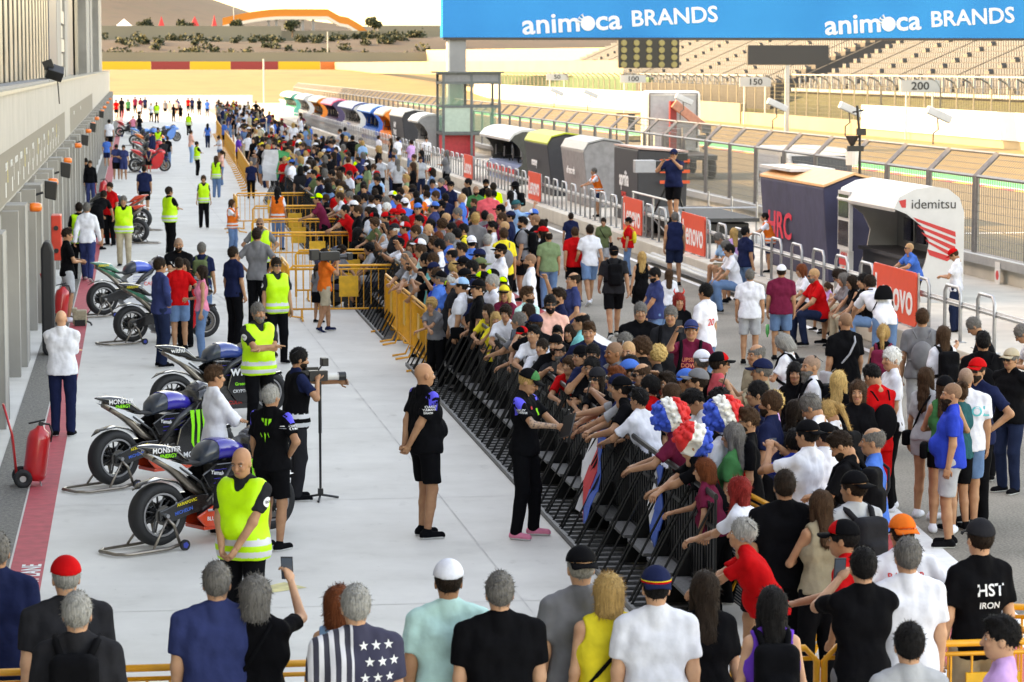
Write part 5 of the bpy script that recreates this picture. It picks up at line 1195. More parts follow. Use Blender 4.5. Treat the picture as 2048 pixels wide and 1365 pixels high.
def decal(o_parent,VF,txt,size,m,at,nrmv,up=(0,0,1),name='print',stretch=1,space=1,bold=True,mesh=None,roll=0,off=.004):
    "wrap lettering onto a garment: rays are cast from in front of it back to its surface"
    bv=BVHTree.FromPolygons([tuple(v) for v in VF[0]],[tuple(int(i) for i in f) for f in VF[1]])
    me=mesh or text_mesh(txt,size,m,0,bold,'CENTER',space); n=Vector(nrmv).normalized(); r=Vector(up).cross(n).normalized(); u=n.cross(r)
    if roll: q=Matrix.Rotation(roll,3,n); r=q@r; u=q@u
    bad=set()
    for v in me.vertices:
        p=Vector(at)+r*v.co.x*stretch+u*v.co.y; hit=bv.ray_cast(p+n*.4,-n,.8)
        if hit[0] is None: v.co=p; bad.add(v.index)
        else: v.co=hit[0]+n*off
    if bad:
        bm=bmesh.new(); bm.from_mesh(me); bm.verts.ensure_lookup_table(); bmesh.ops.delete(bm,geom=[bm.verts[i] for i in bad],context='VERTS'); bm.to_mesh(me); bm.free()
    o=link(name,me,o_parent); return o
def flat_disc(r,m,n=20):
    me=bpy.data.meshes.new('badge'); me.from_pydata([(0,0,0)]+[(r*math.cos(2*PI*i/n),r*math.sin(2*PI*i/n),0) for i in range(n)],[],[(0,1+i,1+(i+1)%n) for i in range(n)]); me.materials.append(m); return me
def flat_rect(w,h,m):
    me=bpy.data.meshes.new('patch'); N=5; vs=[(-w/2+w*i/N,-h/2+h*j/N,0) for j in range(N+1) for i in range(N+1)]; me.from_pydata(vs,[],[(j*(N+1)+i,j*(N+1)+i+1,(j+1)*(N+1)+i+1,(j+1)*(N+1)+i) for j in range(N) for i in range(N)]); me.materials.append(m); return me
PEOPLE=[]
def person(x,y,face,pose='stand',sex='m',h=None,wide=1,top=('tee','k'),legs=('long','k'),hair=('short','d'),cap=None,skn='b',shoe='k',bag=None,shades=None,beard=None,vest=None,label=None,group=None,z=0,res=None,child=False,hold=None,sc=1):
    H=h or (1.75 if sex=='m' else 1.63); k=H/1.75
    if res is None: res=2 if y<50 else (1 if y<75 else 0)
    T=build_template(pose,sex,wide,top[0],legs[0],res)
    o=link('person',T['body'],None,(x,y,z),R(face)); o.scale=(k,k,k); omat(o,skin(skn))
    tag(o,label,'person',group)
    s=link('shirt',T['shirt'],o); omat(s,cloth(top[1]) if isinstance(top[1],str) else top[1]); s.name={'tee':'shirt','tank':'tank_top','long':'long_sleeved_shirt'}[top[0]]
    p=link({'long':'trousers','short':'shorts','hot':'shorts','skirt':'skirt'}[legs[0]],T['pants'],o); omat(p,cloth(legs[1]) if isinstance(legs[1],str) else legs[1])
    if y<100:
        for q in T['shoes']: 
            e=link('shoe',q,o); omat(e,cloth(shoe))
    hk=1.14 if child else 1.0
    HM=T['headM']
    def onhead(name,me,*ms,M=None):
        e=link(name,me,o); e.matrix_local=HM@(M if M is not None else Matrix()); omat(e,*ms); return e
    if hair and hair[0]!='bald': 
        if hair[0]=='wig': onhead('wig',hair_mesh('wig'),M=Matrix.Translation((0,0,.15))@Matrix.Rotation(R(hair[1]-face),4,'Z')@Matrix.Rotation(R(-20),4,'Y')@Matrix.Scale(1.2,4)@Matrix.Translation((0,0,-.15)))
        else: onhead('hair',hair_mesh('capshort' if cap and hair[0] in('short','top','buzz','fringe','ring','curly') else hair[0]),hairm(hair[1]+('z' if hair[0]=='buzz' else '')))
    if beard: onhead('beard',hair_mesh(beard[0]),hairm(beard[1]))
    if cap:
        kind=cap[0]; c=cap[1]; cm=[cloth(c[0]),cloth(c[1] if len(c)>1 else c[0]),cloth(c[2] if len(c)>2 else c[0])]
        e=onhead('cap' if kind!='bucket' else 'hat',cap_mesh('bucket' if kind=='bucket' else 'cap'),*cm,M=(Matrix.Rotation(PI,4,'Z')@Matrix.Translation((0,.02,0)) if kind=='back' else Matrix())@Matrix.Translation((0,0,.15))@Matrix.Scale(1.14 if hair and hair[0] in ('long','longw','bob','pony','bun') else 1.05,4)@Matrix.Translation((0,0,-.15)))
    if shades: onhead('sunglasses' if shades in('s','u') else 'glasses',SHD if shades in('s','u') else GLS,M=Matrix.Translation((0,-.045,.075))@Matrix.Rotation(R(35),4,'X') if shades=='u' else None)
    if vest: 
        v=link('safety_vest',vest_mesh(T,sex),o); omat(v,cloth(vest) if vest!='h' else mat('hi_vis',(.42,.80,.01),.6,var=.08,vs=8,bump=.3,bs=14))
    if bag: b_=link('backpack' if bag[0]!='cross' else 'shoulder_bag',bag_mesh(bag[0],T),o); omat(b_,cloth(bag[1]))
    if hold=='phone':
        w_=(T['arms'][1][2]+T['arms'][0][2])/2 if pose in('phone','read','film2','phonelow') else T['arms'][1][2]
        d=nrm(T['arms'][1][2]-T['arms'][1][1]); c=Vector(w_)+Vector(d)*.09
        ph=empty('phone',(0,0,0),0,'phone held by a person','phone','phones held up by the crowd') if 0 else None
        M=Matrix.Rotation(R(15),4,'X') if pose not in('read','phonelow') else Matrix.Rotation(R(-60),4,'X')
        wm=Matrix.Translation((x,y,z))@Matrix.Rotation(R(face),4,'Z')@Matrix.Scale(k,4)@Matrix.Translation(c)@M
        mb=MB(); mb.mat(0).box(-.038,.038,-.005,.005,-.078,.078); mb.mat(1).box(-.034,.034,-.0065,-.0052,-.072,.072)
        q=mb.build('phone',[M_BLACK if len(PEOPLE)%2 else mat('phone_silver',(.5,.5,.52),.4,.3),mat('phone_screen',(.10,.13,.17),.1,var=0)]); q.matrix_world=wm
        PHONES.append((q,len(PEOPLE)))
    PEOPLE.append(o); o['_T']=0; del o['_T']
    TT[o.name]=T; return o
TT={}; PHONES=[]
# ================================================================ racing motorcycles on paddock stands (front = +X, origin under the rear wheel)
M_PK=mat('bike_black',(.006,.006,.007),.22,coat=.8,var=.05); M_CARB=mat('bike_carbon',(.011,.011,.012),.35,coat=.3); M_TI=mat('bike_titanium',(.30,.26,.22),.3,.9,var=.3,vs=9); M_ALU=mat('bike_alloy',(.45,.45,.46),.3,.9); M_ENG=mat('bike_engine',(.07,.065,.06),.4,.6,var=.5,vs=30)
def wheel_parts(par,x,w,r=.322,z=.33,front=False):
    T=Matrix.Translation((x,0,z)); a=w/2
    t=MB().lathe([(r-.105,-a*.80),(r-.06,-a),(r-.022,-a*.86),(r-.004,-a*.45),(r,0),(r-.004,a*.45),(r-.022,a*.86),(r-.06,a),(r-.105,a*.80)],36,M=T).build('tyre',M_RUBBER,par,smooth=True)
    m=MB().lathe([(r-.105,-a*.8),(r-.10,-a*.82),(r-.12,-a*.7),(r-.135,-a*.3),(r-.135,a*.3),(r-.12,a*.7),(r-.10,a*.82),(r-.105,a*.8)],30,M=T)
    for k in range(7):
        an=2*PI*k/7; 
        for s in (-.16,.16):
            c,d=math.cos(an+s*.9),math.sin(an+s*.9); c0,d0=math.cos(an+s*2.2),math.sin(an+s*2.2)
            m.tube([(x+c0*.045,0,z+d0*.045),(x+c*(r-.13),a*.2*(1 if s>0 else -1),z+d*(r-.13))],.011,5)
    m.lathe([(.001,-a*.9),(.045,-a*.9),(.05,0),(.045,a*.9),(.001,a*.9)],14,M=T,close=False)
    rim=m.build('rim',M_CARB,t)
    MB().lathe([(r-.118,-a*.84),(r-.098,-a*.86),(r-.098,-a*.83),(r-.118,-a*.81)],30,M=T).lathe([(r-.118,a*.84),(r-.098,a*.86),(r-.098,a*.83),(r-.118,a*.81)],30,M=T).build('rim_edge',M_ALU,t)
    q=MB()
    if front: q.lathe([(.10,-a-.012),(.16,-a-.012),(.16,-a-.006),(.10,-a-.006)],26,M=T).lathe([(.10,a+.012),(.16,a+.012),(.16,a+.006),(.10,a+.006)],26,M=T)
    else: q.lathe([(.05,a+.018),(.11,a+.018),(.11,a+.010),(.05,a+.010)],26,M=T).lathe([(.04,-a-.014),(.10,-a-.014),(.10,-a-.006),(.04,-a-.006)],26,M=T)
    q.build('disc',mat('brake_disc',(.16,.15,.14),.35,.8),t); return t
def motorcycle():
    r=empty('motorcycle',(0,0,0)); o={}
    wheel_parts(r,0,.20); wheel_parts(r,1.42,.125,.30,.31,True)
    sw=MB()
    for s in (-1,1): sw.prism([(-.07,.38),(.0,.395),(.30,.50),(.56,.50),(.58,.34),(.30,.31),(.06,.25),(-.07,.28)],1,s*.125-.02,s*.125+.02)
    o['swing']=sw.build('swingarm',M_PK,r,bevel=.008); ax=MB().tube([(0,-.19,.33),(0,.19,.33)],.022,10).box(-.06,.03,.146,.165,.30,.36).build('axle',M_ALU,r)
    o['hugger']=MB().loft([(-.30,.60,.004,.004),(-.2,.66,.07,.008),(0,.69,.09,.010),(.2,.64,.08,.012),(.38,.52,.05,.02)],8).build('rear_mudguard',M_PK,r,smooth=True)
    tail=MB().loft([(-.24,1.035,.012,.008),(-.20,1.03,.045,.018),(-.08,1.005,.085,.045),(.06,.965,.105,.065),(.17,.935,.11,.070),(.26,.88,.10,.050),(.34,.83,.08,.03)],18,3.2)
    o['tail']=tail.build('tail',M_PK,r,auto=True)
    s=MB()
    for sg in (-1,1): s.prism([(-.12,.955),(.22,.83),(.36,.72),(.30,.70),(.02,.86),(-.16,.97)],1,sg*.105-.004,sg*.105+.004)
    o['tail_side']=s.build('tail_side',mat('bike_white',(.60,.62,.64),.3,coat=.5),o['tail'])
    MB().tube([(.55,.05,.50),(.35,.05,.64),(.10,.03,.84),(-.12,.02,.955)],[.035,.042,.050,.040],10).tube([(.55,-.06,.45),(.35,-.06,.58),(.12,-.05,.80),(-.06,-.05,.90)],[.03,.04,.046,.036],10).build('exhaust',M_TI,r,smooth=True)
    MB().tube([(.2,-.1,.80),(.45,-.13,.62),(.52,-.13,.5)],.014,6).tube([(.2,.1,.80),(.45,.13,.62),(.52,.13,.5)],.014,6).build('subframe',M_CARB,r)
    MB().loft([(.24,.84,.09,.018),(.34,.825,.11,.022),(.46,.815,.10,.022),(.52,.83,.07,.02)],12).build('seat',mat('seat_foam',(.03,.03,.032),.8),r,smooth=True)
    o['tankpad']=MB().loft([(.46,.82,.07,.05),(.50,.86,.125,.085),(.58,.90,.155,.105),(.66,.92,.165,.11)],16,2.8).build('tank_grip',mat('tank_grip',(.02,.03,.045),.3,coat=.5,var=.2),r,auto=True)
    o['tank']=MB().loft([(.655,.925,.168,.112),(.74,.935,.172,.112),(.86,.925,.16,.105),(.98,.89,.13,.09),(1.04,.86,.09,.06)],16,2.8).build('tank',mat('bike_blue',(.022,.02,.30),.22,coat=.9,var=.05),r,auto=True)
    s=MB()
    for sg in (-1,1): 
        s.prism([(.44,.70),(.62,.80),(.95,.80),(1.0,.60),(.72,.52),(.52,.56)],1,sg*.155-.012,sg*.155+.012)
    o['flank']=s.build('flank_panel',M_PK,r,bevel=.012)
    s=MB(); 
    for sg in (-1,1): s.prism([(.78,.62),(.72,.42),(.86,.24),(1.10,.20),(1.26,.42),(1.34,.70),(1.26,.93),(1.05,.90),(.96,.78)],1,sg*.215-.015,sg*.215+.015)
    o['side']=s.build('side_fairing',M_PK,r,bevel=.014)
    s=MB()
    for sg in (-1,1): s.prism([(.36,.28),(.46,.17),(1.0,.13),(1.12,.21),(.88,.30),(.70,.44)],1,sg*.17-.015,sg*.17+.015)
    s.box(.45,1.05,-.17,.17,.13,.17); o['belly']=s.build('belly_pan',M_PK,r,bevel=.01)
    o['nose']=MB().loft([(1.05,.92,.20,.10),(1.2,.92,.21,.15),(1.35,.89,.17,.14),(1.50,.84,.10,.09),(1.58,.82,.03,.03)],16,2.4).build('nose_fairing',M_PK,r,smooth=True)
    MB().loft([(1.10,1.03,.12,.04),(1.2,1.08,.12,.05),(1.32,1.04,.09,.05),(1.42,.97,.05,.03)],12,2.2).build('windscreen',mat('screen_smoke',(.05,.05,.06),.08,coat=.5,var=0),r,smooth=True)
    s=MB()
    for sg in (-1,1): s.prism([(1.30,.55),(1.52,.60),(1.50,.63),(1.30,.60)],1,sg*.23-.01,sg*.30)
    o['wing']=s.build('winglet',M_PK,r)
    e=MB().box(.58,1.0,-.14,.14,.22,.58).box(.66,.92,-.13,.13,.55,.78).tube([(.70,-.20,.36),(.70,.20,.36)],.095,14).tube([(.92,-.19,.42),(.92,.19,.42)],.075,14).tube([(.6,-.17,.52),(.6,.17,.52)],.04,8).tube([(.55,.15,.42),(.75,.18,.62),(.95,.16,.70)],.014,5).tube([(.5,-.15,.42),(.7,-.18,.62),(.9,-.16,.70)],.014,5); e.build('engine',M_ENG,r,bevel=.012)
    MB().lathe([(.001,.19),(.06,.19),(.075,.20),(.06,.205),(.001,.205)],16,M=Matrix.Translation((.70,0,.36)),close=False).lathe([(.001,.17),(.045,.17),(.05,.20),(.001,.20)],16,M=Matrix.Translation((.92,0,.50)),close=False).build('engine_cover',mat('cover_bronze',(.28,.24,.20),.35,.7,var=.6,vs=50),r)
    MB().tube([(.56,.16,.48),(.80,.175,.74),(1.12,.15,.90)],[.035,.045,.035],8).tube([(.56,-.16,.48),(.80,-.175,.74),(1.12,-.15,.90)],[.035,.045,.035],8).build('frame',M_CARB,r,smooth=True)
    MB().tube([(1.42,-.10,.31),(1.22,-.10,.92)],.026,8).tube([(1.42,.10,.31),(1.22,.10,.92)],.026,8).build('fork',M_ALU,r,smooth=True)
    MB().tube([(1.18,.10,.96),(1.08,.34,.93)],.017,6).tube([(1.18,-.10,.96),(1.08,-.34,.93)],.017,6).tube([(1.13,.2,.95),(1.09,.35,.93)],.022,8).tube([(1.13,-.2,.95),(1.09,-.35,.93)],.022,8).tube([(1.17,.2,.97),(1.20,.36,.94),(1.12,.40,.93)],.008,5).tube([(1.17,-.2,.97),(1.20,-.36,.94),(1.12,-.40,.93)],.008,5).box(1.1,1.2,-.1,.1,.95,1.0).build('handlebar',M_BLACK,r)
    o['fender']=MB().loft([(1.22,.56,.03,.01),(1.32,.62,.06,.012),(1.46,.63,.065,.012),(1.60,.58,.05,.012),(1.66,.50,.03,.01)],8).build('front_mudguard',M_PK,r,smooth=True)
    MB().tube([(.48,.2,.34),(.58,.27,.35)],.013).tube([(.48,-.2,.34),(.58,-.27,.35)],.013).build('footpeg',M_ALU,r)
    return r
def stand():
    r=empty('paddock_stand',(0,0,0))
    MB().tube([(.14,.22,.06),(-.05,.24,.035),(-.50,.23,.03),(-.60,.14,.03),(-.60,-.14,.03),(-.50,-.23,.03),(-.05,-.24,.035),(.14,-.22,.06)],.019,7).tube([(.12,.22,.06),(.06,.20,.26),(0,.175,.33)],.016,6).tube([(.12,-.22,.06),(.06,-.20,.26),(0,-.175,.33)],.016,6).tube([(-.22,.235,.035),(0,.175,.33)],.013,6).tube([(-.22,-.235,.035),(0,-.175,.33)],.013,6).build('frame',M_TI,r,smooth=True)
    for s in (-1,1):
        w=MB().lathe([(.02,-.015),(.055,-.015),(.055,.015),(.02,.015)],16,M=Matrix.Translation((.15,s*.26,.055))).build('wheel',M_RUBBER,r); MB().lathe([(.001,-.017),(.035,-.017),(.035,.017),(.001,.017)],5,M=Matrix.Translation((.15,s*.26,.055)),close=False).build('hub',mat('hub_blue',(.02,.05,.35),.4),w)
    return r
BIKE0=None; ST0=None
def setm(o,name,m):
    for c in o.children_recursive:
        if c.name.split('.')[0]==name:
            for s in c.material_slots: s.link='OBJECT'; s.material=m
def bike(px,py,head,label,cols,texts=(),stand_label=None,z=0.0):
    global BIKE0,ST0
    if BIKE0 is None: BIKE0=motorcycle(); b=BIKE0; ST0=stand(); s=ST0
    else: b=copytree(BIKE0); s=copytree(ST0)
    for c in list(b.children):
        if c.name.startswith('lettering') or c.name.startswith('claw'): bpy.data.objects.remove(c)
    p=gp(px,py); b.location=(p.x,p.y,.025); b.rotation_euler=(0,0,R(head)); s.location=(p.x,p.y,0); s.rotation_euler=b.rotation_euler
    tag(b,label,'motorcycle','racing motorcycles lined up in the pit lane'); tag(s,stand_label,'paddock stand','paddock stands under the motorcycles')
    for n_,m in cols.items(): setm(b,n_,m)
    b['_t']=1; del b['_t']
    return b,texts
def bp(name,c): return mat('bikepaint_'+name,c,.25,coat=.8,var=.05)
def side_txt(b,txt,x,z,size,m,y=.232,ang=0,stretch=1.0):
    # left flank of the bike is +Y; seen by the camera is the -Y or +Y side depending on heading, so letter both
    for sg in (-1,1):
        rt=(-sg*math.cos(R(ang))*-1,0,math.sin(R(ang))); 
        M=plane_M((x,sg*y,z),(-sg*math.cos(R(ang)),0,math.sin(R(ang))*-sg*0+math.sin(R(ang))*(1 if sg<0 else -1)),(0,0,1))
        put_text(txt,size,m,M,b,depth=.001,stretch=stretch)
def claw(b,x,z,s,m,y=.233):
    for sg in (-1,1):
        mb=MB()
        for k in range(3):
            o=(k-1)*.09*s; pts=[(o-.035*s,.30*s),(o+.03*s,.30*s),(o+.035*s,.1*s),(o+.02*s,-.1*s),(o+.03*s,-.33*s+abs(k-1)*.12*s),(o-.02*s,-.12*s),(o-.01*s,.1*s)]
            mb.prism([(x+u*-sg,z+v) for u,v in pts],1,sg*y-.001,sg*y+.001)
        mb.build('claw_mark',m,b)
cw_=mat('bike_txt_white',(.7,.7,.7),.4,var=0); cg_=mat('bike_txt_green',(.15,.75,.02),.4,var=0); cy_=mat('bike_txt_yellow',(.75,.6,.03),.4,var=0); cb_=mat('bike_txt_blue',(.02,.12,.5),.4,var=0); cr_=mat('bike_txt_red',(.65,.03,.02),.4,var=0)
YB=bp('blue',(.022,.02,.30)); BLK=M_PK; WHT=bp('white',(.62,.63,.65)); ORG=bp('orange',(.8,.16,.02)); RED=bp('red',(.62,.015,.02)); GRN=bp('green',(.02,.16,.10)); LBL=bp('lightblue',(.05,.25,.65)); REDO=bp('redorange',(.70,.06,.02))
for i,(px,py,l,sl) in enumerate(((316,1098,'black and blue racing motorcycle nearest the camera, behind the bald marshal','silver paddock stand under the nearest motorcycle'),(228,976,'black and blue racing motorcycle second from the camera, with green claw mark','silver paddock stand under the second motorcycle, by the red extinguisher'))):
    b,_=bike(px,py,34,l,{'tank':YB,'belly_pan':REDO},(),sl)
    side_txt(b,'MONSTER',.05,.985,.075,cw_,.105,0); side_txt(b,'ENERGY',.07,.925,.055,cg_,.108); claw(b,1.03,.55,.9,cg_); side_txt(b,'MICHELIN',.22,.355,.05,cb_,.148,12); side_txt(b,'AKRAPOVIC',.26,.44,.045,cy_,.148,10); side_txt(b,'Yamalube',.66,.70,.06,cw_,.170,-10); side_txt(b,'BLUE CORE',.62,.24,.055,cw_,.188,-4); side_txt(b,'MONSTER',1.02,.30,.09,cw_,.232)
    m=MB()
    for k in range(4):
        for sg in (-1,1): m.box(.58,.92,sg*.168-.001,sg*.168+.001,.60+k*.045,.607+k*.045)
    m.build('pinstripe',YB,b); 
b,_=bike(345,846,22,'black motorcycle with white lettering and blue orange tank, third from the camera',{'tank':bp('navy',(.02,.06,.25)),'belly_pan':BLK,'tail_side':WHT},(),'paddock stand under the third motorcycle')
side_txt(b,'withu',1.0,.66,.2,cw_,.232); side_txt(b,'withu',.05,.975,.09,cw_,.108); side_txt(b,'Green Power',1.0,.48,.06,cg_,.232); side_txt(b,'CRYPTODATA',1.0,.38,.06,cw_,.232); side_txt(b,'BARRACUDA',.75,.22,.07,cr_,.188)
b,_=bike(262,688,24,'green and white racing motorcycle with red side panel, behind the chatting group',{'tank':WHT,'tail':BLK,'tail_side':GRN,'side_fairing':RED,'belly_pan':WHT,'flank_panel':GRN},(),'paddock stand under the green and white motorcycle')
side_txt(b,'ARROW',.0,.98,.06,cy_,.108); side_txt(b,'LCR',.66,.26,.1,cb_,.188)
b,_=bike(205,634,24,'white, blue and green racing motorcycle beside the young photographer',{'tank':bp('rblue',(.03,.10,.5)),'tail':GRN,'tail_side':GRN,'side_fairing':WHT,'belly_pan':WHT,'flank_panel':WHT,'nose_fairing':WHT},(),'paddock stand under the white and blue motorcycle')
side_txt(b,'ARROW',.0,.98,.06,cy_,.108); side_txt(b,'CASTROL',1.0,.6,.1,cr_,.232)
b,_=bike(276,488,163,'black and red racing motorcycle pointing left behind the marshal in beige trousers',{'tank':REDO,'tail':REDO,'tail_side':BLK,'side_fairing':BLK},(),'paddock stand under the black and red motorcycle'); side_txt(b,'aprilia',1.0,.6,.12,cw_,.232)
b,_=bike(283,462,163,'second black and red racing motorcycle, farther of the pair pointing left',{'tank':BLK,'tail':REDO,'tail_side':REDO,'side_fairing':REDO},(),'paddock stand under the farther black and red motorcycle')
b,_=bike(270,346,18,'bright red racing motorcycle between the men in dark tops',{'tank':RED,'tail':RED,'tail_side':RED,'side_fairing':RED,'belly_pan':RED,'nose_fairing':RED,'flank_panel':RED},(),'paddock stand under the bright red motorcycle')
b,_=bike(272,325,18,'red racing motorcycle just beyond the bright red one',{'tank':RED,'tail':RED,'tail_side':WHT,'side_fairing':RED,'belly_pan':BLK,'nose_fairing':RED},(),'paddock stand under the red motorcycle beyond')
b,_=bike(276,306,18,'orange racing motorcycle far along the pit lane',{'tank':ORG,'tail':ORG,'tail_side':ORG,'side_fairing':ORG,'belly_pan':ORG,'nose_fairing':ORG},(),'paddock stand under the orange motorcycle')
b,_=bike(268,292,14,'pale and bright blue racing motorcycle, nearer of the blue pair',{'tank':LBL,'tail':LBL,'tail_side':WHT,'side_fairing':LBL,'belly_pan':WHT,'nose_fairing':LBL},(),'paddock stand under the nearer blue motorcycle')
b,_=bike(310,285,14,'blue racing motorcycle, farther of the blue pair',{'tank':LBL,'tail':WHT,'tail_side':LBL,'side_fairing':LBL,'belly_pan':LBL,'nose_fairing':LBL},(),'paddock stand under the farther blue motorcycle')
b,_=bike(240,274,-6,'white and red racing motorcycle, farthest in the row',{'tank':RED,'tail':RED,'tail_side':RED,'side_fairing':WHT,'belly_pan':WHT,'nose_fairing':WHT},(),'paddock stand under the white and red motorcycle')
# ================================================================ who stands where: photo position of the top of the head, then looks
DEF={'m':1.74,'f':1.62}
def PP(s,label=None,group=None,post=None):
    t=s.split(); hx,hy=[float(v) for v in t[0].split(',')]; sex=t[1][0]; wide=int(t[1][1:] or 1); pose=t[2]; face=float(t[3])
    d=dict(top=('tee','k'),legs=('long','k'),hair=('short','d')); fy=None; hh=None; z=0; rot=0; xp=None
    for a in t[4:]:
        k,_,v=a.partition(':')
        if k in ('t','T','L') and v: d['top']=({'t':'tee','T':'tank','L':'long'}[k],v)
        elif k in ('l','s','h','K') and v: d['legs']=({'l':'long','s':'short','h':'hot','K':'skirt'}[k],v)
        elif k=='H': q=v.split('.'); d['hair']=tuple(q) if len(q)>1 else (q[0],'d')
        elif k=='C': d['cap']=tuple(v.split('.'))
        elif k=='B': d['beard']=tuple(v.split('.'))
        elif k=='S': d['shades']='s'
        elif k=='G': d['shades']='g'
        elif k=='U': d['shades']='u'
        elif k=='V': d['vest']=v or 'h'
        elif k=='bag': d['bag']=tuple(v.split('.'))
        elif k=='ph': d['hold']='phone'
        elif k=='sh': d['shoe']=v
        elif k=='sk': d['skn']=v
        elif k=='fy': fy=float(v)
        elif k=='hh': hh=float(v)
        elif k=='X': xp=float(v)
        elif k=='z': z=float(v)
    if d['hair'][0]=='wig': d['hair']=('wig',float(d['hair'][1]))
    H=hh or DEF[sex]
    if pose=='lean' and label is None: pose=('lean','leanf','lean3','lean4','phonelow','lean','film2')[int(hx*7+hy*3)%7]
    if pose in ('film2','phonelow'): d['hold']='phone'
    if pose=='stand' and label is None: pose=('stand','stand2','stand','cross','hip1','stand2','stand','phone1' if hy<640 else 'stand','stand')[int(hx*5+hy*3)%9]
    q_=int(hx*13+hy*7)%17
    if label is None and hy<560 and d['top'][1]=='k' and int(hx*11+hy*5)%5<2: d['top']=(d['top'][0],'wrGwlgbwSn'[int(hx*3+hy*2)%10])
    if label is None and not d.get('cap') and d['hair'][0] not in('bald','wig','bun','pony') and q_ in(0,5): d['cap']=(('cap','back')[q_%2],'knrbgwc'[int(hx)%7])
    if label is None and pose in('stand','hips') and not d.get('bag') and q_ in(2,7,9): d['bag']=(('backpack','sack','cross')[q_%3],'kngkrc'[int(hy)%6])
    if label is None and wide==1 and sex=='m': wide=(0,1,1,2,1)[int(hx*3+hy)%5]
    T=build_template(pose,sex,wide,d['top'][0],d['legs'][0],1 if (gp(hx,hy,1.5).y>50) else 2); tz=T['top'].z/1.0
    if fy is not None and not POSES[pose].get('sit'):
        g=gp(hx,fy,z); r=ray(hx,hy); zz=CAMH+r.z/r.y*g.y-z; H=max(1.0,min(2.0,1.75*zz/tz))
    if xp is None and fy is None and not POSES[pose].get('sit') and 22<gp(hx,hy,1.5).y<62 and gp(hx,hy,1.5).x>3.9 and 'toddler' not in (label or ''):
        r=ray(hx,hy); hd=-Vector((T['top'].x,T['top'].y)).length*math.sin(R(face)); ymin=gp(hx,hy,1.5).y; xr=5.10 if not 41<ymin<50 else 4.85
        k0=H/1.75; p0=gp(hx,hy,z+tz*k0); 
        if p0.x-hd*k0<xr:
            xh=xr+hd*.95; yy=xh*r.y/r.x; zt=CAMH+r.z/r.y*yy-z; H=max(1.42,min(1.95,1.75*zt/tz))
    if xp: r=ray(hx,hy); yy=xp*r.y/r.x; H=max(1.2,min(1.95,1.75*(CAMH+r.z/r.y*yy-z)/tz))
    k=H/1.75; p=gp(hx,hy,z+tz*k); off=Matrix.Rotation(R(face),3,'Z')@Vector((T['top'].x,T['top'].y,0))*k
    res=2 if p.y<50 else (1 if p.y<80 else 0)
    o=person(p.x-off.x,p.y-off.y,face,pose,sex,H,wide,z=z,label=label,group=group,res=res,**d)
    o_info[o.name]=(s,sex,pose,d,p.x,p.y,label,hx,hy)
    return o
o_info={}
HN={'short':'short','top':'short styled','buzz':'cropped','fringe':'tousled','ring':'thinning','long':'long','longw':'long wavy','bob':'chin length','pony':'tied back','bun':'bun tied','curly':'curly','bald':'bald'}
def where(x,y,hy):
    if x<4.2: return 'standing in the pit lane'
    if x>12.3: return 'by the low seating wall'
    if x>8.2: return 'on the open asphalt behind the crowd'
    if y<20: return 'in the foreground'
    for lim,w in ((26,'at the near right end of the crowd'),(30.5,'in the crowd beside the signing rider'),(36,'in the crowd by the slanting struts'),(44,'in the crowd past the slanting struts'),(52,'in the crowd near the yellow gap'),(63,'in the crowd behind the wheelchairs'),(80,'in the packed middle of the crowd')):
        if y<lim: return w
    return 'in the far crowd'
def autolabels():
    base={}
    for nme,(s,sex,pose,d,x,y,label,hx,hy) in o_info.items():
        if label: continue
        bits=[]
        if d.get('cap'): 
            c=d['cap'][1]; w={'cap':'cap','back':'backward cap','bucket':'bucket hat'}[d['cap'][0]]; bits.append(COLS[c[0]][0]+' '+w)
        elif d['hair'][0]=='bald': bits.append('bald head')
        else: bits.append(f"{HN[d['hair'][0]]} {HCOL[d['hair'][1]][0]} hair")
        w={'tee':'shirt','tank':'tank top','long':'long sleeves'}[d['top'][0]]
        txt='person in '+COLS[d['top'][1]][0]+' '+w+' with '+bits[0]
        if d.get('shades') in('s',) : txt+=' and sunglasses'
        txt+=' '+where(x,y,hy); base.setdefault(txt,[]).append((hx,hy,nme))
    O=['','second','third','fourth','fifth','sixth','seventh','eighth','ninth','tenth']
    for txt,l in base.items():
        l.sort()
        for i,(hx,hy,nme) in enumerate(l):
            t=txt
            if len(l)>1: t+=', '+('leftmost of them' if i==0 else ('rightmost of them' if i==len(l)-1 else O[min(i+1,9)]+' from left'))
            t=t if len(t.split())<=16 else t.replace(' in the crowd','',1); t=t if len(t.split())<=16 else t.replace('person in ','').replace('on the open asphalt behind','behind'); bpy.data.objects[nme]['label']=' '.join(t.split()[:16])
            PL.append((nme,t))
PL=[]
def shirt_of(o):
    for c in o.children:
        if c.name.startswith(('shirt','tank_top','long_sleeved')): return c
def printon(o,txt,size,m,side='back',z=.24,x=0,stretch=1,space=1,mesh=None,roll=0,target='shirt',off=.004):
    T=TT[o.name]; n=Vector(T['fw'])*(-1 if side=='back' else 1); 
    if side=='left': n=Vector((-1,0,0))
    if side=='right': n=Vector((1,0,0))
    at=T['up2'](x,0,z); up=(0,0,1)
    return decal(shirt_of(o),T['shirtV'],txt,size,m,at,n,up,stretch=stretch,space=space,mesh=mesh,roll=roll,off=off)
PW=mat('print_white',(.72,.72,.72),.7,var=0); PK_=mat('print_black',(.02,.02,.02),.7,var=0); PR=mat('print_red',(.65,.03,.03),.7,var=0); PG=mat('print_green',(.2,.75,.02),.7,var=0); PT=mat('print_teal',(.03,.45,.48),.7,var=0); PB=mat('print_blue',(.06,.06,.62),.7,var=0)
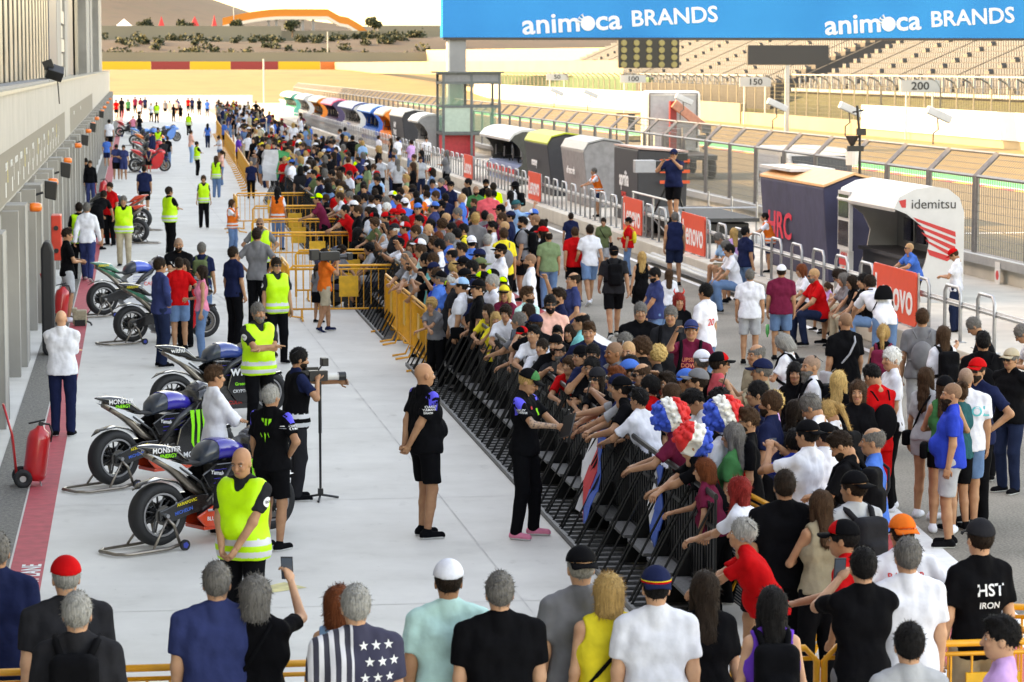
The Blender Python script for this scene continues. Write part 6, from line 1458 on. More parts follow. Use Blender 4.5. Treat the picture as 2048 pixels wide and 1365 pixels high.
def armpatch(o,arm,m,t0=.0,t1=.55,side=None):
    "coloured shoulder panel laid over the sleeve top"
    T=TT[o.name]; s_,e,w_=[Vector(v) for v in T['arms'][arm]]; me=flat_rect(.13,.10,m)
    return decal(shirt_of(o),T['shirtV'],'',1,m,s_+(e-s_)*.12,Vector((0,0,1))*.7+Vector((-1 if arm==0 else 1,0,0))*.6,(0,1,0),mesh=me)
def armtext(o,arm,txts,z=.5,side_n=None,size=.035):
    T=TT[o.name]; s_,e,w_=[Vector(v) for v in T['arms'][arm]]; n=Vector((-1 if arm==0 else 1,0,0.1)) if side_n is None else Vector(side_n)
    for i,t in enumerate(txts): decal(shirt_of(o),T['shirtV'],t,size,PW,s_+(e-s_)*(.30+.12*i),n,(0,0,1))
# ---- people in the pit lane
G_L='people standing in the pit lane'
o=PP('845,727 m3 back -72 fy:1075 t:k s:k H:bald sk:b','stout bald man in black team shirt and shorts, hands clasped behind his back',G_L); armpatch(o,0,PB); armpatch(o,1,PB); armtext(o,1,['OAKLEY','YAMAHA','bluegas'],size=.034); armtext(o,0,['OAKLEY','YAMAHA']); TEAM=o
o=PP('1062,742 m1 sign -122 fy:1076 t:k l:k H:short.b C:cap.kek sh:p sk:b','slim rider in black cap and pink trainers signing things at the barrier',G_L); armpatch(o,0,PB); armpatch(o,1,PB); armtext(o,1,['OAKLEY','YAMAHA'],size=.03); printon(o,'',1,PG,'front',.22,-.06,mesh=flat_rect(.05,.07,PG)); printon(o,'',1,PR,'front',.27,.06,mesh=flat_rect(.04,.03,PR)); RIDER=o
o=PP('122,622 m2 cross -8 fy:873 L:w l:n H:bald sk:d','bald man seen from behind in white shirt and navy trousers by the drain',G_L)
o=PP('598,698 m1 film -78 fy:1000 t:n l:c H:short.k U V:k B:beard.d','cameraman in dark vest filming with a video camera on a monopod',G_L); printon(o,'alpinestars',.05,PW,'right',.0,0); CAMM=o
o=PP('540,773 m2 hip1 -40 fy:1100 t:k s:k H:short.G sk:b','grey haired man in black team shirt and shorts with hand on hip',G_L); armpatch(o,0,PB); armpatch(o,1,PB); armtext(o,1,['OAKLEY','YAMAHA'],size=.034); claw_me=MB()
for k in range(3): claw_me.quad(((k-1)*.05-.014,.12,0),((k-1)*.05+.018,.12,0),((k-1)*.05+.010,-.13+abs(k-1)*.05,0),((k-1)*.05-.006,-.04,0))
CLAW=claw_me.mesh('claw',PG); printon(o,'',1,PG,'back',.20,mesh=CLAW.copy())
PP('425,733 m0 cross -72 hh:1.74 L:w l:n H:top.n','young man in white shirt with arms crossed among the motorcycles',G_L)
o=PP('515,608 m2 cross -155 hh:1.76 t:c l:k H:short.g B:beard.g V','grey bearded marshal in yellow vest with arms crossed',G_L); BADGE=[o]
o=PP('482,897 m2 clasp 150 hh:1.74 t:c l:k H:bald V','bald marshal in yellow vest beside the nearest motorcycle, hands clasped',G_L); BADGE.append(o)
o=PP('552,517 m1 stand -165 fy:727 t:c l:k H:short.d S V','marshal in yellow vest and sunglasses standing mid lane',G_L); BADGE.append(o)
PP('520,437 m1 hips 175 hh:1.74 t:g l:k H:buzz.d B:beard.n S V','bearded marshal in sunglasses half hidden behind the man in grey polo',G_L)
PP('513,458 m1 hips -18 fy:660 t:g l:k H:short.d','man in grey polo seen from behind, hands on hips',G_L)
PP('465,495 m1 stand -50 fy:690 t:n l:k H:short.d','man in navy polo and black cargo trousers walking away',G_L)
PP('405,533 f0 hold1 95 fy:722 T:p l:j H:long.d','young woman in pink top and jeans talking with hand at her chin',G_L)
PP('358,517 m1 hug 4 fy:702 t:r s:j H:short.d','young man in red shirt and denim shorts seen from behind',G_L)
PP('318,518 m1 hip1 -65 fy:735 L:v l:J H:short.d','man in dark blue blazer and jeans with hand on hip',G_L)
PP('370,520 f1 cross 160 fy:695 t:k l:k H:long.d','woman with dark hair half hidden behind the man in red',G_L)
o=PP('357,477 m2 cross 178 hh:1.76 t:k l:k H:buzz.g B:beard.d G','man in glasses and black shirt with white letters among the talking group',G_L); printon(o,'NWA',.12,PW,'front',.2)
PP('403,487 m1 stand -12 fy:668 t:n l:j H:short.g bag:backpack.E','man in navy shirt with dark green backpack seen from behind',G_L)
PP('133,458 m0 camlow -78 fy:645 t:k s:G H:top.d sh:w','young man in black shirt and grey shorts holding a small camera by the wall',G_L)
PP('173,407 m1 walk2 -8 fy:563 L:w l:v H:short.g','man in white shirt and dark blue trousers walking along the garages',G_L)
PP('158,407 m1 stand 15 fy:560 t:k l:k H:short.d V','marshal in yellow vest close to the garage wall',G_L)
PP('247,393 m2 back 176 fy:533 t:k l:B H:short.g V','stout marshal in yellow vest and beige trousers, hands behind back',G_L)
PP('208,383 m1 bend -25 hh:1.76 t:k s:k H:short.d','mechanic in black shorts bending over a motorcycle',G_L)
PP('220,366 m1 stand 150 hh:1.7 t:r l:k H:short.d','mechanic in red and black shirt behind the red motorcycle',G_L)
PP('337,375 m2 cross -58 fy:508 t:k l:k H:short.d V','marshal in yellow vest seen from the side, arms crossed',G_L)
PP('407,352 f1 stand 178 fy:456 t:c l:k H:pony.n V','woman marshal in yellow vest facing the camera',G_L)
PP('288,333 m2 stand -4 fy:432 t:n s:k H:short.d','man in navy shirt and black shorts seen from behind',G_L)
PP('463,400 f1 chin -125 fy:510 t:w l:j H:long.n V:o','woman in orange bib and white shirt with hand at chin',G_L)
PP('555,375 f1 stand -15 hh:1.66 t:w l:j H:longw.k V:o','woman with long black hair in orange bib inside the yellow pen',G_L)
PP('502,323 m2 stand 5 fy:398 t:n l:k H:buzz.b','bald man in dark blue shirt at the corner of the yellow pen',G_L)
PP('432,313 f1 stand -15 fy:397 t:k l:j H:longw.n V','curly haired woman marshal in yellow vest and jeans',G_L)
PP('393,284 m1 cross -70 fy:353 t:k l:k H:short.d V','far marshal in yellow vest facing right, arms crossed',G_L)
for s,l in (('381,261 m0 hold1 -70 fy:327 t:S l:l H:short.d','thin person in pink shirt and pale jeans in mid lane'),('377,227 m1 stand -20 fy:272 t:k l:k V H:short.d','small marshal in yellow vest far along the lane'),('415,248 f1 walk 0 fy:298 t:b l:J H:long.k','woman in blue shirt with black hair walking away far off'),('436,273 f1 read 120 fy:330 t:w h:j H:bun.d','woman in white top and denim shorts looking down'),('444,302 f0 hold1 90 fy:372 t:S l:j H:pony.d','woman in pink shirt just behind the curly haired marshal'),
 ('313,205 m1 stand 180 fy:247 t:k l:k V H:short.d','tiny marshal in yellow vest at the far end'),('302,207 m1 hold1 190 fy:245 t:w l:k H:short.d','tiny person in white shirt and black trousers at the far end'),('347,209 f0 stand 0 fy:244 t:k l:k H:short.k','tiny person all in black at the far end, left one'),('361,211 m1 stand 10 fy:244 t:k s:k H:short.k','tiny person in black shirt and shorts at the far end, right one'),
 ('233,290 m1 read 190 fy:362 t:v s:k H:short.d','person in dark blue shirt by the garages, left of the pair'),('247,291 m1 hold1 170 fy:362 t:v s:v H:short.d','person in dark blue shirt by the garages, right of the pair'),('213,276 m1 stand 0 fy:335 t:b s:n H:short.n','person in blue and red team shirt close to the columns'),('218,240 m1 stand 0 fy:305 t:w s:k H:short.k','person in white shirt close to the far columns'),
 ('297,296 m1 back 0 fy:347 T:n s:k H:buzz.b','bald man in navy tank top before the red motorcycle'),('327,279 m2 cross 10 fy:345 t:c s:v H:short.d','broad man in charcoal shirt before the red motorcycle'),('335,274 m1 stand 0 fy:335 t:k l:j H:short.n','man in black shirt beside the broad man in charcoal'),('305,262 m1 stand 60 hh:1.7 L:n l:k C:cap.b','man in dark blue with pale cap between the orange motorcycles'),('316,256 m1 clasp 170 hh:1.6 t:k l:k V H:short.k','crouching marshal in yellow vest between the blue motorcycles'),
 ('266,232 m1 stand 0 fy:275 t:p l:j H:short.g','person in bright pink shirt near the farthest motorcycles'),('279,231 m1 hold1 20 fy:275 t:k l:J H:short.d','person in black with camera beside the pink shirt'),('172,318 m1 read 200 fy:405 L:k l:k H:short.k','person in black overalls leaning at the garage column'),('180,322 m1 stand 180 fy:410 L:k l:v H:short.n','person in dark overalls just beyond the black overalls'),
 ('232,200 m1 stand 0 fy:238 t:r s:k H:short.d','tiny person in red by the far garages'),('243,196 m1 stand 0 fy:236 t:k l:k H:short.d','tiny person in black by the far garages'),('256,199 m1 stand 0 fy:234 t:e s:k H:short.d','tiny person in green at the far end'),('270,194 m1 stand 0 fy:228 t:m l:k H:short.d','tiny person in maroon at the far end'),('281,196 m1 stand 0 fy:230 t:m l:k H:short.d','second tiny person in maroon at the far end'),('278,206 m1 stand 0 fy:240 t:w l:k H:short.d','tiny person in white leaning at the far end'),('290,195 m1 stand 0 fy:227 t:n s:k H:short.d','tiny person in navy at the far end'),('330,201 m1 stand 0 fy:233 t:g s:k H:short.d','tiny person in grey at the far end'),('339,202 m1 stand 0 fy:233 t:S s:G H:short.d','tiny person in salmon shirt at the far end'),('352,201 m1 stand 0 fy:232 t:S s:k H:short.d','second tiny person in salmon shirt at the far end'),('355,198 m1 stand 0 fy:230 t:v s:k H:short.d','tiny person in slate blue at the far end'),
 ('376,196 m1 stand 0 fy:226 t:r l:k H:short.d','tiny person in red beyond the far yellow row'),('384,196 m1 stand 0 fy:228 t:n l:k H:short.d','tiny person in navy beyond the far yellow row'),('398,197 m1 stand 0 fy:232 t:k l:k H:short.d','tiny person in black beyond the far yellow row'),('414,200 m1 stand 0 fy:235 t:b l:J H:short.d','tiny person in blue beyond the far yellow row'),('434,207 m1 stand 0 fy:232 t:g l:k H:short.d','tiny person in grey standing apart'),('447,209 f1 stand 0 fy:234 t:G l:l H:long.k','tiny woman with black hair standing apart'),('448,243 m1 stand -50 fy:297 t:b s:k H:short.d','man in blue shirt beside the far yellow row'),('476,272 f1 stand -60 fy:340 t:u s:k H:short.g','person in purple and white shirt at the far black barriers')):
    PP(s,l,G_L)
for o in BADGE:
    T=TT[o.name]
    for arm in (0,1):
        s_,e,w_=[Vector(v) for v in T['arms'][arm]]; n=Vector((-1 if arm==0 else 1,0,0.15)); 
        d1=decal(shirt_of(o),T['shirtV'],'',1,PW,s_+(e-s_)*.40,n,(0,0,1),mesh=flat_disc(.042,PW),off=.008); decal(shirt_of(o),T['shirtV'],'INV',.035,PK_,s_+(e-s_)*.40,n,(0,0,1),off=.010)
TVC=PP('648,499 m1 shoulder -72 fy:664 t:o s:B H:short.d sh:n','man in orange shirt and beige shorts with a broadcast camera on his shoulder',G_L)
PP('634,530 f1 stand -40 fy:646 t:g K:k H:pony.d','woman in black skirt hidden behind the orange shirted cameraman',G_L)
# ---- foreground backs
G_F='watchers in the foreground seen from behind'
PP('-8,1070 m2 stand 0 hh:1.80 L:n l:n H:short.g','man in dark navy blazer cut by the left edge',G_F)
PP('132,1120 m3 stand 10 hh:1.80 t:c l:k H:short.G C:cap.rrk sk:d','stout grey haired man in dark shirt with red cap',G_F)
o=PP('153,1190 m2 stand -5 hh:1.78 t:c l:k H:short.G bag:backpack.k sk:d','grey haired man with black backpack in the bottom left corner',G_F)
PP('433,1130 m3 stand -4 hh:1.80 t:v l:k H:short.g sk:d','broad grey haired man in slate blue shirt seen from behind',G_F)
PP('510,1157 f2 phone1 -12 hh:1.72 t:k l:k H:bob.g sk:d bag:cross.k ph','grey haired person in black raising a phone in the foreground',G_F)
PP('678,1177 f1 stand -20 hh:1.66 T:l l:j H:bob.a sk:d','woman with auburn hair in pale blue top',G_F)
def star_mat():
    def bld(nt,b):
        tc=nt.nodes.new('ShaderNodeTexCoord'); sx=nt.nodes.new('ShaderNodeSeparateXYZ'); nt.links.new(tc.outputs['Object'],sx.inputs[0])
        w=nt.nodes.new('ShaderNodeTexWave'); w.inputs['Scale'].default_value=5.2; w.bands_direction='X'; nt.links.new(tc.outputs['Object'],w.inputs[0])
        c1=ramp(nt,w.outputs[0],[(.45,(.03,.03,.05)),(.55,(.6,.6,.64))],'CONSTANT')
        m=nt.nodes.new('ShaderNodeMix'); m.data_type='RGBA'; cmp=nt.nodes.new('ShaderNodeMath'); cmp.operation='GREATER_THAN'; cmp.inputs[1].default_value=-.03; nt.links.new(sx.outputs[0],cmp.inputs[0])
        nt.links.new(cmp.outputs[0],m.inputs[0]); nt.links.new(c1,m.inputs[6]); m.inputs[7].default_value=(.025,.025,.055,1); nt.links.new(m.outputs[2],b.inputs['Base Color'])
    return nodemat('star_print_cloth',bld,rough=.85)
o=PP('712,1176 m3 stand 6 hh:1.79 t:n l:k H:short.G sk:d','grey haired man in shirt with white stars and stripes',G_F); omat(shirt_of(o),star_mat())
for i in range(5):
    for j in range(3):
        sm=bpy.data.meshes.new('star'); vs=[(0,0,0)]+[((.030 if q%2==0 else .012)*math.sin(q*PI/5),(.030 if q%2==0 else .012)*math.cos(q*PI/5),0) for q in range(10)]
        sm.from_pydata(vs,[],[(0,1+q,1+(q+1)%10) for q in range(10)]); sm.materials.append(PW); printon(o,'',1,PW,'back',.33-i*.09,.03+j*.075+(i%2)*.03,mesh=sm)
PP('897,1127 m2 stand -3 hh:1.80 t:M l:k H:short.d C:cap.w sk:b','man in mint green shirt with white cap',G_F)
PP('1000,1150 m3 stand 0 hh:1.78 t:k l:k H:short.g sk:d','broad man in black shirt with thinning grey hair',G_F)
PP('1163,1100 m2 stand 4 hh:1.82 t:g l:k H:short.G C:back.k sk:d','man in grey shirt with black backward cap',G_F)
PP('1217,1152 f3 stand 6 hh:1.70 T:y l:k H:bob.b sk:d bag:cross.k','woman with blonde bob in yellow top with crossed bag strap',G_F)
o=PP('1313,1140 m2 stand -4 hh:1.78 t:w l:j H:short.k C:back.n sk:d','man in white shirt with navy cap striped red and yellow',G_F)
for c,cc in (('y',.172),('r',.166)):
    e=link('cap_stripe',MB().lathe([(.103,cc),(.1035,cc+.012),(.101,cc+.012),(.100,cc)],28,M=Matrix.Translation((0,-.012,0))@Matrix.Diagonal((.94,1.12,1,1))@Matrix.Rotation(R(90),4,'X')).mesh('cap_stripe',cloth(c)),o); e.matrix_local=TT[o.name]['headM']
PP('1410,1148 f2 stand 0 hh:1.70 t:k l:k H:long.d sk:d','woman with long dark brown hair in black shirt',G_F)
PP('1545,1180 f1 stand -3 hh:1.70 T:u l:w H:long.k bag:backpack.k sk:d','dark haired woman in purple top with black backpack',G_F)
PP('1728,1100 m1 phone -2 hh:1.76 t:k l:g H:short.k sk:d ph','man in black polo holding a phone in both hands',G_F)
PP('1817,1080 m2 stand 2 hh:1.78 t:w l:k H:short.g U sk:d','grey haired man in white shirt with sunglasses on his head',G_F)
o=PP('1963,1045 m1 stand 8 hh:1.80 t:k l:B H:short.d C:cap.c sk:d','tall man in black shirt and beige trousers with dark cap',G_F); printon(o,'HST',.11,PW,'back',.22,.03); printon(o,'IRON',.06,PW,'back',.12,.03)
PP('1820,1252 m1 stand -5 hh:1.74 t:G l:k H:short.k sk:d','short dark haired man in grey at the bottom right edge',G_F)
PP('2010,1237 m1 hold1 70 hh:1.75 t:P l:k H:top.k sk:d','young man in purple and white facing left in the bottom right corner',G_F)
# ---- crowd at the right foreground
o=PP('1806,1036 m2 hips 4 hh:1.74 t:w l:k H:short.d C:back.o','man in white shirt with backward orange cap at the right'); printon(o,'RANGER',.07,PR,'back',.26,.0)
for s in ('1690,1046 m1 lean 60 t:r l:k H:short.k C:cap.kr','1642,985 f1 camlow 20 T:K l:k H:long.n','1570,945 m3 stand -5 t:k l:k H:short.d B:beard.g','1482,958 f1 leanf 50 t:w s:k H:longw.r','1492,1040 f2 leanf 75 hh:1.6 t:r l:k H:short.G U','1410,920 f2 lean 68 t:m l:k H:bob.a',
 '1590,862 f1 phone 10 t:R l:k H:pony.k ph','1652,850 f1 stand 20 t:w l:k H:short.k','1672,866 m1 read 60 hh:1.76 t:k l:k H:top.d B:beard.d bag:backpack.k','1712,948 m2 stand 22 t:G l:k H:short.d C:back.k bag:backpack.c','1750,857 m2 stand 70 t:b l:k H:ring.g',
 '1378,782 m1 read 90 t:w l:k H:top.k S','1440,782 m1 stand 60 t:k H:curly.k','1304,754 m1 lean 60 t:r H:short.k','1345,770 f1 stand 60 t:k H:long.n','1375,742 m0 lean 100 t:k H:fringe.d','1518,765 m1 stand 82 t:n H:short.k G','1500,818 m1 stand 80 t:k H:top.n S B:beard.d','1470,850 f1 stand 60 t:e H:long.g',
 '1515,690 m1 stand 110 t:K H:ring.g','1527,722 m1 phone 75 t:K H:short.g U ph','1560,672 f1 read 55 t:w H:bob.G bag:backpack.k','1590,727 f0 stand 165 t:k H:long.k','1625,712 m1 stand 85 t:w H:buzz.g B:longbeard.g U bag:backpack.k',
 '1545,785 m1 stand 60 t:n H:short.n B:beard.d','1612,792 m1 read 60 t:w H:short.g U','1590,803 f1 stand -60 t:k H:long.d','1648,806 f1 read 50 t:w H:pony.b bag:backpack.k','1618,845 m0 phone 40 t:w H:short.k C:back.k',
 '1677,745 f1 stand -35 t:k l:k H:long.B','1716,764 f1 stand 160 t:k H:bob.n','1786,697 m1 stand 92 hh:1.78 t:w l:k H:short.W U sh:w','1852,738 f1 stand -45 t:G h:G H:longw.n sh:w','1890,757 f1 camlow -20 T:e h:k H:long.n bag:cross.k sh:w',
 '1921,768 m1 stand 20 fy:1062 t:T s:k H:bun.n','1956,720 m2 hips 135 t:n l:k H:short.d C:cap.r B:beard.d S','2024,700 m2 back 125 fy:985 t:k l:J H:short.g C:cap.B S','1692,627 m2 stand 18 t:k l:k H:buzz.d B:beard.d bag:cross.G','1767,652 f1 stand -22 T:k l:k H:pony.b bag:backpack.m','1845,620 m2 hug -15 t:g l:G H:short.n bag:sack.g','1887,655 f1 stand 10 t:w l:k H:long.n bag:backpack.k','1967,666 m2 stand -10 t:k l:k H:short.k',
 '1260,723 m1 lean 80 t:g H:short.d C:back.b','1286,728 m1 stand 90 t:g H:ring.n S','1236,735 m1 lean 100 t:k H:top.a S','1262,713 f1 stand 60 t:k H:long.d','1247,757 m1 lean 80 t:k H:short.k C:back.k','1337,746 m1 lean 120 t:k H:top.d','1400,742 m1 phone1 80 t:k H:short.d C:cap.g','1405,704 m1 stand 20 t:k H:short.g','1436,708 m1 stand -85 t:q H:short.d C:cap.kr S','1230,686 m1 stand 110 t:g H:buzz.k sk:c','1251,668 m1 stand 130 t:g H:short.g U','1257,684 m2 stand 150 t:g H:buzz.b B:beard.g','1286,677 m1 stand 60 t:k H:fringe.n','1318,694 f1 phone1 80 t:c H:curly.B ph',
 '1178,645 m1 stand 165 hh:1.78 t:n H:top.n','1186,690 m1 chin 140 t:n H:short.k G','1183,717 f1 lean 150 t:k H:bob.k G','1196,740 f1 lean 140 t:k H:longw.d S ph','1141,715 m0 lean 150 hh:1.6 t:r H:fringe.n','1165,694 m1 stand 90 t:k H:short.k C:back.k','1120,688 m1 lean 155 t:c H:ring.k B:longbeard.g ph','1112,672 m1 lean 150 t:k H:short.d C:back.ky B:beard.d','1086,680 m1 lean 150 t:w H:short.d','1070,652 m1 lean 145 t:w H:top.k','1045,656 m1 leanf 130 T:w H:short.d C:cap.rkr B:beard.k ph sk:b',
 '1040,627 m1 lean 60 t:g H:short.g','1072,632 m1 lean 30 t:k H:short.n','1012,612 m0 lean 155 t:w H:fringe.d','992,626 f1 chin 150 t:y H:long.b','978,610 f1 lean 140 t:y H:long.d','956,600 m1 leanf 150 t:k H:top.n B:beard.n U','942,600 f1 lean 140 T:w H:long.n','926,594 m1 lean 145 t:w H:short.g','864,598 f1 leanf 150 t:g H:curly.b G','913,580 f1 stand -110 t:g H:long.n','957,577 m1 lean 150 t:n H:short.d C:cap.w','1011,573 f1 stand 150 t:m H:long.B C:cap.ky','1052,575 m1 stand -140 t:M H:top.n B:beard.d','1100,592 m2 stand 178 t:S H:short.k B:beard.k S','1120,578 m2 stand 100 t:n H:top.d B:beard.d G','1165,626 m2 stand 70 t:t H:ring.k','1115,653 m0 stand 150 hh:1.5 t:k H:top.k','1141,651 f0 stand 140 hh:1.5 t:k H:long.d','1058,610 f1 stand 100 t:k H:long.d',
 '925,558 m1 stand 70 t:w H:short.d C:cap.lwl','958,562 m1 stand 90 t:k H:short.d C:cap.k','986,551 m2 stand 100 t:k H:short.G','968,546 m1 stand 80 t:k H:short.d C:cap.khk','986,541 m1 stand 80 t:k H:short.d C:cap.khk','1006,556 m0 stand 160 hh:1.5 t:k H:short.d C:cap.khk','900,562 f1 stand 150 t:b H:short.d C:cap.khk G','884,545 m1 stand 60 t:b H:short.g C:cap.k','875,538 f1 stand 80 T:R H:longw.n','868,527 m1 lean 60 t:k H:short.d C:back.n','905,526 f1 read 140 t:c H:long.b','908,549 m1 stand 80 t:c H:short.W','928,517 m1 stand 90 t:k H:short.d C:cap.k','940,532 f1 stand 100 t:k H:curly.n','931,540 m1 stand 90 t:k H:short.d S','945,522 m1 stand 80 t:k H:short.k','962,518 m2 stand 60 t:M H:short.d C:back.E','1003,490 m2 cross 95 t:w H:short.d C:cap.k B:beard.d','960,500 m1 stand 80 t:G H:short.k',
 '826,516 m2 leanf 120 t:G H:buzz.d B:beard.n S','815,505 m1 lean 110 t:k H:short.g','843,491 m1 stand 95 t:M H:short.n G','800,478 m1 lean 100 t:w H:short.k C:cap.k','822,483 f1 stand 150 t:k H:long.n','842,480 m1 stand 80 t:r H:short.d C:cap.wr','854,508 m1 stand 60 t:k H:short.k','785,462 m1 phone 100 t:w H:top.n ph','812,446 m1 stand 90 t:r H:short.d C:cap.rw','790,449 m1 stand 100 t:c H:short.W','770,446 f1 chin 70 T:k H:long.k','750,437 m0 lean 110 t:E H:fringe.n','733,425 m0 bend 150 hh:1.3 t:w H:top.B','750,427 m1 stand 90 t:k H:short.k C:cap.kr','773,426 m1 stand 90 t:k H:short.k C:back.rk','788,419 m1 stand 120 t:r H:short.d C:cap.r','803,420 m1 stand 100 t:r H:short.d C:cap.r','774,407 m1 stand 100 t:k H:short.W','692,411 m0 lean 100 t:r H:short.k','708,403 m1 stand 80 t:k H:short.k C:cap.w','717,413 m1 stand 90 t:k H:short.n','738,415 f1 stand 120 t:k H:long.d','748,417 m0 stand 150 t:w H:short.k','836,408 m1 stand 150 t:r H:short.d S','840,432 m1 stand 100 t:k H:top.k','857,450 m1 stand 95 t:k H:buzz.b','846,470 m1 stand 90 t:G H:short.g','810,433 f1 stand 110 t:k H:short.n','833,452 m1 stand 90 t:c H:short.n',
 '637,389 m1 lean 80 t:m H:short.d C:cap.he','653,390 f1 lean 70 t:k H:short.n','681,386 m1 lean 95 t:w H:short.n','700,384 m1 stand 90 t:k H:short.g','715,392 m1 stand 60 t:k H:top.d','729,388 m1 stand 80 t:g H:short.k','757,391 m1 stand 95 t:w H:short.d C:cap.k','786,384 m1 stand 60 t:k H:short.d C:back.wh','773,395 m1 stand 80 t:g H:short.g','798,391 m1 stand 80 t:r H:short.k','815,389 m1 stand 85 t:k H:buzz.b','810,398 m1 stand 20 t:k H:short.n','837,397 m1 stand 60 t:k H:short.k','833,383 m2 stand 10 t:o H:short.k','853,371 m2 stand 25 t:l H:short.k','826,378 m1 stand 120 t:k H:short.g','811,372 m1 stand 60 t:G H:buzz.b',
 '865,360 m1 stand 160 t:b H:short.k G','895,354 f1 stand 120 t:p H:long.k','902,364 m1 stand 130 t:n H:short.k C:cap.k','925,388 m1 stand 75 t:b H:buzz.b','931,377 f1 stand 80 t:k H:long.k','952,373 m1 stand 170 t:e H:buzz.k B:beard.d','972,360 m1 stand 170 t:k H:short.k C:cap.k B:beard.k','987,367 m1 stand 20 t:h H:short.d','977,380 m3 stand 5 t:q H:short.d','987,382 f1 stand 100 t:w H:short.k S','1031,365 f1 stand 60 t:k H:long.k C:bucket.k bag:backpack.k','1021,383 f1 stand 30 T:w H:longw.k','950,399 m0 stand 80 hh:1.45 t:c H:top.n','870,405 m1 stand 60 t:v H:short.d C:cap.bw','884,403 m1 stand 80 t:k H:short.k C:cap.k','891,388 m1 stand 20 t:k H:short.k','916,417 m1 stand 95 t:g H:short.g','893,427 m1 stand 80 t:p H:buzz.b','951,427 m0 stand 0 hh:1.9 t:g H:short.b','970,423 m1 stand 0 t:g H:short.k','981,428 m1 stand 170 t:m H:buzz.n','1002,411 m1 stand 80 t:m H:short.k C:cap.k','1005,427 m1 stand 90 t:g H:short.n S','1022,424 m1 stand 70 t:n H:short.k C:cap.n','1031,402 m1 stand -70 t:l H:short.g C:cap.T','1068,420 m0 stand 90 t:w H:short.d C:cap.bw','1072,430 m1 stand 60 t:k H:buzz.n','1047,435 m2 stand 75 t:g s:k H:top.k B:beard.d U bag:backpack.k','1086,441 f1 stand 80 t:k H:bun.d S','1087,456 f1 stand 70 t:k H:longw.d','1010,444 m2 stand 80 t:n H:buzz.b','987,444 m1 stand 85 t:w H:top.k B:beard.d','1008,458 m1 stand 10 t:y H:short.n','975,470 m2 stand 5 t:G H:short.G','943,474 m1 stand 5 t:b H:short.k','925,487 m1 stand 80 t:k H:top.d','905,497 m1 stand 60 t:k H:ring.k','880,480 m1 stand 80 t:k H:short.k','867,508 m1 stand 70 t:t H:short.n','878,465 f1 stand 40 t:k H:long.a','900,468 m1 stand 70 t:k H:short.g','914,458 m1 stand 50 t:g H:short.k','885,440 m1 stand 70 t:k H:curly.n','862,440 m1 stand 90 t:w H:short.k','928,449 m1 stand 90 t:y H:short.k','905,447 m1 stand 90 t:k H:short.k','920,443 f1 stand 90 t:k H:long.r','868,475 f1 stand 90 t:c H:curly.n','1062,509 m1 stand 80 L:w l:w H:buzz.k B:beard.d'):
    PP(s)
# wigs
for s,l,rot in (('1346,818 m1 lean 75 hh:1.68 t:m H:wig.0','fan in blue white and red curly wig with a yellow visor',0),('1390,868 m1 leanf 90 hh:1.70 t:k H:wig.180','fan in white and red curly wig bending over the barrier',0),('1452,815 m2 stand 60 hh:1.74 t:w H:wig.0 bag:backpack.k','fan in tall blue white and red wig with black backpack',0)): PP(s,l,'fans in tricolour curly wigs')
o=PP('1282,780 m1 lean 40 hh:1.74 t:w l:k H:top.k sk:b U','man in white football shirt with faded haircut filming with phone'); 
for q in (.028,.0,-.028): 
    pass
PP('1238,752 m2 reach 78 ph hh:1.72 t:G l:k H:short.g C:back.n B:beard.g bag:backpack.v','man in backward navy cap reaching out to the rider')
PP('1548,787 f0 stand 70 hh:1.62 t:P h:w H:curly.B','blonde toddler in lilac top carried on an arm')
PP('1740,732 m1 read 20 hh:1.78 t:r s:r H:top.k bag:sack.k','young man in red polo with thin black sack')
o=PP('1907,768 m3 stand 78 fy:1093 t:R s:G H:buzz.d B:longbeard.d sk:b','bearded man in royal blue shirt and grey shorts with tattooed arm','people on the asphalt at the right')
o=PP('1932,738 m3 stand -14 fy:1058 t:w s:j H:buzz.g','broad man in white shirt with teal word and denim shorts','people on the asphalt at the right'); printon(o,'COOL',.15,PT,'back',.2,.04)
# ---- people on the asphalt and by the wall
G_A='people on the asphalt behind the crowd'
o=PP('1500,540 m2 stand -16 fy:730 t:w s:G H:short.g','man in white shirt and patterned grey shorts standing on the asphalt',G_A)
PP('1563,532 m2 stand -12 fy:722 t:m s:j H:short.d C:cap.w','man in maroon shirt and denim shorts with white cap holding a bottle',G_A)
PP('1738,552 m0 bend 12 hh:1.9 t:w l:j H:short.d bag:sack.k','person in white shirt and jeans leaning on the wall with small black bag',G_A)
PP('1903,500 m1 read 62 X:13.55 z:.4 t:w l:J H:short.n C:cap.r','man in red cap and white shirt leaning on the handrail by the sign',G_A)
PP('1820,487 m2 lean 100 X:13.6 z:.4 t:b l:k H:buzz.b S','bald man in bright blue shirt leaning on the rail in sunglasses',G_A)
PP('1490,455 m2 stand -70 fy:612 t:n l:j H:short.k','stocky man in navy shirt and jeans beside the seated people',G_A)
PP('1468,458 f1 stand 20 fy:603 t:P h:k H:long.b','blonde woman in pale pink top and black shorts',G_A)
PP('1350,426 m2 stand 2 fy:573 T:n s:J H:short.g','man in navy tank top and dark denim shorts seen from behind',G_A)
PP('1258,436 m2 hold1 75 fy:555 t:r l:j H:short.d C:back.k bag:sack.y','man in red shirt with yellow bag near the second sign',G_A)
PP('1207,437 m1 stand 165 fy:552 t:E s:G H:short.d bag:cross.k','man in dark olive shirt facing the camera',G_A)
PP('1180,451 m1 walk 6 fy:612 t:w s:j H:short.d sh:w','man in white shirt and denim shorts walking away',G_A)
PP('1150,456 m2 walk2 2 fy:610 t:r s:k H:short.n','man in bright red shirt and black shorts walking away',G_A)
PP('1142,427 m1 stand -5 fy:540 t:n s:k H:short.d','man in navy and orange team shirt walking away',G_A)
